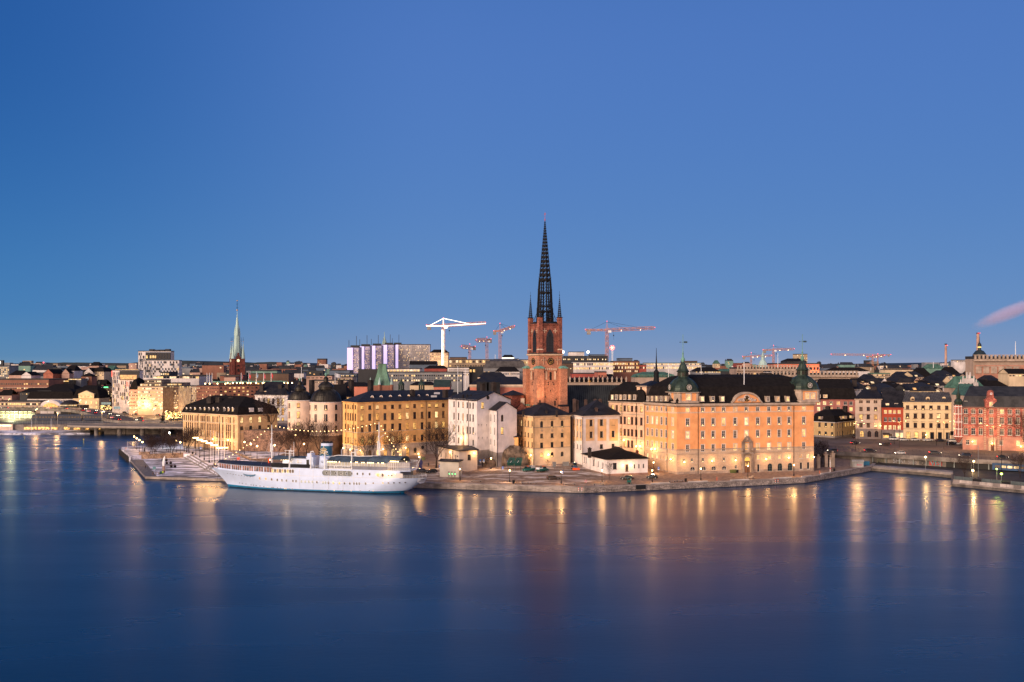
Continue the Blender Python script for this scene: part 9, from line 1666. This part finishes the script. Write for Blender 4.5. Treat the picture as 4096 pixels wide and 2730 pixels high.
for k,lab,x0,x1,yt,Yy,wl,rf,rh,rr in((4,'white curved office with bright lit floors right of the church tower',835,1290,428,930,'white','flat',1,[(450,26,26,.9),(497,24,28,.85),(570,20,22,.8)]),(4,'rust-brown office with lit windows right of the white curved office',1290,1590,420,960,'brick','flat',1,[(446,24,16,.75),(488,24,16,.6),(530,18,16,.6)]),(4,'maroon right part of the rust-brown office',1590,1668,460,955,'red','flat',1,[(490,22,4,.3)]),(4,'dark roof terraces with string lights behind the white office',718,1230,362,1050,'dark','flat',1,[(395,14,30,.45)]),(4,'scaffolded glass roof box on the dark terraces',790,960,314,1080,'white','flat',1,()),(4,'dark glass upper storeys left of the crane mast',1030,1210,345,1080,'blue','flat',1,()),(4,'blue-grey rooftop plant blocks right of the round sign',1360,1510,388,1000,'blue','flat',1,()),(4,'grey slatted car park just right of the church tower',718,835,445,880,'brown','flat',1,[(470,10,6,.2),(500,10,6,.2)]),(4,'long low building with two lit bands behind the green copper roofs',1665,2290,440,1050,'white','flat',1,[(452,14,36,.8),(490,22,36,.9)]),(4,'red terrace roofs below the white curved office',820,1100,560,820,'red','flat',1,()),(4,'black roofed noble house with pale sculpted parapet right of the church tower',745,1440,655,620,'stone','mansard',.8,()),(4,'pale salmon chimney block of the noble house',1115,1215,545,640,'salmon','flat',1,[(585,16,3,0)]),(4,'ornate pale gable of the noble house',1215,1302,620,635,'pink','gable',3,()),(4,'green copper mansard roof with dormers behind the noble house',1540,2010,600,760,'stone','mansard',2,[(585,10,14,.1)]),(5,'brown boxy roof block left above the orange palace',105,255,418,1200,'brown','flat',1,()),(5,'slate roofed building with lit attic row above the orange palace',235,520,535,800,'grey','hip',3.4,[(540,9,14,.7)]),(5,'long brown flat roof behind the palace chimneys',145,690,590,560,'brown','flat',1,()),(5,'small lit cream block on the skyline left of the green dome',462,512,445,1700,'cream','hip',6,[(460,8,3,.6)]),(5,'red and white block on the skyline left of the green dome',705,780,440,1500,'red','flat',1,[(455,8,5,.2)]),(5,'stone parliament block with balustrade behind the palace roof',697,1540,502,850,'stone','flat',2,[(560,20,26,.05)]),(5,'longer stone parliament block with balustrade, nearer and lower',1092,2090,570,760,'stone','flat',2,[(630,12,20,.12)]),(5,'white rooftop pavilion between the stone parliament blocks',1100,1335,540,790,'white','flat',1,[(552,20,14,0)]),(5,'glowing salmon opera house with white statues on its parapet',1125,1645,450,1100,'salmon','flat',2,[(500,30,14,.3)]),(5,'dark raised roof of the salmon opera house',1275,1500,415,1130,'dark','hip',3,()),(5,'white round residential tower behind the right copper dome',1392,1510,340,1700,'cream','flat',2,rws(352,425,6,8,9,.35)),(5,'dark low roofs between palace and green dome',520,700,530,900,'dark','hip',2,()),(6,'pale stone balustraded palace wing at the far right',1700,2800,390,700,'stone','flat',3,()),(6,'lit white ferry-like building in the right distance',640,875,468,1500,'white','flat',1,[(476,7,20,.8),(490,7,20,.5)]),(6,'long pale flat building in the right distance',690,1120,515,1000,'cream','flat',1,()),(6,'pale salmon house block far off left of the dome',1485,1690,408,1600,'white','flat',2,[(420,9,14,.2)]),(6,'low beige modern house with lit rows below the green roofs',560,755,560,780,'beige','flat',1,[(575,12,10,.4),(608,12,10,.7)]),(6,'pale blue-grey roofs in the right distance',30,520,530,1050,'white','hip',4,()),(6,'green roofed market-like hall with white gable in the right distance',1170,1370,500,900,'green','hip',4,()),(6,'yellow gabled house with lit attic at the right edge',2105,2330,560,560,'cream','gable',2.8,[(580,14,6,.4)]),(6,'tall red roofed block behind the white stepped gable',1820,2090,700,560,'stone','hip',3,()),(6,'green copper roof ridge behind the white stepped gable',1475,1830,722,545,'stone','hip',6.3,())):
 b=fb(lab,k,x0,x1,yt,Yy,wl,rf,rh,rows=rr,low=(2,2)if 'noble' in lab else(3,4.5),rm=ROOFG if 'green' in lab else None,dp=26 if k<6 else 12)
 if 'balustrade' in lab:
  m=MB(STONE if wl=='stone' else PALE);q=b.c[0];d=b.c[1]-q;n_=24;[m.obox(q.lerp(b.c[1],(j+.5)/n_)-Vector((0,.3)),d,d.length/n_*.45,.9,b.ze,b.ze+2.6)for j in range(n_)];m.obox((q+b.c[1])/2-Vector((0,.3)),d,d.length,1,b.ze+2.601,b.ze+3.0);m.obox((q+b.c[1])/2-Vector((0,.6)),d,d.length,2,b.ze-1.6,b.ze-.2);m.build('balustrade',b.root)
 if 'opera' in lab:lamp_light(b.root,Vector((b.L.x+20,1085,25))-b.L,14000,(1,.45,.2),4)
 if 'noble' in lab and 'black' in lab:m=MB(STONE);[m.lathe([(.6,b.ze),(.4,b.ze+1),(.7,b.ze+2.2),(.1,b.ze+3.6)],(b.c[0].x+(b.c[1].x-b.c[0].x)*j/13,Yy-.2,0),6)for j in range(14)];m.build('urn_row',b.root)
 if 'far right' in lab:b.wins(0,Z6(1945,2030,2115,2200,2285),[(zy(6,520),5,'grid')],zx(6,2030),w=3.0,pat=['0d1dd']);m=MB(mat('royal_pink',(.42,.2,.14),var=.12));m.box(wx(zx(6,1725),699),wx(zx(6,2800),699),699.2,699.9,10,wz(zy(6,460),699));m.build('pink_storey',b.root);m=MB(STONE);[m.box(wx(zx(6,x),698)-2.6,wx(zx(6,x),698)+2.6,698.6,699.2,wz(zy(6,y+7),698),wz(zy(6,y),698))for x in(1770,1858,1945,2030,2115,2200)for y in(472,)];[m.box(wx(zx(6,x),698)-2,wx(zx(6,x),698)+2,698.7,699.2,wz(zy(6,555),698),wz(zy(6,482),698))for x in(1770,1858,1945,2030,2115,2200)];m.build('window_surround',b.root)
Y=540;c=V2(zx(6,1648),Y);r=Bld('stepped_gable_house','white gothic stepped gable house before green copper roofs at the right',[V2(zx(6,1535),Y),V2(zx(6,1757),Y),V2(zx(6,1800),Y+16),V2(zx(6,1580),Y+16)],8,wz(zy(6,725),Y),fm_('white'));r.walls();z=lambda y:wz(zy(6,y),Y);m=MB(fm_('white'));s=Y/F/2.851
for w,y0,y1 in((105,725,690),(88,690,655),(62,655,612),(18,612,572)):m.box(c.x-w*s,c.x+w*s,Y-.1,Y+1,z(y0),z(y1));[m.tube((c.x+e*w*s,Y,z(y0)),(c.x+e*w*s,Y,z(y1)+1.5),.5,.3,5)for e in(-1,1)]
m.build('stepped_gable',r.root);r.wins(0,Z6(1590,1618,1646,1674,1702),[(zy(6,772),3.6,'arch')],zx(6,1646),w=1.5,pat=['0d00d'])
m=MB(BLK);[m.box(c.x+q-.4,c.x+q+.4,Y-.25,Y-.1,z(700),z(668))for q in(-2,0,2)];m.build('slit_window',r.root)
def lathe_thing(name,label,cat,k,x,Yy,prof,mt,n=12,extra=None):
 X=wx(zx(k,x),Yy);s=Yy/F/ZO[k][2];r=thing(name,label,cat,(X,Yy,10));m=MB(mt);m.lathe([(w*s,wz(zy(k,y),Yy))for w,y in prof],(X,Yy,0),n);m.build('shaft',r)
 if extra:
  for nm,mt2,pr in extra:m=MB(mt2);m.lathe([(w*s,wz(zy(k,y),Yy))for w,y in pr],(X,Yy,0),n);m.build(nm,r)
 return r
lathe_thing('church_dome','square green copper church tower with lantern above the stone parliament blocks','tower',5,1002,1050,[(55,560),(55,490)],fm_('red'),8,(('copper_roof',CS,[(56,490),(54,465),(40,425),(26,405),(22,400),(18,365),(22,358),(10,335),(4,310),(1,295)]),))
lathe_thing('needle_spire','thin black needle spire with lantern base left of the left palace dome','spire',4,1783,520,[(34,660),(34,640),(30,600),(28,550)],IRON,8,(('needle',IRON,[(36,552),(30,535),(14,515),(8,430),(4,350),(2,265)]),))
lathe_thing('palace_dome','dark dome with gilt lit lantern behind the stone palace at far right','dome',6,1773,900,[(82,420),(80,375),(70,335),(45,300),(20,288)],mat('dome_slate',(.02,.03,.035),rough=.4),16,(('lantern',MATS['dome_slate'],[(18,288),(16,250),(22,246),(20,225),(12,212),(4,200),(2,140)]),('lantern_light',glow('gilt_light',(1,.7,.15),1.6),[(17,262),(19,255),(17,248)])))
for x,y,lab,s in((1755,90,'tall dark double chimney with red lights behind the palace dome at far right',18),(1389,215,'tall pale chimney with black top and red lights on the right skyline',14)):
 Yy=2600;r=lathe_thing('power_station_chimney',lab,'chimney',6,x,Yy,[(s,460),(s*.85,y+12)],fm_('pink'),12,(('chimney_top',fm_('dark'),[(s*.95,y+14),(s*.95,y)]),));X=r.location.x
 for q in(-.6,.6):m=MB(REDL);m.ball((X+q*s*.2,Yy-6,wz(zy(6,y+6+15*(s<15)),Yy)),.8,6,4);m.build('warning_light',r)
lathe_thing('white_mast','plain white mast above the stone palace balustrade at far right','mast',6,2184,720,[(4,345),(2.5,190)],WHITE,6)
for x,y,k,lab in((298,460,5,'white flagpole left on the orange palace skyline'),(1173,322,5,'white flagpole right of the green church tower'),(1923,440,4,'white flagpole left of the left palace dome'),(535,525,6,'white flagpole with drooping flag over the old town roofs'),(1247,425,6,'white flagpole with small blue flag on the right skyline')):lathe_thing('flagpole',lab,'flagpole',k,x,700 if k<6 else 640,[(3.5,660 if k==4 else 640 if k==5 and x<500 else 490),(2,y)],WHITE,6)
Y=1050;c=P3(2449,1392,Y);r=thing('round_sign','round glowing pink-red rotating sign with star rays on a white lattice stand','sign',(c.x,Y,45));s=2.9;m=MB(glow('sign_disc',(1,.13,.22),1.3));m.grid([[(c.x+q*math.cos(6.28*j/24),Y-e,c.z+q*math.sin(6.28*j/24))for j in range(24)]for q,e in((s,-.4),(s,.4),(s*.9,.5))],True,True,True);m.build('disc',r);m=MB(glow('sign_rays',(1,.85,.5),2.4))
for j in range(6):a=math.pi/6+math.pi/3*j;m.tube((c.x,Y-.6,c.z),(c.x+s*.85*math.cos(a+.5),Y-.6,c.z+s*.85*math.sin(a+.5)),.28,n=4)
m.build('rays',r);m=MB(WHITE);zb=wz(1432,Y)
for q in(-.7,-.25,.25,.7):m.tube((c.x+q,Y,zb-6),(c.x+q,Y,c.z-s),.13,n=4)
m.grid([[(c.x+1.5*math.cos(6.28*j/16),Y-.2,c.z-s-1.6+1.5*math.sin(6.28*j/16)+e)for j in range(16)]for e in(0,.25)]);m.build('lattice_stand',r)
for px,py,lab in((2252,1409,'blinding white floodlight at the right edge of the church tower'),(2352,1409,'white floodlight on the roof terraces right of the church tower')):Y=1040;p=P3(px,py,Y);r=thing('floodlight',lab,'floodlight',(p.x,Y,p.z-6));m=MB(STEEL);m.tube((p.x,Y,p.z-8),p,.2,n=4);m.build('post',r);m=MB(glow('flood_white',(1,1,.95),30));m.ball(p,1.2,8,5);m.build('floodlight_head',r)
ords=('first','second','third','fourth','fifth','sixth','seventh','eighth','ninth','tenth','eleventh','twelfth','thirteenth','fourteenth')
for rowi,(Yy,y,hh,xs_)in enumerate(((760,596,14,(950,1060,1160,1290,1400,1490,1580,1690,1800,1900,2000,2120)),(640,672,18,(430,560,690,800,930,1060,1180,1300,1400,1860,1960,2080,2190)),(560,745,22,(380,500,610,740,860,1040,1180,1300,2080,2200)))):
 for j,x in enumerate(xs_):
  w=120+40*((j*7+rowi)%3);rf=('gable','hip','mansard')[(j+rowi)%3];wl=('cream','pink','white','stone','dark')[(j*3+rowi)%5];yy=y+12*((j*5)%4)-12
  b=fb('dark-roofed old town house, %s from the left in the %s row of roofs at right'%(ords[j],('back','middle','front')[rowi]),6,x-w/2,x+w/2,yy,Yy+6*(j%3),wl,rf,(3.2+(j%3)*1.0)*(1-.18*rowi),(ROOF,ROOFB,ROOFT)[(j+2*rowi)%3],rows=[(yy+12,8,6,.25)],low=(2,2.6),axis=(j+rowi)%3==0,group='old town roofs',chim=[(x-w*(.34-.05*(j%3)),yy-hh-26-5*(j%4),2.4),(x+w*(.12+.06*(j%4)),yy-hh-22-7*(j%3),1.8)]+([(x-w*.05,yy-hh-34,1.4)]if j%2 else[]))
  if j%2==0:b.dormer(zx(6,x+12),Yy+6*(j%3)+1.5,zy(6,yy-16),zy(6,yy-4),1.5,fm_(wl),'plain','1d0'[j%3])
  else:m=MB(LB[j%3]if j%3 else fm_('blue'));p=P3(zx(6,x-10),zy(6,yy-12),Yy+2.5);m.poly([p+Vector(q)for q in((-1,-1,-.4),(1,-1,-.4),(1,.4,.7),(-1,.4,.7))]);m.build('skylight',b.root)
for rowi,(Yy,y,xs_)in enumerate(((640,700,(560,760,980,1180)),(700,640,(150,420)))):
 pass
hm=mat('wooded_ridge',(.012,.02,.028),var=.4,scale=.02);m=MB(hm);r2=random.Random(2);pts=[]
for k in range(241):x=-4200+k*35;pts.append((x,44+7*math.sin(k*.11)+5*math.sin(k*.37+1)+r2 .uniform(-2.5,2.5)+8*(x<-1200)))
m.grid([[(x,5200,0)for x,z in pts],[(x,5200,z)for x,z in pts],[(x,6500,z-5)for x,z in pts]],False);structure(m.build('hills'))
m=MB(fm_('white'),fm_('pink'),fm_('dark'),fm_('brick'),fm_('grey'),*LB);pal=[fm_(q)for q in('white','pink','dark','dark','brick','grey','tan','blue','green')]
for k in range(1500):
 Yy=r2 .uniform(1250,4200);x=r2 .uniform(-.56,.56)*Yy;w=r2 .uniform(8,34);h=max(8,r2 .gauss(28,7)+(Yy-1250)*.0038);m.m(r2 .choice(pal));m.box(x-w/2,x+w/2,Yy,Yy+15,3,h)
 if r2 .random()<.4:m.m(fm_('dark'));m.grid([[(x-w/2,Yy,h),(x-w/2,Yy+15,h)],[(x-w/2,Yy+7,h+5),(x-w/2,Yy+8,h+5)],],False);m.poly([(x-w/2,Yy-.2,h),(x+w/2,Yy-.2,h),(x+w/2-3,Yy+7,h+5),(x-w/2+3,Yy+7,h+5)])
 for q in range(r2 .choice((0,1,2,4))):m.m(r2 .choice(LB));X=x+r2 .uniform(-.45,.4)*w;Z=r2 .uniform(h*.45,h-2);m.poly([(X,Yy-.3,Z),(X+2.2,Yy-.3,Z),(X+2.2,Yy-.3,Z+1.6),(X,Yy-.3,Z+1.6)])
o=m.build('distant_city');o['kind']='stuff'
m=MB(ROOFT,*[fm_(q)for q in('dark','brown','stone','pink')])
for k in range(420):
 Yy=r2 .uniform(640,1150);x=r2 .uniform(-.53,.53)*Yy
 if Yy<860 and x<-.3*Yy:continue
 w=r2 .uniform(9,22);h=r2 .uniform(10,17)+(Yy-640)*.014;m.m(r2 .choice([fm_(q)for q in('dark','brown','stone','pink','brick','grey')]));m.box(x-w/2,x+w/2,Yy,Yy+14,3,h);m.m(r2 .choice((ROOF,ROOFT,ROOFB)));m.grid([[(x-w/2,Yy-.3,h),(x+w/2,Yy-.3,h)],[(x-w/2+2,Yy+7,h+5),(x+w/2-2,Yy+7,h+5)],[(x-w/2,Yy+14.3,h),(x+w/2,Yy+14.3,h)]],False)
 for q in range(r2 .choice((0,1,2,3))):m.m(r2 .choice((ROOFT,fm_('dark'),fm_('brown'),fm_('brick'))));X=x+r2 .uniform(-.4,.4)*w;m.box(X-.8,X+.8,Yy+6,Yy+7.2,h,h+r2 .uniform(5.5,7.5))
 if r2 .random()<.3:m.m(fm_('grey'));X=x+r2 .uniform(-.4,.4)*w;m.tube((X,Yy+7,h),(X,Yy+7,h+r2 .uniform(8,12)),.12,n=3)
 if r2 .random()<.5:m.m(r2 .choice(LB));X=x+r2 .uniform(-.4,.3)*w;m.poly([(X,Yy-.4,h-3),(X+1.4,Yy-.4,h-3),(X+1.4,Yy-.4,h-1.3),(X,Yy-.4,h-1.3)])
o=m.build('city_roofscape');o['kind']='stuff'
YELC=mat('crane_orange',(.55,.22,.10),rough=.5,var=.1);WLIT=glow('crane_light_strip',(1,.86,.6),4)
def crane(label,Y,xm,yb,yj,ytop,xa,ya,xb,yb2,mt,lit=False,tilt=0,w=1.7,flat=False):
 """photo pixels: mast x, base y, jib y at mast, apex y, counter-jib end, jib end"""
 r=thing('tower_crane',label,'crane',(wx(xm,Y),Y,20),'tower cranes');X=wx(xm,Y);zb,zj,zt=wz(yb,Y),wz(yj,Y),wz(ytop,Y);m=MB(mt);h=w/2;th=.16*w/1.7
 def lattice(m,a,b,q,n):
  d=b-a;u=d.orthogonal().normalized()*q/2;v=d.cross(u).normalized()*q/2;cs=[u+v,u-v,-u-v,v-u]
  for c in cs:m.tube(a+c,b+c,th,n=4)
  for k in range(n):
   p,e=a+d*k/n,a+d*(k+1)/n
   for i in range(4):c,f=cs[i],cs[(i+1)%4];m.tube(p+c,e+f if k%2 else p+f,th*.6,n=3);m.tube(p+(f if k%2==0 else c),e+(c if k%2==0 else f),th*.6,n=3)
 base,piv=Vector((X,Y,min(zb,30))),Vector((X,Y,zj));lattice(m,base,piv-Vector((0,0,1.5)),w,max(6,int((zj-base.z)/(w*1.3))));m.build('mast',r)
 ca,jb=P3(xa,ya,Y+tilt*.3),P3(xb,yb2,Y-tilt);m=MB(mt);lattice(m,piv,jb,w*(.95 if not flat else 1.6),max(8,int((jb-piv).length/(w*1.3))));m.build('jib',r);m=MB(mt);lattice(m,piv,ca,w*.6,6);m.build('counter_jib',r)
 m=MB(mat('counterweight',(.25,.23,.22)));p=ca.lerp(piv,.16);m.box(p.x-w*.8,p.x+w*.8,p.y-1,p.y+1,p.z-w*1.9,p.z-.2);m.build('counterweight',r);ap=Vector((X,Y,zt))
 if not flat:
  m=MB(mt);[m.tube(piv+Vector((q,0,0)),ap,th*1.3,.1,4)for q in(-h,h)];m.build('apex',r);m=MB(IRON if not lit else WLIT);[m.tube(ap,piv.lerp(jb,f),.14 if not lit else .42,n=4)for f in((.42,.8)if not lit else(.62,))];m.tube(ap,ca.lerp(piv,.2),.14 if not lit else .42,n=4);m.build('tie_bars',r)
 m=MB(WHITE if not lit else BULBW);m.box(X+h,X+h+2.2*w/1.7,Y-1.5,Y,zj-2.8,zj-.4);m.build('cab',r);m=MB(IRON);p=piv.lerp(jb,.14);m.tube(p,p-Vector((0,0,11)),.09,n=4);m.box(p.x-.5,p.x+.5,p.y-.5,p.y+.5,p.z-7,p.z-5.5);m.build('hook',r)
 for p in(ap,ca,jb):m=MB(REDL);m.ball(p+Vector((0,-.8,.6)),.3*Y/1000,6,4);m.build('warning_light',r)
 if lit:
  m=MB(WLIT);m.tube(piv+Vector((0,-1.2,-.4)),jb+Vector((0,-1.2,-.4)),.5,n=5);m.tube(piv+Vector((0,-1.2,-.4)),ca+Vector((0,-1.2,-.4)),.5,n=5);m.tube(base+Vector((-h,-1.1,0)),piv-Vector((h,1.1,5)),.6,n=5);m.tube(base+Vector((h*.4,-1.1,0)),piv+Vector((h*.4,-1.1,-5)),.25,n=5);m.tube(piv,ap,.4,n=5);m.build('light_strip',r)
 else:
  for f in(.3,.7):m=MB(BULB);m.ball(piv.lerp(jb,f)+Vector((0,-1,-1.3)),.26*Y/1000,6,4);m.build('work_lamp',r)
 return r
k1=lambda x:1680+x/5.8825
q1=lambda y:1230+y/5.8825
k2=lambda x:2300+x/6.536
q2=lambda y:1260+y/6.536
crane('tower crane outlined in dazzling white light strips',1150,k1(550),q1(1250),q1(430),q1(262),k1(150),q1(432),k1(1545),q1(370),YELC,True,w=2.6)
crane('orange tower crane with raised jib just left of the church tower',1150,k1(1882),q1(1270),q1(555),q1(388),k1(1735),q1(565),k1(2225),q1(448),YELC,tilt=22,w=2.2);crane('small flat-top orange crane right of the white lit crane',1250,k1(1172),q1(1190),q1(945),q1(875),k1(1300),q1(930),k1(975),q1(925),YELC,flat=True,tilt=30,w=2.2);crane('middle flat-top orange crane between the small and the raised crane',1200,k1(1575),q1(1190),q1(770),q1(712),k1(1670),q1(755),k1(1330),q1(778),YELC,flat=True,tilt=30,w=2.2)
crane('long orange tower crane right of the church spire above the round sign',1080,k2(835),q2(1150),q2(400),q2(185),k2(270),q2(400),k2(2085),q2(345),YELC,w=2.6)
for lab,x,yb,yj,yt,xa,xb,Y in(('orange crane left of the green church tower on the right skyline',868,490,360,322,770,1100,1700),('taller orange crane right of the green church tower',1122,445,285,240,1003,1360,1500)):crane(lab,Y,zx(5,x),zy(5,yb),zy(5,yj),zy(5,yt),zx(5,xa),zy(5,yj+5),zx(5,xb),zy(5,yj-8),YELC,w=2.4)
crane('thin faint orange crane with very long jib on the right skyline',2300,zx(6,612),zy(6,470),zy(6,345),zy(6,335),zx(6,760),zy(6,342),zx(6,80),zy(6,338),YELC,flat=True,w=2.2);crane('stubby orange crane beside the thin long-jib crane',1900,zx(6,555),zy(6,500),zy(6,362),zy(6,350),zx(6,485),zy(6,365),zx(6,690),zy(6,352),YELC,flat=True,w=2.4,tilt=30)
crane('pale orange crane low on the horizon left of the copper-spired church',2500,zx(2,322),zy(2,570),zy(2,518),zy(2,488),zx(2,232),zy(2,518),zx(2,540),zy(2,508),YELC,w=2.8)
vm=bpy.data.materials.new('steam');vm.use_nodes=True;t=vm.node_tree;t.nodes.clear();pv=N(t,'ShaderNodeVolumePrincipled');pv.inputs['Color'].default_value=(.86,.80,1,1);c=N(t,'ShaderNodeTexCoord');ln=N(t,'ShaderNodeVectorMath',operation='LENGTH');t.links.new(c.outputs['Object'],ln.inputs[0]);t.links.new(mrange(t,ln.outputs['Value'],.1,.95,.06,0),pv.inputs['Density']);o_=N(t,'ShaderNodeOutputMaterial');t.links.new(pv.outputs[0],o_.inputs['Volume'])
m=MB(vm);m.ball((0,0,0),1,24,14);Y=2600;p=P3(4040,1250,Y);o=tag(m.build('steam_plume',smooth=True),'soft pink steam plume drifting right from the far power station chimney','steam');o.location=p;o.scale=(125,30,24);o.rotation_euler=(0,R(-22),0)
